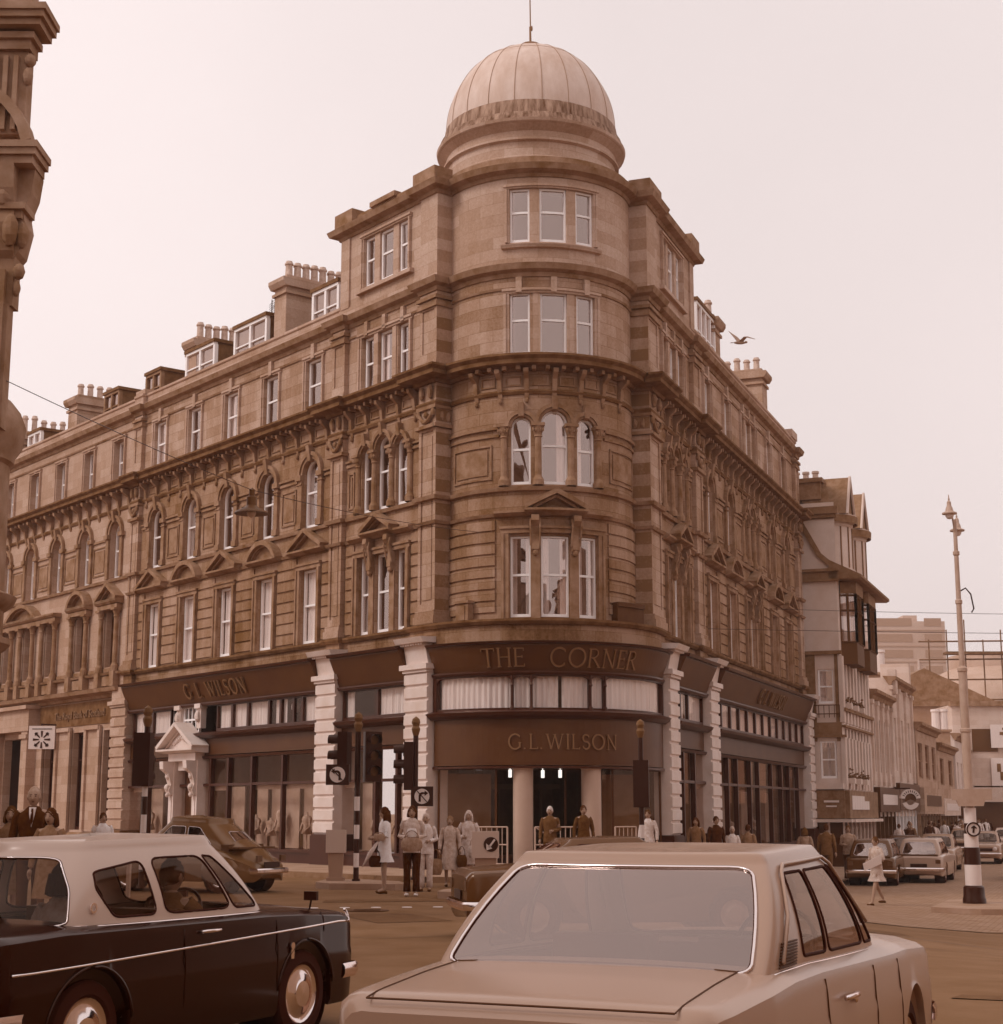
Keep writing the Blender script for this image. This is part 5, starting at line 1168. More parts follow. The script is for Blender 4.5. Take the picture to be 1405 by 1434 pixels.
mb = MB(); sbox(mb, SS, .5, 1.1, 1.98, 2.06, .2, .22); sbox(mb, SS, .58, 1.0, 1.8, 1.86, .2, .22)
for k in range(7): sbox(mb, SF, .5 + k * .65, 1.1 + k * .65, 1.7, 2.25 - .05 * (k > 4) * 4, .2, .23)
mb.build('fascia_lettering', PAINTW, fs)
mb = MB(); sbox(mb, SS, 0, OUT + .3, 1.2, 1.32, 0, .4); sbox(mb, SF, 0, 7.8, 1.2, 1.32, 0, .4); mb.build('canopy_edge', PLAST, fs)
mb = MB(); sbox(mb, SS, .0, OUT + .01, -.9, 1.2, .01, .05); sbox(mb, SF, 0, 7.8, -.9, 1.2, .01, .05); mb.build('shop_glazing', mat('dark_shop_glass', .03, .1, spec=.8), BB)
mb = MB()
for k in range(3): sbox(mb, SS, .0 + .6 * k, .08 + .6 * k, -.9, 1.2, .05, .1)
for k in range(8): sbox(mb, SF, 1.05 * k, .1 + 1.05 * k, -.9, 1.2, .05, .1)
mb.build('shop_posts', PLAST, BB)

# ------------------------------------------------------------------ row of buildings down the right street
def rowhouse(name, label, s0, s1, o, z1, m, floors, nw, fz=(1.6, 2.7), cor=.35, fasm=None, fram=SASH, signm=None, sets=None, pil=False, shopm=INTER):
    F_ = Flat(SR.pt(s0, 0, o)[:2], dR, nR); w = s1 - s0; r = root(name, (*SR.pt((s0 + s1) / 2, 0, o)[:2], -.65), label, 'building')
    ops = []; 
    for (za, zb, ww) in floors:
        for k in range(nw): c = w * (k + .5) / nw; ops.append((c - ww / 2, c + ww / 2, za, zb, False))
    b = MB(); wall(b, F_, 0, w, 1.4, z1, 0, ops, rd=.2); b.add([F_.pt(0, -1, 0), F_.pt(0, z1, 0), F_.pt(0, z1, -9), F_.pt(0, -1, -9)], [(0, 1, 2, 3)]); b.add([F_.pt(w, -1, 0), F_.pt(w, z1, 0), F_.pt(w, z1, -9), F_.pt(w, -1, -9)], [(0, 1, 2, 3)])
    b.add([F_.pt(0, z1, 0), F_.pt(w, z1, 0), F_.pt(w, z1, -9), F_.pt(0, z1, -9)], [(0, 1, 2, 3)]); b.build('wall', m, r)
    b = MB(); b.add([F_.pt(0, -1, -.8), F_.pt(w, -1, -.8), F_.pt(w, z1 - .1, -.8), F_.pt(0, z1 - .1, -.8)], [(0, 1, 2, 3)]); b.build('interior', INTER, r)
    for (a, c, za, zb, _) in ops: window(F_, (a + c) / 2, c - a, za, zb, -.12, r, sash=fram, meet=.5, thin=.07)
    b = MB(); sprof(b, F_, -.1, w + .05, [(0, z1 - .4), (cor * .3, z1 - .38), (cor * .5, z1 - .2), (cor, z1 - .1), (cor, z1 + .05), (-.3, z1 + .08)]); b.build('cornice', TRIM, r)
    if pil:
        b = MB()
        for k in range(nw + 1): c = w * k / nw; sbox(b, F_, c - .15, c + .15, fz[1] + .1, z1 - .4, 0, .12); sbox(b, F_, c - .22, c + .22, z1 - .6, z1 - .4, 0, .18)
        b.build('pilasters', m, r)
    b = MB(); sbox(b, F_, 0, w, fz[0], fz[1], .02, .3); fa = b.build('shop_fascia', fasm or BROWN, r)
    b = MB(); sbox(b, F_, w * .12, w * .85, fz[0] + (fz[1] - fz[0]) * .3, fz[0] + (fz[1] - fz[0]) * .72, .3, .32); b.build('sign_panel', signm or PAINTW, fa)
    b = MB(); sbox(b, F_, 0, w, -1, 1.6, -.5, -.4); b.build('shop_recess', shopm, r)
    b = MB(); n = max(2, int(w / 1.3))
    for k in range(n + 1): sbox(b, F_, w * k / n - .09, w * k / n + .09, -1, fz[0], -.1, .06)
    sbox(b, F_, 0, w, -1, -.35, -.1, .03); b.build('shopfront', fram, r)
    b = MB()
    for k in range(n * 2): a = random.uniform(0, w - .5); z = random.uniform(-.3, .7); sbox(b, F_, a, a + random.uniform(.2, .6), z, z + random.uniform(.2, .7), -.35, -.33)
    b.build('window_goods', DISP, r)
    return r, F_
LIGHTST = ashlar('light_row_stone', .36, .55, joint=.2, stain=.4)
MIDST = ashlar('mid_row_stone', .22, .36, joint=.2, stain=.5)
rowhouse('stone_shop', 'two storey pale stone shop with tall pilasters next to the gabled building', 31.2, 37.8, 1.3, 7.0, LIGHTST, [(3.4, 5.8, 1.0)], 4, pil=True, fram=TIMD)
r_, F_ = rowhouse('corniced_shop', 'pale stone shop with bracketed cornice higher than its neighbours', 38.0, 46.0, 1.3, 8.1, LIGHTST, [(3.6, 6.2, 1.1)], 3, pil=True, fz=(1.7, 3.0), signm=BROWN)
b = MB(); sbox(b, F_, 0.1, .8, 7.3, 8.5, -.1, .3); sbox(b, F_, 7.3, 7.95, 7.6, 9.4, -1.4, .1); b.build('parapet_pier', LIGHTST, r_)
rowhouse('dark_fronted_shop', 'low shop with large dark upper front and grey fascia', 46.2, 56, 1.5, 6.3, MIDST, [(3.4, 5.3, 1.9)], 3, fz=(1.5, 2.9), fasm=MIDST, signm=BROWN, fram=TRIM)
rowhouse('square_bay_shop', 'low brown shop with square projecting window below a pale fascia', 56.2, 66, 1.5, 5.6, MIDST, [(3.2, 4.8, 2.2)], 2, fz=(1.4, 2.4), fasm=LIGHTST, fram=TIMB)
rowhouse('white_gabled_shop', 'white rendered shop near the far end of the row', 66.2, 74, 1.6, 6.6, mat('white_render', .5, .9, .62, 1), [(2.8, 4.8, 1.0)], 3, fz=(1.2, 2.1), fasm=BROWN2)
r_, F_ = rowhouse('end_terrace_shop', 'small dark stone shop at the far end of the row', 74.2, 88, 1.6, 5.8, MIDST, [(2.6, 4.6, 1.0)], 4, fz=(1.1, 2.0))
def farchim(x, y, z0, z1, w, label, n=2):
    r = root('chimney_stack', (x, y, z0), label, 'chimney'); b = MB(); bx(b, x - w, x + w, y - .5, y + .5, z0, z1 - 1.4); bx(b, x - w - .1, x + w + .1, y - .6, y + .6, z1 - 1.45, z1 - 1.3); b.build('stack', mat('stack_brick', .2, .9, .3, 2), r)
    for k in range(n): b = MB(); lathe(b, (x - w + 2 * w * (k + .5) / n, y, z1 - 1.3), [(.28, 0), (.26, 1.1), (.32, 1.15), (.3, 1.3), (.1, 1.3)], 10); b.build('chimney_pot', PAINTW, r)
farchim(*SR.pt(64.5, 0, .9)[:2], 5.4, 8.1, .5, 'pair of tall white chimney pots above the low shop roofs')
farchim(*SR.pt(49.5, 0, -1)[:2], 6, 10.6, .7, 'pale square chimney stack behind the dark fronted shop')
# round projecting sign
p = SR.pt(36.2, 0, 2.3); RS = root('round_shop_sign', (p[0], p[1], 2.6), 'white curved shop sign with dark lettering jutting over the pavement', 'sign')
RF = Flat((p[0] - .75, p[1]), (1, 0), (0, -1)); b = MB(); sarc(b, RF, .75, 2.2, .27, .47, -.3, 0, .1, math.pi - .1, 18); b.build('sign_band', PAINTW, RS)
b = MB(); sarc(b, RF, .75, 2.2, .0, .265, -.25, -.06, -.4, math.pi + .4, 18); b.build('sign_drum', BROWN, RS)
b = MB(); sarc(b, RF, .75, 2.12, .2, .4, -.25, -.03, math.pi + .3, 2 * math.pi - .3, 14); b.build('sign_lower_band', PAINTW, RS)
b = MB()
for k in range(9):
    a = .5 + k * .27; ca, sa = math.cos(a), math.sin(a); spoly(b, RF, [(.75 + r * ca - w * sa, 2.2 + r * sa + w * ca) for r, w in ((.32, .02), (.42, .02), (.42, -.02), (.32, -.02))], 0, .01)
b.build('sign_lettering', BLACK, RS)
b = MB(); tube(b, [(p[0], p[1], 2.7), SR.pt(36.2, 2.7, 1.3)], .04, 6); b.build('bracket', BLACK, RS)
# buildings closing the street, far dome with scaffolding, tower block
def block(name, label, x0, x1, y, d, z1, m, rows, cols, cat='building', z0=-.7, wm=None):
    r = root(name, ((x0 + x1) / 2, y, z0), label, cat); F_ = Flat((x0, y), (1, 0), (0, -1)); w = x1 - x0
    b = MB(); bx(b, x0, x1, y, y + d, z0, z1); b.build('wall', m, r)
    b = MB(); sbox(b, F_, -.15, w + .15, z1 - .1, z1 + .25, -.3, .25); b.build('cornice', TRIM, r)
    for j in range(rows):
        for k in range(cols):
            u = w * (k + .5) / cols; z = z0 + 3.6 + j * (z1 - z0 - 4) / max(1, rows); b = MB(); sbox(b, F_, u - w / cols * .2, u + w / cols * .2, z, z + (z1 - z0 - 4) / rows * .55, 0, .05); b.build('window', wm or TIMD, r)
    return r, F_
r_, F_ = block('street_end_building', 'wide stone building with billboards closing the far end of the street', 31.5, 62, 113, 14, 9.0, LIGHTST, 2, 7)  # lighter stone colour stands in for distance haze on this wall
b = MB(); sbox(b, F_, -.2, 30.6, 2.3, 3.3, .05, .6); b.build('shop_canopy', LIGHTST, r_)
b = MB(); sbox(b, F_, -.2, 30.6, 3.4, 5.3, .05, .3); b.build('pale_band', LIGHTST, r_)
b = MB(); sbox(b, F_, 0, 30, -.6, 2.3, .02, .08); b.build('shopfront', BROWN, r_)
r2, F2 = block('gabled_warehouse', 'brown gabled building with a lit lamp behind the low shops', 25.5, 36.5, 118, 10, 9.3, mat('brown_wall', .2, .9, .28, 1), 1, 3)
b = MB(); b.add([(25.3, 117.9, 9.3), (36.7, 117.9, 9.3), (31, 117.9, 12.0), (25.3, 128, 9.3), (36.7, 128, 9.3), (31, 128, 12.0)], [(0, 1, 2), (0, 3, 5, 2), (1, 4, 5, 2)]); b.build('roof', SLATE, r2)
def board(x0, x1, y, z0, z1, label, lines):
    r = root('billboard', ((x0 + x1) / 2, y, z0), label, 'billboard'); F_ = Flat((x0, y), (1, 0), (0, -1)); w = x1 - x0
    b = MB(); sbox(b, F_, 0, w, z0, z1, -.1, 0); b.build('board', PAINTW, r); b = MB()
    for (a, c, e, f) in lines: sbox(b, F_, w * a, w * c, z0 + (z1 - z0) * e, z0 + (z1 - z0) * f, 0, .02)
    b.build('print', TRIMD, r)
board(34.0, 38.0, 112.5, 6.0, 7.6, 'large white billboard with dark print on the end wall', [(.2, .45, .76, .86), (.15, .7, .55, .68), (.3, .5, .36, .46)])
board(33.9, 35.2, 112.5, 2.8 + .6, 5.3, 'narrow poster with slanting dark figure on the end wall', [(.45, .7, .2, .5), (.3, .5, .5, .8)])
board(28.6, 29.9, 108, .9, 3.9, 'tall narrow white poster board behind the lamp column', [(.2, .7, .3, .36)])
DM = root('scaffolded_dome', (50, 165, 8), 'distant domed roof wrapped in scaffolding on the skyline', 'building')
b = MB(); bx(b, 36, 75, 160, 185, -1, 11.0); b.build('wall', LIGHTST, DM); b = MB(); lathe(b, (53, 172, 0), [(12, 10.5), (11, 12.5), (8.5, 15), (5, 16.6), (5, 18), (0, 18.2)], 28); b.build('dome', mat('far_dome', .3, .9, .38, .5), DM)  # far wall takes a lighter stone to imitate haze
b = MB()
for k in range(12): x = 42.5 + k * 1.8; tube(b, [(x, 159.5, 10.5), (x, 159.5, 18.5 + (k % 3))], .07, 4)
for z in (12.5, 14.5, 16.5, 18.3): tube(b, [(41.5, 159.5, z), (64, 159.5, z + .2)], .08, 4)
bx(b, 44, 64, 158.6, 160, 17.0, 17.25); b.build('scaffolding', TRIMD, DM)
TWB = root('tower_block', (66.5, 265, 0), 'pale concrete tower block, lightened in colour for distance haze', 'building')
CONC = mat('haze_paled_concrete', .34, .9, .44, .15)  # tower colours are pale, and lightened further in place of thicker haze
FT = Flat((60.8, 262), (1, .0), (0, -1)); b = MB(); bx(b, 60.8, 72.6, 262, 276, -5, 32.4); b.build('wall', CONC, TWB)
b = MB(); bx(b, 66.3, 68.6, 264, 270, 32.4, 33.6); b.build('lift_house', CONC, TWB)
b = MB()
for k in range(12): sbox(b, FT, 0, 11.8, 2.2 + k * 2.6, 2.4 + k * 2.6, .0, .08)
b.build('floor_bands', mat('haze_paled_bands', .28, .8), TWB)
for k in range(12):
    b = MB(); sbox(b, FT, .6, 6.4, 3.0 + k * 2.6, 4.3 + k * 2.6, 0, .06); sbox(b, FT, 8.4, 11.2, 3.0 + k * 2.6, 4.3 + k * 2.6, 0, .06); b.build('window_strip', mat('haze_paled_windows', .26, .5), TWB)
b = MB(); sbox(b, FT, 7.0, 7.3, 0, 26, .0, .3); sbox(b, FT, 8.0, 8.2, 10, 22, 0, .2); b.build('stair_strip', PLAST, TWB)
b = MB(); bx(b, 95, 130, 300, 320, -5, 31); bb = b.build('tower_block', CONC); tag(bb, 'edge of a second pale tower block at the right of the skyline', 'building')
SP = root('spire', (57.5, 200, 0), 'small dark church spire in front of the tower block', 'spire'); b = MB(); bx(b, 56.3, 58.7, 199, 201.4, 0, 11.5); b.build('belfry', MIDST, SP); b = MB(); b.add([(55.9, 198.6, 11.5), (59.1, 198.6, 11.5), (59.1, 201.8, 11.5), (55.9, 201.8, 11.5), (57.5, 200.2, 18.5)], [(0, 1, 4), (1, 2, 4), (2, 3, 4), (3, 0, 4)]); b.build('spire_roof', SLATE, SP)
# buildings on the near side of the junction, behind and beside the viewpoint
for (x0, x1, y, d, z1, lb) in ((-30, -9, -24, 10, 15, 'plain stone tenement behind the viewpoint on the left'), (-5, 14, -26, 10, 17, 'plain stone tenement directly behind the viewpoint'), (20, 44, -18, 12, 14, 'plain stone tenement behind the viewpoint on the right')):
    r = root('stone_tenement', ((x0 + x1) / 2, y, 0), lb, 'building'); F_ = Flat((x0, y), (1, 0), (0, 1)); b = MB(); w = x1 - x0
    ops = [(w * (k + .5) / 7 - .6, w * (k + .5) / 7 + .6, 1.2 + j * 3.6, 3.4 + j * 3.6, False) for k in range(7) for j in range(4) if 3.4 + j * 3.6 < z1 - .5]
    wall(b, F_, 0, w, 0, z1, 0, ops, rd=.3); bx(b, x0, x1, y - d, y - 1.2, 0, z1); b.build('wall', MIDST, r)
    b = MB(); sbox(b, F_, -.3, w + .3, z1 - .3, z1, -1.2, .4); b.build('cornice', TRIM, r)

for (P0, d, n_, w, dep, z1, lb) in (((20, -12), (0, 1), (-1, 0), 38, 12, 14, 'long stone tenement beside the viewpoint on the right'), ((-15, -14), (0, 1), (1, 0), 30, 10, 15, 'long stone tenement beside the viewpoint on the left')):
    F_ = Flat(P0, d, n_); r = root('stone_tenement', (P0[0], P0[1] + w / 2, 0), lb, 'building'); b = MB()
    ops = [(w * (k + .5) / 12 - .6, w * (k + .5) / 12 + .6, 1.2 + j * 3.6, 3.4 + j * 3.6, False) for k in range(12) for j in range(4) if 3.4 + j * 3.6 < z1 - .5]
    wall(b, F_, 0, w, -.8, z1, 0, ops, rd=.3); sbox(b, F_, 0, w, -.8, z1, -dep, -1.2); b.build('wall', MIDST, r)
    b = MB(); sbox(b, F_, -.3, w + .3, z1 - .3, z1, -1.2, .4); b.build('cornice', TRIM, r)
# ------------------------------------------------------------------ street furniture
LC = root('lamp_column', (11.15, 38.9, gz(11, 38.9)), 'tall twin lantern lamp column with black and white banded base on traffic island', 'street lamp')
x, y, z0 = 11.15, 38.9, gz(11.15, 38.9) + .12
b = MB(); lathe(b, (x, y, z0), [(.11, 2.2), (.11, 4.0), (.135, 4.02), (.135, 4.08), (.105, 4.1), (.1, 5.45), (.12, 5.47), (.12, 5.54), (.07, 5.6), (.065, 7.1), (.085, 7.12), (.085, 7.2), (.06, 7.22), (.055, 8.3), (.08, 8.32), (.08, 8.4), (.05, 8.42), (.045, 9.2)], 16); b.build('column', GREYM, LC, smooth=True, auto=30)
b = MB(); lathe(b, (x, y, z0), [(.19, .42), (.19, .9)], 20); lathe(b, (x, y, z0), [(.165, 1.3), (.165, 1.62)], 20); lathe(b, (x, y, z0), [(.14, 1.85), (.14, 2.22)], 20); b.build('white_bands', PAINTW, LC, smooth=True, auto=30)
b = MB(); lathe(b, (x, y, z0), [(.27, 0), (.27, .1), (.25, .16), (.24, .38), (.2, .42)], 20); lathe(b, (x, y, z0), [(.191, .9), (.18, 1.3)], 20); lathe(b, (x, y, z0), [(.15, 1.6), (.15, 1.86)], 20); b.build('black_bands', BLACK, LC, smooth=True, auto=30)
for dx, dy, dz in ((-.2, -.3, 0.25), (.17, .4, -.05)):
    b = MB(); tube(b, [(x, y, z0 + 8.8), (x + dx * .5, y + dy * .5, z0 + 9.05 + dz), (x + dx, y + dy, z0 + 9.1 + dz)], .022, 6)
    lathe(b, (x + dx, y + dy, z0 + 9.0 + dz), [(.0, .52), (.012, .5), (.012, .44), (.025, .4), (.02, .37), (.05, .33), (.055, .24), (.08, .19), (.1, .1), (.18, .06), (.18, .03), (.1, .03)], 16); ln = b.build('lantern', GREYM, LC, smooth=True, auto=30)
    b = MB(); lathe(b, (x + dx, y + dy, z0 + 9.0 + dz), [(.1, .03), (.1, -.02), (.065, -.08), (0, -.1)], 16); b.build('lantern_glass', PAINTW, ln, smooth=True)
b = MB(); tube(b, [(x, y, z0 + 7.4), (x + .18, y, z0 + 7.5), (x + .3, y, z0 + 7.35), (x + .36, y, z0 + 7.0), (x + .3, y, z0 + 6.9)], .02, 5); b.build('hook', BLACK, LC)
FL = Flat((x - .46, y - .2), (1, 0), (0, -1)); b = MB(); spoly(b, FL, [(0, z0 + 2.66), (.95, z0 + 2.66), (.95, z0 + 2.4), (.78, z0 + 2.4), (.74, z0 + 2.26), (.15, z0 + 2.26), (.1, z0 + 2.4), (0, z0 + 2.4)], -.05, 0); b.build('direction_sign_back', GREYM, LC)
b = MB(); sarc(b, Flat((x, y - .22), (1, 0), (0, -1)), 0, z0 + 1.72, 0, .17, -.05, 0, 0, 6.283, 22); rs = b.build('round_sign', PAINTW, LC)
b = MB(); Fq = Flat((x, y - .225), (1, 0), (0, -1)); sarc(b, Fq, 0, z0 + 1.72, .135, .17, 0, .012, 0, 6.283, 22); sbar(b, Fq, (-.01, z0 + 1.64), (.015, z0 + 1.8), .045, 0, .012); sbar(b, Fq, (.015, z0 + 1.8), (-.05, z0 + 1.75), .03, 0, .012); sbar(b, Fq, (.015, z0 + 1.8), (.07, z0 + 1.74), .03, 0, .012); b.build('arrow_symbol', BLACK, rs)
def island(pts, label, h=.13):
    b = MB(); n = len(pts); b.add([(p[0], p[1], gz(*p) + h) for p in pts] + [(p[0], p[1], gz(*p) - .05) for p in pts], [tuple(range(n))] + [(i, (i + 1) % n, (i + 1) % n + n, i + n) for i in range(n)])
    o = b.build('traffic_island', PAVE); tag(o, label, 'traffic island')
island([(9.7, 37.3), (10.6, 36.5), (12.6, 36.4), (15.5, 39.5), (15.6, 41), (11, 40.6)], 'kerbed traffic island under the tall lamp column')
island([(-3.95, 35.0), (-3.6, 34.4), (-2.2, 34.0), (-1.95, 34.3), (-2.2, 35.4), (-3.2, 36.6), (-3.9, 36.4)], 'low kerbed island under the banded signal and pale bollard')
island([(-1.2, 30.9), (-.9, 30.6), (1.2, 30.9), (1.3, 33.4), (-.2, 33.6), (-1.1, 31.8)], 'low kerbed island beside the arrow bollard, behind the pale saloon')
def head(b, hd, x, y, z, d, hood=True):
    # signal head facing direction d (unit)
    n = Vector((-d[1], d[0])); d = Vector(d)
    obox(b, (x, y), n, .36, .22, z, z + 1.08)
    for k in range(3):
        zc = z + .9 - .34 * k; c = Vector((x, y)) + d * .11
        P = []; L_ = .24
        for a in np.linspace(-.5, math.pi + .5, 12): P.append((c.x + n.x * .13 * math.cos(a), c.y + n.y * .13 * math.cos(a), zc + .13 * math.sin(a)))
        Q = [(p[0] + d.x * L_, p[1] + d.y * L_, p[2] - .01) for p in P]; m = len(P)
        hd.add(P + Q, [(i, i + 1, m + i + 1, m + i) for i in range(m - 1)])
def banded(b, w, x, y, z0, n, h, r):
    for k in range(n): lathe(w if k % 2 else b, (x, y, z0), [(r, k * h), (r, (k + 1) * h)], 14)
def signal(x, y, heads, label, zb=0, hz=2.12, top=True, bands=(7, .3), sign=None, group='traffic signals at the junction'):
    r = root('traffic_signal', (x, y, zb), label, 'traffic signal', group)
    b = MB(); w = MB(); banded(b, w, x, y, zb, bands[0], bands[1], .06); lathe(b, (x, y, zb), [(.06, bands[0] * bands[1]), (.06, 3.3)], 14); lathe(b, (x, y, zb), [(.09, 0), (.09, .05)], 14)
    b.build('pole', BLACK, r); w.build('white_bands', PAINTW, r)
    for d, off in heads:
        b = MB(); h = MB(); d = Vector(d).normalized(); head(b, h, x + off[0], y + off[1], zb + hz, d); q = b.build('signal_head', BLACK, r); h.build('hoods', BLACK, q)
        b = MB()
        for k in range(3): c = Vector((x + off[0], y + off[1])) + d * .115; zc = zb + hz + .9 - .34 * k; n = Vector((-d.y, d.x)); b.add([(c.x + n.x * .1 * math.cos(a), c.y + n.y * .1 * math.cos(a), zc + .1 * math.sin(a)) for a in np.linspace(0, 6.283, 13)[:-1]], [tuple(range(12))])
        b.build('lens', mat('signal_lens', .06, .2, spec=.8), q)
    if top: b = MB(); lathe(b, (x, y, zb), [(.06, 3.2), (.09, 3.3), (.1, 3.36), (.07, 3.42), (.1, 3.5), (.08, 3.58), (0, 3.64)], 12); b.build('post_cap', mat('galvanised_cap', .09, .5), r)
    if sign:
        sx, sz, turn = sign; Fz = Flat((x + sx - .25, y - .2), (1, 0), (0, -1)); b = MB(); sbox(b, Fz, 0, .5, zb + sz, zb + sz + .44, -.12, 0); sq = b.build('sign_box', BLACK, r)
        b = MB(); sarc(b, Fz, .25, zb + sz + .22, 0, .17, 0, .008, 0, 6.283, 20); b.build('sign_disc', PAINTW, sq)
        b = MB(); zc = zb + sz + .22; s = turn
        sbar(b, Fz, (.25 - s * .05, zc - .12), (.25 - s * .05, zc), .05, .008, .016); sarc(b, Fz, .25 + s * .02, zc, .045, .095, .008, .016, math.pi / 2 if s > 0 else 0, math.pi if s > 0 else math.pi / 2, 8); sbar(b, Fz, (.25 + s * .02, zc + .07), (.25 + s * .08, zc + .07), .04, .008, .016)
        spoly(b, Fz, [(.25 + s * .06, zc + .13), (.25 + s * .06, zc + .01), (.25 + s * .14, zc + .07)], .008, .016); sbar(b, Fz, (.14, zc + .12), (.36, zc - .12), .022, .016, .02); b.build('turn_arrow', BLACK, sq)
    return r
signal(-3.14, 35.5, [((.35, -1), (.32, -.02)), ((-1, .2), (-.3, .05))], 'black three-lens traffic signal with banded pole and no left turn disc', zb=.12, sign=(-.42, 2.05, -1))
signal(-1.95, 36.9, [((-1, .05), (-.14, 0))], 'dark traffic signal with side hoods and round turn sign before the white pier', zb=.1, hz=1.98, sign=(.16, 1.62, 1), bands=(4, .3))
signal(-7.22, 33.0, [((.2, 1), (-.06, .0))], 'traffic signal seen from behind on a banded post, leftmost of the signals', zb=.1, hz=2.0, bands=(6, .36))
signal(3.25, 37.9, [((.15, 1), (0, .0))], 'small dark signal post by the right side of the shop entrance', zb=.1, hz=1.6, bands=(5, .3), top=True)
def bollard(x, y, z, w, h, label, arrow=False):
    r = root('illuminated_bollard', (x, y, z), label, 'bollard', 'bollards on the islands'); b = MB()
    b.add([(x + sx * a, y + sy * a * .6, z + zz) for a, zz in ((w * .32, 0), (w * .4, h * .55)) for sx, sy in ((-1, -1), (1, -1), (1, 1), (-1, 1))], [(0, 1, 5, 4), (1, 2, 6, 5), (2, 3, 7, 6), (3, 0, 4, 7), (4, 5, 6, 7)]); bx(b, x - w * .45, x + w * .45, y - w * .3, y + w * .3, z - .02, z + .07)
    b.build('pedestal', mat('bollard_pedestal', .26, .6), r); b = MB(); bx(b, x - w / 2, x + w / 2, y - w * .35, y + w * .35, z + h * .55, z + h); hd = b.build('lit_box', mat('bollard_box', .42, .5), r)
    if arrow:
        Fz = Flat((x + w * .2, y - w * .36), (1, 0), (0, -1)); b = MB(); sarc(b, Fz, 0, z + h * .78, 0, .15, 0, .01, 0, 6.283, 18); q = b.build('disc', BLACK, hd)
        b = MB(); zc = z + h * .78; sbar(b, Fz, (.08, zc + .1), (-.04, zc - .06), .04, .01, .02); spoly(b, Fz, [(-.09, zc - .12), (-.1, zc + .02), (.03, zc - .08)], .01, .02); b.build('arrow', PAINTW, q)
bollard(-3.6, 35.7, .13, .42, 1.08, 'plain pale bollard with boxy top left of the banded signal pole'); bollard(-.33, 34.0, .0, .56, 1.2, 'pale bollard with a black disc and white arrow by the two walking women', True)
b = MB()                                                     # pedestrian guard rails at the entrance
def gate(u0, u1, label, dx=False):
    r = root('guard_rail', (*SB.pt((u0 + u1) / 2, 0, .35)[:2], .12), label, 'guard rail', 'lattice gates at the shop entrance'); b = MB(); z0, z1 = .3, 1.22; P = [SB.pt(u0, 0, .3), SB.pt(u1, 0, .3)]
    for z in (z0, z1, .78): tube(b, [(P[0][0], P[0][1], z), (P[1][0], P[1][1], z)], .02, 6)
    n = int((u1 - u0) / .12)
    for k in range(n + 1): t = k / n; x = P[0][0] + (P[1][0] - P[0][0]) * t; y = P[0][1] + (P[1][1] - P[0][1]) * t; tube(b, [(x, y, .14 if k in (0, n) else z0), (x, y, z1)], .012 if 0 < k < n else .025, 5)
    if dx: tube(b, [(P[0][0], P[0][1], z1), (P[1][0], P[1][1], z0)], .018, 5); tube(b, [(P[0][0], P[0][1], z0), (P[1][0], P[1][1], z1)], .018, 5)
    b.build('bars', mat('grey_gate_steel', .36, .5), r)
gate(-2.55, -1.65, 'vertical barred gate left of the left entrance column'); gate(-1.0, .34, 'wide barred gate with crossed bars between the columns', True); gate(1.0, 1.65, 'short barred gate right of the right entrance column')
# hanging street lamp and its span wire, other overhead wires
W1 = [(-7.02, 22.05, 7.6), (-4.75, 30, 7.62), (-.6, 42.3, 8.95)]
def sag(a, b, s, n=12): a, b = Vector(a), Vector(b); return [tuple(a + (b - a) * (k / n) - Vector((0, 0, s * 4 * (k / n) * (1 - k / n)))) for k in range(n + 1)]
HL = root('hanging_street_lamp', (-4.75, 30, 7.2), 'hooded street lamp hanging from a wire before the arched windows', 'street lamp')
b = MB(); x, y, z = -4.75, 30, 7.62; lathe(b, (x, y, z), [(.0, .05), (.06, 0), (.05, -.12), (.1, -.14), (.1, -.3), (.14, -.34), (.3, -.42), (.33, -.46), (.1, -.42)], 18); b.build('hood', mat('lamp_hood', .07, .4), HL, smooth=True, auto=40)
b = MB(); ell(b, (x, y, z - .44), (.09, .09, .1)); b.build('bulb_glass', PAINTW, HL, smooth=True)
b = MB(); tube(b, sag(W1[0], W1[1], .04) + sag(W1[1], W1[2], .1)[1:], .007, 4); o = b.build('span_wire', BLACK); tag(o, 'thin wire carrying the hanging street lamp across the street', 'wire')
b = MB(); tube(b, sag((7.5, 60, 9.2), (40, 62, 9.4), .3), .009, 4); o = b.build('overhead_wire', BLACK); tag(o, 'upper of the two thin wires crossing the right street', 'wire')
b = MB(); tube(b, sag((6.2, 48, 7.0), (36, 50, 7.1), .12), .008, 4); o = b.build('overhead_wire', BLACK); tag(o, 'lower of the two thin wires crossing the right street', 'wire')
# gull
GU = MB(); x, y, z = 7.7, 50, 16.5
ell(GU, (x, y, z), (.2, .06, .055), 10, 6); ell(GU, (x + .2, y, z + .02), (.05, .04, .04))
for P in ([(x + .08, y, z + .03), (x - .08, y, z + .03), (x - .16, y + .22, z + .26), (x - .3, y + .4, z + .52), (x - .04, y + .24, z + .27)], [(x + .1, y, z + .03), (x - .06, y, z + .03), (x + .1, y - .22, z + .14), (x + .42, y - .5, z - .02), (x + .22, y - .22, z + .15)]):
    GU.add(P + [(a, b2, c2 - .015) for a, b2, c2 in P], [(0, 1, 2, 4), (2, 3, 4), (5, 6, 7, 9), (7, 8, 9), (0, 1, 6, 5), (1, 2, 7, 6), (2, 3, 8, 7), (3, 4, 9, 8), (4, 0, 5, 9)])
GU.add([(x - .16, y - .03, z), (x - .16, y + .03, z), (x - .3, y + .05, z), (x - .3, y - .05, z)], [(0, 1, 2, 3)])
o = GU.build('gull', mat('gull_feathers', .3, .8)); tag(o, 'gull gliding with raised wings above the right roofline', 'bird')
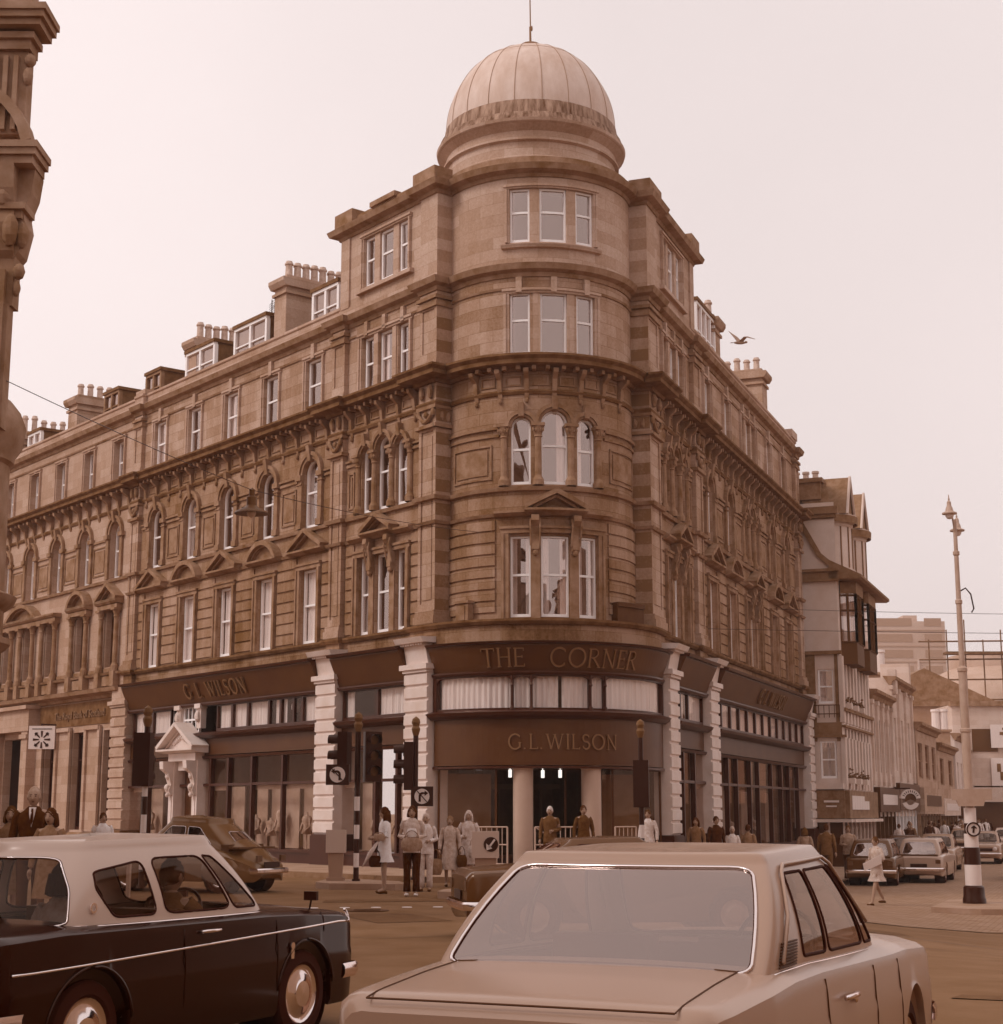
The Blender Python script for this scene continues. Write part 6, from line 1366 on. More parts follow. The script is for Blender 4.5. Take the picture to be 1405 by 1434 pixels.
# ------------------------------------------------------------------ cars (local x forward from the rear bumper, y left, z up)
def ip(xs, ys, x): return float(np.interp(x, xs, ys))
def smooth_ip(xs, ys):
    X = np.linspace(xs[0], xs[-1], 400); Y = np.interp(X, xs, ys)
    for _ in range(14): Y[1:-1] = (Y[:-2] + 2 * Y[1:-1] + Y[2:]) / 4
    return lambda x: float(np.interp(x, X, Y))
def inpoly(px, py, poly):
    c = np.zeros(px.shape, bool); n = len(poly)
    for i in range(n):
        x1, y1 = poly[i]; x2, y2 = poly[(i + 1) % n]
        if y1 == y2: continue
        c ^= ((y1 > py) != (y2 > py)) & (px < (x2 - x1) * (py - y1) / (y2 - y1) + x1)
    return c
def roundpoly(P, r=.3, n=5):
    out = []
    for i, p in enumerate(P):
        a, b = P[i - 1], P[(i + 1) % len(P)]; p = np.array(p, float); a = np.array(a, float); b = np.array(b, float)
        s, e = p + (a - p) * r, p + (b - p) * r
        for k in range(n + 1): t = k / n; q = (1 - t) ** 2 * s + 2 * t * (1 - t) * p + t * t * e; out.append(tuple(q))
    return out
def car(name, loc, azd, label, cat, sp, group=None, hi=False):
    """sp: L, zt, zs, w, ws tables [(x,val)...], wheels, wr, green dict, windows list, paints"""
    rt = root(name, loc, label, cat, group, rz=R(90 - azd)); L = sp['L']
    f = {k: smooth_ip([a for a, _ in sp[k]], [b for _, b in sp[k]]) for k in ('zt', 'zs', 'w', 'ws')}
    zbot = sp.get('zb', .24); wr = sp['wr']; arch = wr + .055
    nx = 150 if hi else 44
    xs = sorted(set(list(np.linspace(0, L, nx)) + [w + s * d for w in sp['wheels'] for s in (-1, 1) for d in (arch, arch * .97, arch * .85, arch * .6)] + [.008, .02, .04, .07, L - .008, L - .02, L - .04, L - .07]))
    V = []; sec = []
    for x in xs:
        e = min(x, L - x); q = max(0, 1 - e / .09); sh = 1 - .055 * q * q; dz = .045 * q * q
        w, ws, zs, zt = f['w'](x) * sh, f['ws'](x) * sh, f['zs'](x) - dz, f['zt'](x) - dz
        zb = zbot + (.1 * q * q)
        za = zb
        for wx in sp['wheels']:
            d = abs(x - wx)
            if d < arch: za = max(za, wr + math.sqrt(arch * arch - d * d))
        H = zs - zb; cz = sp.get('crease', .75)
        def mz(t): return max(za, zb + H * t)
        P = [(0, zb + .06), (w * .72, zb + .04), (w * .955, max(za, zb)), (w * .985, mz(.06) + .0), (w, mz(.3) + .002), (w * 1.004, mz(.5) + .004), (w * 1.002, mz(cz - .05) + .006), (w * .992, mz(cz) + .008), (w * .985, mz(.86) + .01),
             (ws + (w - ws) * .7, zs - .035), (ws + .012, zs - .008), (ws - .03, zs + .002), (ws * .86, zs + (zt - zs) * .45), (ws * .6, zs + (zt - zs) * .8), (ws * .3, zs + (zt - zs) * .96), (0, zt)]
        sec.append(P)
    m = len(sec[0]); F = []; N = 2 * m - 2
    for x, P in zip(xs, sec):
        V += [(x, y, z) for y, z in P] + [(x, -y, z) for y, z in P[1:-1]][::-1]
    for i in range(len(xs) - 1):
        for k in range(N):
            j = (k + 1) % N
            F.append((i * N + k, i * N + j, (i + 1) * N + j, (i + 1) * N + k))
    F += [tuple(range(N)), tuple((len(xs) - 1) * N + k for k in range(N))[::-1]]
    # skip the deck under the cabin
    g = sp['green']; bx0, bx1 = g['xb0'] + .14, g['xb1'] - .12
    F = [q for q in F if not (len(q) == 4 and all(V[i][2] > f['zs'](V[i][0]) - .005 and abs(V[i][1]) < f['ws'](V[i][0]) - .05 for i in q) and bx0 < sum(V[i][0] for i in q) / 4 < bx1)]
    mb = MB(); mb.add(V, F); body = mb.build('body', sp['paint'], rt, smooth=True, auto=34, local=True)
    # cabin shell
    n1 = 110 if hi else 26; nv = 40 if hi else 12; T = np.arange(-.5, 3.5, 1 / n1); T2 = T
    def loop(z_off, x0, x1, w0, w1, b0, b1, bs, zf):
        P = []
        for t in T:
            tt = t % 4; k = int(tt); a = tt - k
            if k == 0: P.append((x0 - b0 * (1 - (2 * a - 1) ** 2), w0 * (1 - 2 * a)))
            elif k == 1: P.append((x0 + (x1 - x0) * a, -(w0 + (w1 - w0) * a) - bs * 4 * a * (1 - a)))
            elif k == 2: P.append((x1 + b1 * (1 - (2 * a - 1) ** 2), -w1 * (1 - 2 * a)))
            else: P.append((x1 + (x0 - x1) * a, (w1 + (w0 - w1) * a) + bs * 4 * a * (1 - a)))
        P = np.array(P)
        for _ in range(g.get('sm', 18) if hi else 1): P = (np.roll(P, 1, 0) + 2 * P + np.roll(P, -1, 0)) / 4
        return np.array([(p[0], p[1], zf(p[0])) for p in P])
    Lb = loop(0, g['xb0'], g['xb1'], g['wb0'], g['wb1'], g['bow0'], g['bow1'], g.get('bs', .02), lambda x: f['zs'](x) - .015)
    Lr = loop(0, g['xr0'], g['xr1'], g['wr0'], g['wr1'], g['bow0'] * g.get('rb', .6), g['bow1'] * .6, .015, lambda x: g['zr0'] + (g['zr1'] - g['zr0']) * (x - g['xr0']) / (g['xr1'] - g['xr0']))
    cen = np.array([(g['xr0'] + g['xr1']) / 2, 0, 0])
    def G(t, v):
        i = ((t + .5) % 4) * n1; i0 = int(math.floor(i)) % len(T); i1 = (i0 + 1) % len(T); a = i - math.floor(i)
        b = Lb[i0] * (1 - a) + Lb[i1] * a; r = Lr[i0] * (1 - a) + Lr[i1] * a; p = b + (r - b) * v
        d = np.array([p[0] - cen[0], p[1] * 2.2, 0]); d = d / (np.linalg.norm(d) + 1e-6); p = p + d * .035 * 4 * v * (1 - v); return p
    vs = np.linspace(0, 1, nv + 1); ring = [[G(t, v) for t in T] for v in vs]
    # roof rounding rings
    crown = g.get('crown', .07)
    for k in range(1, 9):
        a = k / 8; s = 1 - (.10 * a if k < 5 else .05 + (a - .5) * 1.9); s = max(0, s); z = crown * (1 - (1 - a) ** 2) if True else 0
        ring.append([np.array([cen[0] + (p[0] - cen[0]) * s, p[1] * s, p[2] + z]) for p in ring[nv]])
    RV = [tuple(p) for r in ring for p in r]; n = len(T)
    tc = np.array([[(T[i] + .5 / n1) for i in range(n)] for k in range(nv)]); vc = np.array([[(vs[k] + vs[k + 1]) / 2] * n for k in range(nv)])
    hole = np.zeros(tc.shape, bool); hole0 = hole.copy(); wins = []
    for poly in sp['windows']:
        P = roundpoly(poly, sp.get('rr', .16)); wins.append(P); mreg = inpoly(tc, vc, P) | inpoly(tc - 4, vc, P) | inpoly(tc + 4, vc, P); hole |= mreg
        if len(wins) == 1: hole0 |= mreg
    BF, GF, GF0 = [], [], []
    for k in range(len(ring) - 1):
        for i in range(n):
            q = (k * n + i, k * n + (i + 1) % n, (k + 1) * n + (i + 1) % n, (k + 1) * n + i)
            (BF if not (k < nv and hole[k, i]) else (GF0 if hole0[k, i] else GF)).append(q)
    mb = MB(); mb.add(RV, BF); roof = mb.build('cabin', sp.get('paint2', sp['paint']), rt, smooth=True, auto=50, local=True)
    for GG, gm, gn in ((GF0, sp.get('glass', GLASSCAR), 'rear_window'), (GF, sp.get('glass2', GLASSCAR), 'side_glass')):
        us_ = sorted({i for q in GG for i in q}); mp_ = {a: b for b, a in enumerate(us_)}; mb = MB(); mb.add([RV[i] for i in us_], [tuple(mp_[i] for i in q) for q in GG]); mb.build(gn, gm, roof, smooth=True, local=True)
    tr = MB(); rb = MB()
    for P, kind in zip(wins, sp.get('trimkind', [1] * len(wins))):
        Q = []
        for i in range(len(P)):
            a, b = P[i], P[(i + 1) % len(P)]; m_ = max(1, int(max(abs(b[0] - a[0]) * 30, abs(b[1] - a[1]) * 8))) if hi else 1
            Q += [G(a[0] + (b[0] - a[0]) * k / m_, a[1] + (b[1] - a[1]) * k / m_) for k in range(m_)]
        tube(rb, [tuple(q) for q in Q], .008 if hi else .012, 5, closed=True)
        if kind: tube(tr, [tuple(q + (q - cen - [0, 0, q[2]]) / np.linalg.norm(q - cen - [0, 0, q[2]]) * .008) for q in Q], .006 if kind == 1 else .008, 6, closed=True)
    rb.build('window_seals', RUBBER, roof, smooth=True, local=True)
    if tr.v: tr.build('window_trim', CHROME, roof, smooth=True, local=True)
    # floor, seats
    mb = MB(); bx(mb, .3, L - .4, -.6, .6, zbot + .02, zbot + .08); bx(mb, g['xb0'] + .1, g['xb0'] + .75, -.55, .55, .3, .72); bx(mb, g['xb0'] + .08, g['xb0'] + .28, -.58, .58, .5, g.get('seat', 1.0) - .05)
    for s in (-1, 1): bx(mb, g['xb0'] + 1.05, g['xb0'] + 1.2, s * .36 - .24, s * .36 + .24, .4, g.get('seat', 1.0)); bx(mb, g['xb0'] + 1.2, g['xb0'] + 1.6, s * .36 - .24, s * .36 + .24, .35, .6)
    bx(mb, g['xb0'] - .2, g['xb0'] + .12, -.6, .6, .86, .9); bx(mb, g['xb1'] - .45, g['xb1'] - .1, -.6, .6, .7, .9)
    mb.build('seats', mat('seat_vinyl', .05, .5), rt, local=True)
    if hi:
        mb = MB(); c = (g['xb1'] - .62, -.34, .92); tube(mb, [(c[0] + .08 * math.cos(a), c[1] + .19 * math.sin(a), c[2] + .17 * math.cos(a)) for a in np.linspace(0, 6.283, 25)[:-1]], .012, 6, closed=True); tube(mb, [c, (c[0] + .35, c[1], c[2] - .15)], .02, 6); mb.build('steering_wheel', BLACK, rt, smooth=True, local=True)
    # wheels
    for wx in sp['wheels']:
        for s in (-1, 1):
            yy = s * (f['w'](wx) - .12); mb = MB()
            def wl(prof, nn=28 if hi else 12):
                o = MB()
                for r, y in prof: pass
                VV = [(wx + r * math.cos(a), yy + s * y, wr + r * math.sin(a)) for r, y in prof for a in [2 * math.pi * k / nn for k in range(nn)]]
                o.add(VV, [(i * nn + k, i * nn + (k + 1) % nn, (i + 1) * nn + (k + 1) % nn, (i + 1) * nn + k) for i in range(len(prof) - 1) for k in range(nn)]); return o
            tyre = wl([(.1, -.08), (wr - .03, -.08), (wr, -.05), (wr, .05), (wr - .02, .075), (wr - .09, .085), (wr - .11, .07)]).build('wheel', RUBBER, rt, smooth=True, auto=40, local=True)
            wl([(wr - .11, .07), (wr - .125, .055), (wr - .15, .05), (wr - .17, .06), (.1, .075), (.09, .085), (0, .09)]).build('hub_cap', mat('hub_paint', .3, .35, metal=0, coat=.5) if not hi else CHROME, tyre, smooth=True, auto=40, local=True)
            mb = wl([(arch - .003, -.25), (arch - .003, .06 if s else .06)]); mb.build('wheel_well', BLACK, body, local=True)
    # bumpers, lamps
    def bar(x, zc, w, name, endw):
        mb = MB(); d = 1 if x > L / 2 else -1
        P = [(x - d * .28, -w - .03, zc), (x - d * .08, -w - .01, zc)] + [(x + d * .04 * math.cos(t), w * math.sin(t) * .97, zc) for t in np.linspace(-1.45, 1.45, 9)] + [(x - d * .08, w + .01, zc), (x - d * .28, w + .03, zc)]
        V_ = []; n_ = len(P)
        for p in P: V_ += [(p[0], p[1], zc - .05), (p[0] + d * .02, p[1] * 1.01, zc - .02), (p[0] + d * .02, p[1] * 1.01, zc + .03), (p[0], p[1], zc + .055)]
        mb.add(V_, [(i * 4 + k, (i + 1) * 4 + k, (i + 1) * 4 + k + 1, i * 4 + k + 1) for i in range(n_ - 1) for k in range(3)]); mb.build(name, CHROME, rt, smooth=True, auto=30, local=True)
    bar(-.03, .43, f['w'](.1), 'rear_bumper', 0); bar(L + .03, .43, f['w'](L - .1), 'front_bumper', 0)
    for s in (-1, 1):
        mb = MB(); lathe_x(mb, (L - .005, s * (f['ws'](L - .1) - .13), f['zs'](L - .1) - .16), [(.0, .04), (.06, .035), (.09, .01), (.095, -.03)], 14); mb.build('headlight', PAINTW, rt, smooth=True, local=True)
        mb = MB(); y = s * (f['w'](.1) - .14); bx(mb, -.012, .04, min(y - .08, y + .08), max(y - .08, y + .08), .62, .74); mb.build('tail_light', mat('tail_lamp', .05, .3, spec=.8), rt, local=True)
    mb = MB(); bx(mb, L - .01, L + .012, -.4, .4, .55, .68); mb.build('grille', BLACK, rt, local=True)
    mb = MB(); bx(mb, -.02, -.005, -.26, .26, .5, .61); mb.build('number_plate', sp.get('plate', BLACK), rt, local=True)
    return rt, f, G, body, roof
def lathe_x(mb, c, prof, n):
    V = [(c[0] + x, c[1] + r * math.cos(2 * math.pi * k / n), c[2] + r * math.sin(2 * math.pi * k / n)) for r, x in prof for k in range(n)]
    mb.add(V, [(i * n + k, i * n + (k + 1) % n, (i + 1) * n + (k + 1) % n, (i + 1) * n + k) for i in range(len(prof) - 1) for k in range(n)])
def carpaint(name, v, coat=.6, rough=.4): return mat(name, v, rough * .6, spec=.7, coat=.1)
# --- pale saloon in the foreground
PALEP = carpaint('pale_car_paint', .28, .7, .42)
SAL = dict(rr=.09, L=4.27, zb=.2, crease=.70, wr=.30, wheels=[.92, 3.42], paint=PALEP, glass=GLASSREAR,
  zt=[(0, .86), (.1, .885), (.5, .93), (.95, .955), (1.5, .96), (2.9, .94), (3.3, .93), (4.0, .88), (4.27, .84)],
  zs=[(0, .86), (.1, .875), (.5, .90), (.95, .925), (1.4, .925), (2.9, .88), (3.3, .875), (4.0, .835), (4.27, .80)],
  w=[(0, .74), (.15, .78), (.6, .815), (1.5, .825), (3.3, .815), (4.0, .79), (4.27, .75)],
  ws=[(0, .68), (.15, .71), (.6, .73), (1.5, .74), (3.3, .73), (4.0, .71), (4.27, .68)],
  green=dict(xb0=.80, xb1=3.02, wb0=.71, wb1=.69, xr0=1.36, xr1=2.42, wr0=.575, wr1=.56, zr0=1.33, zr1=1.35, bow0=.10, bow1=.14, crown=.05, sm=10, seat=.98),
  windows=[[(.045, .05), (.955, .05), (.945, .96), (.055, .96)], [(2.06, .1), (2.94, .1), (2.92, .9), (2.08, .9)],
           [(1.25, .10), (1.44, .10), (1.42, .88), (1.17, .88)], [(1.47, .10), (1.84, .10), (1.85, .88), (1.45, .88)], [(1.87, .1), (1.965, .1), (1.92, .88), (1.88, .88)],
           [(3.75, .10), (3.56, .10), (3.58, .88), (3.83, .88)], [(3.53, .10), (3.16, .10), (3.15, .88), (3.55, .88)]],
  trimkind=[2, 1, 0, 0, 0, 0, 0])
rt, f, G, body, roof = car('saloon_car', (.04, 5.95, .04), 24, 'pale saloon car in the foreground seen from behind with large rear window', 'car', SAL, hi=True)
seam = mat('panel_gap', .03, .6)
mb = MB()                                                    # boot lid and door gaps, handle, vents, lock, badge
def onside(x, z, s=-1):
    w, ws, zs = f['w'](x), f['ws'](x), f['zs'](x); H = zs - .2; t = (z - .2) / H
    y = np.interp(t, [0, .3, .65, .7, .86, .96, 1], [w * .955, w, w * 1.002, w * .992, w * .985, ws + (w - ws) * .7, ws + .012]); return (x, s * (y + .002), z)
def ontop(x, y):
    zs, zt, ws = f['zs'](x), f['zt'](x), f['ws'](x); a = abs(y) / ws; z = np.interp(a, [0, .3, .6, .86, 1], [zt, zs + (zt - zs) * .96, zs + (zt - zs) * .8, zs + (zt - zs) * .45, zs]); return (x, y, z + .001)
for s in (-1, 1):
    tube(mb, [ontop(x, s * .60) for x in np.linspace(.02, .82, 12)], .004, 4)
    for x0 in (1.38, 2.32): tube(mb, [onside(x0 + .12 * (z - .3) if x0 > 2 else x0 + .0, z, s) for z in np.linspace(.26, f['zs'](x0) - .06, 12)], .004, 4)
    tube(mb, [onside(x, .28, s) for x in np.linspace(1.38, 2.32, 8)], .004, 4); tube(mb, [onside(3.0 + .0 * z, z, s) for z in np.linspace(.3, f['zs'](3) - .06, 8)], .004, 4)
tube(mb, [ontop(.012, y) for y in np.linspace(-.6, .6, 12)], .004, 4); tube(mb, [ontop(.80, y) for y in np.linspace(-.6, .6, 12)], .004, 4)
mb.build('panel_gaps', seam, body, local=True)
mb = MB()
for s in (-1, 1):
    p = onside(1.75, .76, s); tube(mb, [(p[0] - .09, p[1] + s * .012, p[2]), (p[0] - .06, p[1] + s * .035, p[2] + .005), (p[0] + .06, p[1] + s * .035, p[2] + .005), (p[0] + .1, p[1] + s * .012, p[2])], .012, 7); q = (p[0] + .12, p[1] + s * .01, p[2] - .02); ell(mb, q, (.02, .012, .02), 8, 5)
mb.build('door_handle', CHROME, rt, smooth=True, local=True)
mb = MB(); lathe_x(mb, (-.02, 0, .735), [(.0, -.012), (.018, -.012), (.024, -.005), (.024, .03)], 14); mb.build('boot_lock', CHROME, rt, smooth=True, local=True)
mb = MB(); P = [(-.016, -.34 - .05 * t + .012 * math.sin(6 * t), .73 + .025 * math.sin(9 * t)) for t in np.linspace(0, 3, 26)]; tube(mb, P, .0045, 5); mb.build('script_badge', CHROME, rt, smooth=True, local=True)
mb = MB()
for s in (-1, 1):
    t0, t1 = (1.07, 1.19) if s < 0 else (3.93, 3.81)
    for k in range(9): v = .06 + .026 * k; a, b = G(t0, v), G(t1, v); o = np.array([0, s * .006, 0]); tube(mb, [tuple(a + o), tuple((a + b) / 2 + o), tuple(b + o)], .004, 4)
mb.build('pillar_vents', seam, roof, local=True)
mb = MB()
for t0, t1 in ((1.04, 2.0), (3.96, 3.0)): tube(mb, [tuple(G(t, .015) + np.array([0, .008 * (1 if t > 2.5 else -1), 0])) for t in np.linspace(t0, t1, 14)], .009, 6)
mb.build('belt_trim', CHROME, roof, smooth=True, local=True)
mb = MB()
for t0, t1 in ((1.08, 1.98), (3.92, 3.02)): tube(mb, [tuple(G(t, v) + np.array([0, .014 * (1 if t > 2.5 else -1), .0])) for t, v in [(t0, .1), (t0 + (t1 - t0) * .03, .5), (t0 + (t1 - t0) * .05, .9)] + [(t, .97) for t in np.linspace(t0 + (t1 - t0) * .1, t1 - (t1 - t0) * .1, 10)] + [(t1 - (t1 - t0) * .03, .9), (t1, .3)]], .009, 6)
mb.build('drip_rail', PALEP, roof, smooth=True, local=True)
mb = MB(); bx(mb, .72, .95, -.58, .58, .885, .90); mb.build('parcel_shelf', mat('shelf_cloth', .2, .9), rt, local=True)
# --- two-tone car on the left
DARKP = mat('dark_maroon_paint', .006, .16, spec=.38); CREAM = carpaint('cream_roof_paint', .46, .6, .35)
TTC = dict(L=3.98, zb=.2, crease=.62, wr=.315, wheels=[.82, 3.2], paint=DARKP, paint2=CREAM, glass=glass('left_car_glass', .04, .5, thru=.86), glass2=glass('left_car_side_glass', .05, .5, thru=.88),
  zt=[(0, .90), (.1, .93), (.6, .96), (2.75, .98), (3.2, .95), (3.8, .885), (3.98, .84)],
  zs=[(0, .88), (.1, .905), (.6, .93), (2.75, .92), (3.2, .905), (3.8, .865), (3.9, .845), (3.98, .80)],
  w=[(0, .70), (.15, .745), (.7, .775), (2.0, .78), (3.2, .775), (3.8, .745), (3.98, .70)],
  ws=[(0, .62), (.15, .66), (.7, .70), (2.0, .705), (3.2, .70), (3.8, .68), (3.98, .64)],
  green=dict(xb0=.70, xb1=2.82, wb0=.655, wb1=.665, xr0=.98, xr1=2.34, wr0=.50, wr1=.53, zr0=1.375, zr1=1.395, bow0=.22, bow1=.16, crown=.08, sm=60, seat=.98, rb=.9),
  windows=[[(-.0, .04), (1.0, .04), (.975, .5), (.90, .92), (.10, .92), (.025, .5)], [(2.06, .1), (2.94, .1), (2.92, .9), (2.08, .9)],
           [(1.20, .12), (1.40, .12), (1.37, .84), (1.08, .72), (1.10, .5)], [(1.445, .12), (1.80, .12), (1.79, .86), (1.435, .86)], [(1.82, .12), (1.97, .12), (1.88, .84), (1.81, .86)],
           [(3.80, .12), (3.60, .12), (3.63, .84), (3.92, .72), (3.90, .5)], [(3.555, .12), (3.05, .12), (3.12, .86), (3.565, .86)]],
  trimkind=[1, 1, 0, 0, 0, 0, 0])
rt2, f, G, body, roof = car('two_door_car', (-3.5, 9.57, -.03), 25.7, 'dark two-door car with cream roof and wraparound rear window at lower left', 'car', TTC, hi=True)
mb = MB()
for s in (-1, 1):
    tube(mb, [onside(x, ip([.3, 3.7, 3.9], [.70, .80, .79], x), s) for x in np.linspace(.16, 3.86, 40)], .009, 6)
    P = [onside(3.86, .79, s), (3.95, s * .66, .815), (3.97, s * .63, .85), (3.9, s * .655, .875)]; tube(mb, P, .012, 6)
    tube(mb, [tuple(G(t, .012) + np.array([0, .012 * s, 0])) for t in (np.linspace(1.12, 2.0, 30) if s < 0 else np.linspace(3.88, 3.0, 30))], .013, 6)
    p = onside(1.98, .835, s); tube(mb, [(p[0] - .1, p[1] + s * .01, p[2]), (p[0] - .07, p[1] + s * .04, p[2] + .004), (p[0] + .08, p[1] + s * .04, p[2] + .004), (p[0] + .11, p[1] + s * .01, p[2])], .012, 7)
tube(mb, [tuple(G(t, .02)) for t in np.linspace(-.08, 1.08, 40)], .014, 6)
mb.build('chrome_strips', CHROME, rt2, smooth=True, local=True)
mb = MB()
for s in (-1, 1):
    for x0 in (1.72, 2.80): tube(mb, [onside(x0, z, s) for z in np.linspace(.26, f['zs'](x0) - .06, 14)], .005, 4)
    tube(mb, [onside(x, .27, s) for x in np.linspace(1.72, 2.8, 8)], .005, 4); tube(mb, [onside(3.45 + .0 * z, z, s) for z in np.linspace(.74, .88, 5)], .004, 4)
    for wx in TTC['wheels']: tube(mb, [onside(wx + .385 * math.cos(a), .315 + .385 * math.sin(a), s) for a in np.linspace(.15, math.pi - .15, 24)], .012, 5)
mb.build('arch_lips', DARKP, body, smooth=True, local=True)
mb = MB(); p = onside(2.98, .66, -1); sq = Flat((p[0] - .02, p[1] - .002), (1, 0), (0, -1)); sarc(mb, sq, .02, .67, .0, .025, 0, .01, 0, 6.283, 12); sbox(mb, sq, .0, .04, .58, .645, 0, .008); mb.build('wing_badge', CHROME, rt2, local=True)
mb = MB(); q = G(1.09, .26); Fz = Flat((q[0] - .04, q[1] - .01), (1, 0), (0, -1)); sarc(mb, Fz, .04, q[2], .02, .032, 0, .008, 0, 6.283, 14); mb.build('pillar_badge', CHROME, rt2, local=True)
for s in (-1, 1):
    mb = MB(); a = ontop(3.52, s * .58); tube(mb, [a, (a[0] - .01, a[1] + s * .02, a[2] + .07)], .008, 6); bx(mb, a[0] - .03, a[0] + .0, a[1] + s * .02 - .055, a[1] + s * .02 + .055, a[2] + .06, a[2] + .125); mb.build('wing_mirror', BLACK, rt2, local=True)
mb = MB()
for s in (-1, 1): lathe_x(mb, (3.9, s * .53, .72), [(.125, -.08), (.125, .07), (.115, .085), (.1, .09)], 20)
mb.build('headlight_rims', CHROME, rt2, smooth=True, local=True)
# --- rounded car turning away (rear three-quarter), behind the two-tone car
BEP = carpaint('mid_grey_paint', .10, .6, .35)
BET = dict(L=4.05, zb=.22, crease=.6, wr=.33, wheels=[.78, 3.15], paint=BEP, glass=GLASSREAR,
  zt=[(0, .5), (.12, .68), (.35, .88), (.7, 1.06), (1.2, 1.12), (2.6, 1.0), (3.0, .96), (3.6, .82), (3.95, .6), (4.05, .5)],
  zs=[(0, .46), (.12, .58), (.35, .7), (.7, .82), (1.2, .9), (2.6, .9), (3.0, .86), (3.6, .74), (3.95, .55), (4.05, .46)],
  w=[(0, .36), (.1, .55), (.3, .69), (.6, .76), (2.0, .74), (3.2, .77), (3.8, .72), (4.05, .6)], ws=[(0, .2), (.15, .36), (.4, .5), (.8, .58), (2.0, .64), (3.0, .58), (3.8, .48), (4.05, .42)],
  green=dict(xb0=.55, xb1=2.75, wb0=.56, wb1=.6, xr0=1.25, xr1=2.25, wr0=.44, wr1=.46, zr0=1.36, zr1=1.40, bow0=.26, bow1=.18, crown=.13, sm=60, seat=1.0),
  windows=[[(.22, .32), (.78, .32), (.74, .78), (.26, .78)], [(2.1, .15), (2.9, .15), (2.88, .85), (2.12, .85)], [(1.2, .15), (1.5, .12), (1.48, .85), (1.25, .82)], [(1.54, .12), (1.9, .12), (1.85, .85), (1.53, .85)],
           [(3.8, .15), (3.5, .12), (3.52, .85), (3.75, .82)], [(3.46, .12), (3.1, .12), (3.15, .85), (3.47, .85)]], trimkind=[1, 1, 1, 1, 1, 1])
rt3, f, G, body, roof = car('rounded_car', (-4.62, 33.0, 0), -62, 'rounded dark car driving away to the left beyond the two-tone car', 'car', BET, hi=True)
mb = MB()
for wx in (.78, 3.15):
    for s in (-1, 1): ell(mb, (wx, s * .66, .46), (.5, .16, .3), 16, 10)
mb.build('wings', BEP, body, smooth=True, local=True)
# --- ordinary cars along the right street
def simple(v, v2=None, tall=0, L=4.2, light=False): 
    return dict(L=L, zb=.22, crease=.7, wr=.3, wheels=[.85, L - .85], paint=carpaint('car_paint_%d' % int(v * 1000), v, .6, .35), glass=GLASSREAR,
      zt=[(0, .84), (.1, .88), (.9, .94 + tall * .0), (2.9, .94), (L - .1, .86), (L, .8)], zs=[(0, .82), (.1, .86), (.9, .9), (2.9, .88), (L - .1, .82), (L, .76)],
      w=[(0, .72), (.2, .77), (1.5, .8), (L - .3, .78), (L, .72)], ws=[(0, .64), (.2, .69), (1.5, .71), (L - .3, .68), (L, .62)],
      green=dict(xb0=.25 if tall else .85, xb1=2.9, wb0=.66, wb1=.66, xr0=.5 if tall else 1.35, xr1=2.3, wr0=.54, wr1=.54, zr0=1.33, zr1=1.35, bow0=.06, bow1=.12, crown=.06, sm=2),
      windows=[[(.1, .12), (.9, .12), (.87, .88), (.13, .88)], [(2.08, .1), (2.92, .1), (2.9, .88), (2.1, .88)], [(1.15, .12), (1.47, .12), (1.46, .86), (1.15, .86)], [(1.52, .12), (1.92, .12), (1.86, .86), (1.51, .86)],
               [(3.85, .12), (3.53, .12), (3.54, .86), (3.85, .86)], [(3.48, .12), (3.08, .12), (3.14, .86), (3.49, .86)]], trimkind=[1, 1, 0, 0, 0, 0])
GR = 'cars along the right street'
def put(x, y, a, label, **k): return car('parked_car', (x, y, gz(x, y) + .01), a, label, 'car', simple(**k), GR)
put(11.35, 50.6, 19, 'dark hatch-backed car, nearest of the parked row behind the walking woman', v=.05, tall=1)
put(13.35, 52.6, 21, 'light car with pale roof, second in the parked row', v=.33, tall=1)
put(15.45, 62.5, 196, 'small dark car facing the camera between two pale parked cars', v=.03, L=3.6)
put(17.9, 66.5, 200, 'pale saloon just left of the banded lamp column', v=.24)
put(18.9, 58.0, 199, 'pale saloon driving towards the camera right of the banded lamp column', v=.3)
put(25.0, 88.0, 200, 'farther grey car queueing behind the pale saloon at right', v=.2)
put(28.5, 92.0, 200, 'farthest pale car at the right edge of the street', v=.4)
put(22.5, 76.0, 199, 'pale grey car waiting partly behind the banded lamp column', v=.26)
c = car('dark_saloon', (-.55, 21.2, 0), 80, 'dark saloon crossing behind the pale foreground car, its tail showing at left', 'car', dict(simple(.05, L=4.3), green=dict(xb0=.85, xb1=2.9, wb0=.66, wb1=.66, xr0=1.35, xr1=2.3, wr0=.54, wr1=.54, zr0=1.22, zr1=1.24, bow0=.06, bow1=.12, crown=.04, sm=2)))

# ------------------------------------------------------------------ people
def skin_mesh(verts, edges, rads, levels=1, rootv=0):
    me = bpy.data.meshes.new('t'); me.from_pydata(verts, edges, []); o = bpy.data.objects.new('t', me); link(o)
    sk = o.modifiers.new('s', 'SKIN'); sk.use_smooth_shade = True
    for i, r in enumerate(rads): me.skin_vertices[0].data[i].radius = (r, r) if not isinstance(r, tuple) else r
    for i in range(len(verts)): me.skin_vertices[0].data[i].use_root = (i == rootv)
    sb = o.modifiers.new('b', 'SUBSURF'); sb.levels = levels; sb.render_levels = levels
    dg = bpy.context.evaluated_depsgraph_get(); ev = o.evaluated_get(dg); m = ev.to_mesh()
    V = [tuple(v.co) for v in m.vertices]; F = [tuple(p.vertices) for p in m.polygons]
    ev.to_mesh_clear(); bpy.data.objects.remove(o); bpy.data.meshes.remove(me); return V, F
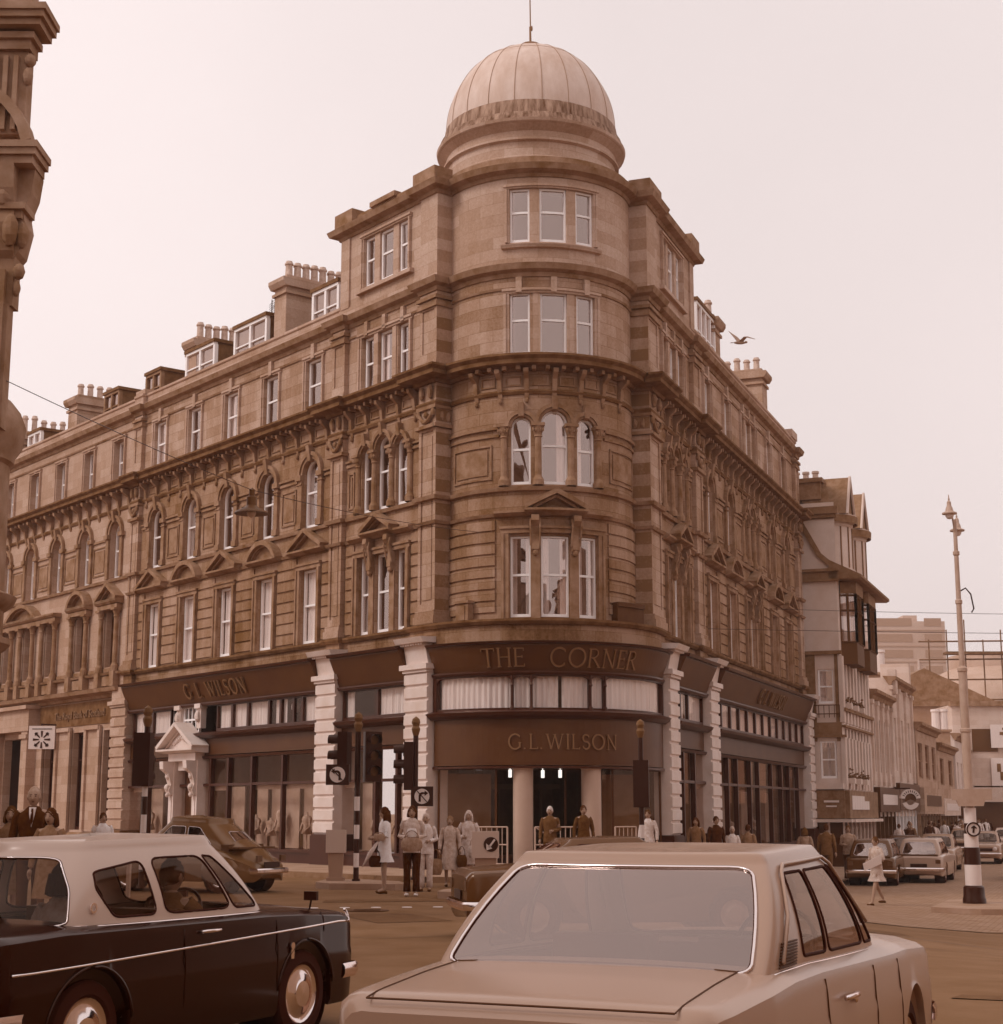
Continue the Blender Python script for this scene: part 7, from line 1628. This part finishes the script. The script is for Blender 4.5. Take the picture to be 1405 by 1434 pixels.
def loft(mb, rings, cap=True):                              # rings: (cx,cy,z,rx,ry)
    n = 16; V = []
    for cx, cy, z, rx, ry in rings: V += [(cx + rx * math.cos(2 * math.pi * k / n), cy + ry * math.sin(2 * math.pi * k / n) * (1 if True else 1), z) for k in range(n)]
    F = [(i * n + k, i * n + (k + 1) % n, (i + 1) * n + (k + 1) % n, (i + 1) * n + k) for i in range(len(rings) - 1) for k in range(n)]
    if cap: F += [tuple(range(n))[::-1], tuple((len(rings) - 1) * n + k for k in range(n))]
    mb.add(V, F)
CL = {}
def cloth(v): return mat('cloth_%d' % int(v * 1000), v, .9, min(.85, v * 1.7 + .01), 14, spec=.1)
def person(x, y, z, h, face, label, top=.4, bottom=.4, hair=.02, kind='dress', hem=.30, pose='stand', arms=('down', 'down'), coat=None, hairlen=.0, bald=False, shoes=.03, female=True, seated=False, group=None, sleeves=True):
    """face: azimuth the person faces; local frame: -y is forward"""
    r = root('person', (x, y, z), label, 'person', group, rz=R(180 - face)); k = h / 1.7
    s = .9 if female else 1.0; hipz, shz, nk, hd = .90, 1.40, 1.47, 1.585
    st = .0
    J = {'pel': (0, 0, .95), 'spine': (0, .01, 1.12), 'chest': (0, 0, 1.30), 'neck': (0, .0, 1.45), 'neck2': (0, -.01, 1.51)}
    leg = {}
    for i, sg in enumerate((-1, 1)):
        if pose == 'walk': fy = -.28 * sg; ky = fy * .4 - .05; kz = .5; az_ = .07 if fy < 0 else .12
        elif pose == 'step': fy = -.12 * sg; ky = fy * .5 - .02; kz = .5; az_ = .07
        else: fy = 0.0; ky = -.01; kz = .5; az_ = .07
        if seated: leg[sg] = [(sg * .09, 0, .9), (sg * .12, -.42, .9), (sg * .12, -.5, .5), (sg * .12, -.6, .46)]
        else: leg[sg] = [(sg * .085, 0, .9), (sg * .09, ky, kz), (sg * .09, fy, az_ + .01), (sg * .10, fy - .14, az_ - .035)]
    arm = {}
    for i, sg in enumerate((-1, 1)):
        a = arms[i]; sx = sg * (.17 * s + .01)
        if a == 'down': arm[sg] = [(sx, 0, 1.40), (sg * .235, .02, 1.12), (sg * .25, -.04, .88)]
        elif a == 'bent': arm[sg] = [(sx, 0, 1.40), (sg * .24, .02, 1.13), (sg * .09, -.22, 1.10)]
        elif a == 'fwd': arm[sg] = [(sx, 0, 1.40), (sg * .24, -.05, 1.14), (sg * .18, -.30, 1.12)]
        elif a == 'up': arm[sg] = [(sx, 0, 1.40), (sg * .25, -.1, 1.18), (sg * .1, -.17, 1.42)]
        elif a == 'wheel': arm[sg] = [(sx, 0, 1.40), (sg * .22, -.16, 1.2), (sg * .15, -.4, 1.22)]
        elif a == 'swing': arm[sg] = [(sx, 0, 1.40), (sg * .23, .08, 1.14), (sg * .24, .12, .9)]
    names = list(J); verts = [J[n] for n in names]; E = [(0, 1), (1, 2), (2, 3), (3, 4)]; rad = [(.14 * s, .10), (.115 * s, .09), (.14 * s, .10), .055, .05]
    for sg in (-1, 1):
        b = len(verts); verts += leg[sg]; rad += [.085, .055, .038, .03]; E += [(0, b), (b, b + 1), (b + 1, b + 2), (b + 2, b + 3)]
        b = len(verts); verts += arm[sg]; rad += [.052, .036, .026]; E += [(2, b), (b, b + 1), (b + 1, b + 2)]
    V, F = skin_mesh(verts, E, rad); mb = MB(); mb.add(V, F)
    # head with face
    hy = -.015; n = 18; m = 14; HV = []
    for i in range(m + 1):
        t = math.pi * i / m
        for q in range(n):
            a = 2 * math.pi * q / n; rx, ry = .073, .092; zz = math.cos(t); w = math.sin(t)
            if zz < 0: w *= 1 - .22 * (-zz) ** 1.3
            X = rx * w * math.cos(a); Y = ry * w * math.sin(a); Z = .118 * zz
            if Y < -.05 and abs(X) < .02 and -.04 < Z < .015: Y -= .018 * (1 - abs(Z + .015) / .03) if abs(Z + .015) < .03 else 0
            HV.append((X, hy + Y, hd + Z))
    mb.add(HV, [(i * n + q, (i + 1) * n + q, (i + 1) * n + (q + 1) % n, i * n + (q + 1) % n) for i in range(m) for q in range(n)])
    for sg in (-1, 1): ell(mb, (sg * .076, hy + .01, hd - .005), (.012, .02, .03), 8, 6)
    ell(mb, (0, hy - .095, hd - .02), (.012, .014, .02), 8, 6)
    for sg in (-1, 1):                                      # hands: palm, four fingers, thumb
        e, w = Vector(arm[sg][1]), Vector(arm[sg][2]); d = (w - e).normalized(); side = d.cross(Vector((sg, 0, 0))).normalized() if abs(d.x) < .9 else Vector((0, 0, 1)); pm = w + d * .05
        P = [w, w + d * .03, w + d * .085]; tube(mb, P, [.024, .034, .032], 8)
        for q in range(4):
            o = side * (-.026 + .0175 * q); L_ = (.062, .075, .07, .055)[q]; b0 = w + d * .08 + o; nn = d.cross(side) * (.35 * -sg)
            tube(mb, [b0, b0 + (d + nn * .3) * L_ * .5, b0 + (d + nn) * L_ * .9], [.0095, .0085, .0065], 6)
        b0 = w + d * .03 - side * .028; tube(mb, [b0, b0 - side * .022 + d * .03, b0 - side * .025 + d * .06], [.011, .01, .008], 6)
    def K(mbx): mbx.v = [(p[0] * k, p[1] * k, p[2] * k) for p in mbx.v]; return mbx
    bd = K(mb).build('body', SKIN, r, smooth=True, local=True)
    mb = MB()
    for sg in (-1, 1): ell(mb, (sg * .028, hy - .082, hd + .012), (.011, .008, .006), 8, 5); tube(mb, [(sg * .014, hy - .088, hd + .03), (sg * .044, hy - .078, hd + .031)], .0035, 4)
    ell(mb, (0, hy - .082, hd - .058), (.02, .008, .006), 8, 5); K(mb).build('face_features', mat('dark_features', .02, .5), r, local=True)
    if not bald:
        mb = MB(); HV = []; n = 20; m = 12
        for i in range(m + 1):
            t = math.pi * i / m * .62
            for q in range(n):
                a = 2 * math.pi * q / n; fr_ = max(0, -math.sin(a)); tt = t * (1 - .34 * fr_ ** 2) * (1 + .18 * max(0, math.sin(a))); j = 1 + .05 * math.sin(q * 5 + i * 2.1)
                HV.append((.081 * math.sin(tt) * math.cos(a) * j, hy + .010 + .099 * math.sin(tt) * math.sin(a) * j, hd + .012 + .118 * math.cos(tt) * j))
        mb.add(HV, [(i * n + q, (i + 1) * n + q, (i + 1) * n + (q + 1) % n, i * n + (q + 1) % n) for i in range(m) for q in range(n)])
        if hairlen:
            for q in range(15):
                a = -.25 + (math.pi + .5) * q / 14; bx_, by = .078 * math.cos(a), hy + .02 + .09 * math.sin(a)
                tube(mb, [(bx_ * .9, by * .9, hd + .05), (bx_ * 1.08, by * 1.05, hd - .05), (bx_ * 1.12, by * 1.1, hd - .06 - hairlen * .6), (bx_ * .9, by * .95, hd - .06 - hairlen)], [.02, .024, .024, .01], 6)
        K(mb).build('hair', cloth(hair), r, smooth=True, local=True)
    mb = MB(); g_ = .012
    if kind in ('dress', 'coat'):
        fl = .05 if pose != 'walk' else .09
        loft(mb, [(0, 0, hem * 1.7 / 1.7 + .0, .19 + fl * .5, .15 + fl), (0, 0, .75, .19, .145), (0, 0, .93, .175, .13), (0, .005, 1.1, .145, .112), (0, 0, 1.28, .17 * s + .015, .125), (0, 0, 1.38, .17 * s + .01, .11), (0, 0, 1.44, .09, .08), (0, 0, 1.475, .062, .062)]); tm = top
    else:
        loft(mb, [(0, 0, .82, .18, .13), (0, 0, .93, .18, .13), (0, .005, 1.1, .155, .118), (0, 0, 1.28, .18 * s + .02, .13), (0, 0, 1.38, .18 * s + .015, .112), (0, 0, 1.44, .1, .085), (0, 0, 1.475, .065, .065)])
    for sg in (-1, 1):
        A = [Vector(p) for p in arm[sg]]; w = A[1] + (A[2] - A[1]) * (.88 if sleeves else .05)
        tube(mb, [A[0] + Vector((-sg * .03, 0, .0)), A[0] + (A[1] - A[0]) * .3, A[1], (A[1] + w) / 2, w], [.068, .062, .052, .046, .04], 10)
    K(mb).build('coat' if kind == 'coat' else ('dress' if kind == 'dress' else 'jacket'), cloth(top), r, smooth=True, auto=60, local=True)
    if kind == 'trousers':
        mb = MB(); loft(mb, [(0, 0, .84, .165, .12), (0, 0, .97, .165, .12), (0, 0, 1.0, .15, .11)])
        for sg in (-1, 1):
            A = [Vector(p) for p in leg[sg]]; tube(mb, [A[0] + Vector((0, 0, .03)), A[0] + (A[1] - A[0]) * .5, A[1], A[1] + (A[2] - A[1]) * .6, A[1] + (A[2] - A[1]) * .98], [.098, .088, .07, .066, .075], 10)
        K(mb).build('trousers', cloth(bottom), r, smooth=True, local=True)
        mb = MB()
    if not seated:
        mb = MB()
        for sg in (-1, 1): p = Vector(leg[sg][2]); ell(mb, (p.x, p.y - .055, p.z - .045), (.043, .125, .035), 10, 6); bx(mb, p.x - .02, p.x + .02, p.y + .02, p.y + .055, p.z - .08, p.z - .04)
        K(mb).build('shoes', cloth(shoes), r, smooth=True, auto=40, local=True)
    return r
def bag(x, y, z, w, h, d, v, label, az_=0, strap=.18, sq=1):
    r = root('bag', (x, y, z), label, 'bag'); mb = MB(); n = 12; V = []
    for i in range(7):
        t = i / 6; s = (.8 + .2 * math.sin(math.pi * t)) if i not in (0, 6) else .72
        for k in range(n): a = 2 * math.pi * k / n; ca, sa = math.cos(a), math.sin(a); e = 1 / max(abs(ca), abs(sa)) ** .6; V.append((x + (w / 2 * s * ca * e) * math.cos(az_) - d / 2 * s * sa * e * math.sin(az_), y + (w / 2 * s * ca * e) * math.sin(az_) + d / 2 * s * sa * e * math.cos(az_), z + h * t))
    mb.add(V, [(i * n + k, i * n + (k + 1) % n, (i + 1) * n + (k + 1) % n, (i + 1) * n + k) for i in range(6) for k in range(n)] + [tuple(range(n))[::-1], tuple(6 * n + k for k in range(n))]); mb.build('pouch', cloth(v), r, smooth=True, auto=50)
    mb = MB()
    for sg in (-1, 1): tube(mb, [(x + w * .3 * math.cos(a) * math.cos(az_), y + w * .3 * math.cos(a) * math.sin(az_) + sg * d * .25, z + h + strap * math.sin(a)) for a in np.linspace(0, math.pi, 11)], .008, 5)
    mb.build('handles', cloth(v * .7), r, smooth=True)
I = .12
person(-2.33, 32.7, 0, 1.68, 262, 'woman in short white coat and long dark hair standing in profile beside the banded pole', top=.66, hair=.02, kind='coat', hem=.62, arms=('bent', 'bent'), hairlen=.16)
bag(-2.5, 32.55, .52, .26, .22, .1, .012, 'small dark handbag hanging by the white-coated woman', strap=.12)
bag(-2.42, 32.45, 1.03, .24, .14, .12, .2, 'brown clutch bag held to the white-coated woman\'s waist', strap=.02)
UM = root('umbrella', (-2.55, 32.5, .5), 'furled pale umbrella under the arm of the white-coated woman', 'umbrella'); mb = MB(); tube(mb, [(-2.75, 32.45, .52), (-2.6, 32.45, .78), (-2.42, 32.45, 1.05)], [.008, .045, .02], 8); mb.build('canopy', cloth(.4), UM, smooth=True); mb = MB(); tube(mb, [(-2.42, 32.45, 1.05), (-2.3, 32.5, 1.15), (-2.27, 32.5, 1.1)], .012, 6); mb.build('handle', BLACK, UM)
person(-1.73, 31.7, 0, 1.70, 184, 'woman in checked short jacket and dark trousers holding a bag and parcel', top=.33, bottom=.015, hair=.02, kind='trousers', arms=('bent', 'bent'), hairlen=.03, shoes=.5)
bag(-1.72, 31.42, .86, .42, .24, .14, .19, 'broad brown handbag carried in front by the woman in dark trousers', strap=.14)
bag(-1.72, 31.42, 1.12, .2, .16, .08, .6, 'white parcel held at the chest above the broad brown handbag', strap=.0)
person(-1.55, 33.6, 0, 1.56, 184, 'older person in pale clothes just behind the woman in dark trousers', top=.42, bottom=.36, hair=.32, kind='trousers', arms=('down', 'bent'))
person(-1.12, 35.6, 0, 1.5, 182, 'woman with pale headband and belted coat walking with a bag in each hand', top=.30, hair=.1, kind='coat', hem=.42, pose='step', arms=('down', 'down'))
bag(-1.42, 35.45, .26, .3, .34, .2, .13, 'round dark shopping bag low in the hand of the woman with headband', strap=.2)
bag(-.86, 35.45, .42, .24, .26, .14, .03, 'dark bag between the two walking women', strap=.18)
person(-.72, 35.9, 0, 1.62, 186, 'fair-haired woman in light patterned coat walking beside the woman with headband', top=.38, hair=.36, kind='coat', hem=.5, pose='step', arms=('bent', 'down'), hairlen=.1)
bag(-.6, 35.6, .62, .26, .26, .14, .34, 'pale bag on the arm of the fair-haired woman', strap=.16)
person(1.15, 38.8, .12, 1.60, 190, 'grey-haired man in dark jacket standing before the crossed gate', top=.06, bottom=.04, hair=.42, kind='trousers', female=False, arms=('down', 'bent'))
person(1.95, 38.9, .12, 1.62, 170, 'person in dark hat and coat right of the crossed gate', top=.04, hair=.02, kind='coat', hem=.4)
person(3.55, 39.6, .12, 1.52, 200, 'small figure in pale blouse beside the right white pier', top=.4, hair=.03, kind='dress', hem=.5)
TM = person(-6.3, 22.0, .05, 1.86, 172, 'tall balding man in dark suit and tie above the cream car roof at left', top=.02, bottom=.02, hair=.22, kind='trousers', female=False)
mb = MB(); P = [(-.045, -.105, 1.60), (.045, -.105, 1.60), (.035, -.15, 1.50), (0, -.158, 1.34), (-.035, -.15, 1.50)]; mb.add(P + [(a, b + .05, c) for a, b, c in P], [(0, 1, 2, 3, 4), (0, 4, 9, 5), (4, 3, 8, 9), (3, 2, 7, 8), (2, 1, 6, 7), (1, 0, 5, 6)]); sh = mb.build('shirt', PAINTW, TM, local=True)
mb = MB(); P = [(-.014, -.122, 1.585), (.014, -.122, 1.585), (.02, -.162, 1.42), (0, -.166, 1.36), (-.02, -.162, 1.42)]; mb.add(P, [(0, 1, 2, 3, 4)]); mb.build('tie', cloth(.012), sh, local=True)
person(-6.72, 22.4, .0, 1.66, 168, 'dark-haired woman left of the tall man, face just above the car roof', top=.1, hair=.03, kind='coat', hem=.5, hairlen=.06)
person(-5.95, 21.6, .0, 1.63, 190, 'woman with dark fringe right of the tall man above the car roof', top=.12, hair=.02, kind='coat', hem=.5, hairlen=.08)
person(-7.7, 31.6, .12, 1.45, 150, 'boy in white shirt beside the barrier behind the leftmost signal', top=.6, bottom=.05, hair=.02, kind='trousers', female=False, arms=('bent', 'down'))
SB_ = root('street_barrier', (-7.3, 31.2, .12), 'low pale board barrier beside the boy in white shirt', 'barrier'); mb = MB(); bx(mb, -7.6, -7.0, 31.1, 31.16, .75, 1.05); mb.build('board', PAINTW, SB_); mb = MB()
for xx in (-7.55, -7.05): bx(mb, xx - .03, xx + .03, 31.05, 31.2, 0, 1.08)
mb.build('legs', GREYM, SB_)
RP = [(5.35, 45.0, 1.62, 200, 'dark-haired woman at the shop window left of the man in white shirt', dict(top=.1, hair=.02, kind='coat', hem=.5, hairlen=.12)),
      (5.95, 45.4, 1.72, 160, 'man in dark suit and white shirt in front of the right white piers', dict(top=.015, bottom=.02, hair=.02, kind='trousers', female=False)),
      (6.45, 45.8, 1.5, 180, 'person in light summer clothes right of the man in dark suit', dict(top=.45, hair=.3, kind='dress', hem=.5)),
      (6.95, 46.2, 1.6, 20, 'dark-haired person seen from behind right of the light summer clothes', dict(top=.12, hair=.015, kind='coat', hem=.5)),
      (9.35, 50.5, 1.66, 20, 'woman in light mac walking away beside the man in brown jacket', dict(top=.2, hair=.05, kind='coat', hem=.45, pose='step', hairlen=.08)),
      (9.95, 50.2, 1.78, 20, 'broad man in brown jacket walking away from the camera', dict(top=.07, bottom=.05, hair=.02, kind='trousers', female=False, pose='step')),
      (11.0, 52.0, 1.72, 185, 'man in open jacket and dark trousers beyond the dark parked car', dict(top=.2, bottom=.02, hair=.04, kind='trousers', female=False, arms=('bent', 'down')))]
for x, y, h, a, lb, kw in RP: person(x, y, gz(x, y) + .1, h, a, lb, **kw)
person(9.1, 39.9, gz(9.1, 39.9) + .005, 1.62, 240, 'woman in light dress striding across the setts with a folded newspaper', top=.33, hair=.03, kind='dress', hem=.60, pose='walk', arms=('bent', 'bent'), sleeves=False)
mb = MB(); z0 = gz(9.1, 39.9); mb.add([(8.72, 39.62, z0 + 1.0), (9.17, 39.62, z0 + 1.22), (9.17, 39.64, z0 + 1.0), (8.75, 39.64, z0 + .82), (8.72, 39.66, z0 + 1.0), (9.17, 39.66, z0 + 1.22), (9.17, 39.68, z0 + 1.0), (8.75, 39.68, z0 + .82)], [(0, 1, 2, 3), (4, 5, 6, 7), (0, 1, 5, 4), (1, 2, 6, 5), (2, 3, 7, 6), (3, 0, 4, 7)]); o = mb.build('newspaper', PAINTW); tag(o, 'folded newspaper in the arms of the striding woman', 'newspaper')
# crowd on the far pavement
protos = []
descr = ['pale coat', 'dark suit', 'mid brown coat', 'light dress', 'black coat']
for i in range(30):
    s_ = 33 + i * 1.75 + random.uniform(-.5, .5); o_ = random.uniform(1.9, 3.1); x, y, _ = SR.pt(s_, 0, o_); t = (.4, .02, .12, .5, .015)[i % 5]
    if i < 5: p = person(x, y, gz(x, y) + .12, 1.6 + .03 * i, 200 if i % 2 else 20, 'shopper on the far pavement', top=t, bottom=.03, hair=(.02, .02, .2, .05, .02)[i], kind='trousers' if i in (1,) else 'coat', hem=.48, pose='step', female=i != 1); protos.append(p)
    else: p = dup(protos[i % 5]); p.location = (x, y, gz(x, y) + .12); p.rotation_euler.z = R(random.choice([160, -20]) + random.uniform(-25, 25)); ORG[p.name] = Vector(p.location)
    p['group'] = 'shoppers along the far right pavement'; p['label'] = 'shopper in %s among the crowd on the far right pavement' % descr[i % 5]; p['category'] = 'person'
# driver and passenger of the two-tone car
def incar(org, az_, lx, ly): d = azv(az_); l = Vector((-d.y, d.x)); q = Vector(org) + d * lx + l * ly; return q.x, q.y
x, y = incar((-3.5, 9.57), 25.7, 2.12, -.34); person(x, y, -.38, 1.64, 25.7, 'driver at the wheel of the two-tone car', top=.06, hair=.03, kind='jacket', arms=('wheel', 'wheel'), seated=True, female=True)
x, y = incar((-3.5, 9.57), 25.7, 1.55, .12); person(x, y, -.38, 1.62, 25.7, 'dark-haired rear passenger in pale top inside the two-tone car', top=.5, hair=.015, kind='jacket', arms=('down', 'down'), seated=True, hairlen=.04)
# ------------------------------------------------------------------ haze
hb = MB(); bx(hb, -220, 260, -60, 420, -2.5, 42); hz = hb.build('haze', None) if False else None
mh = bpy.data.materials.new('haze_air'); mh.use_nodes = True; nt = mh.node_tree; nt.nodes.clear(); o = nt.nodes.new('ShaderNodeOutputMaterial'); v = nt.nodes.new('ShaderNodeVolumePrincipled')
v.inputs['Color'].default_value = (1, .80, .70, 1); v.inputs['Density'].default_value = .0007; v.inputs['Anisotropy'].default_value = .2; nt.links.new(v.outputs[0], o.inputs['Volume'])
hz = hb.build('haze', mh); hz['kind'] = 'stuff'
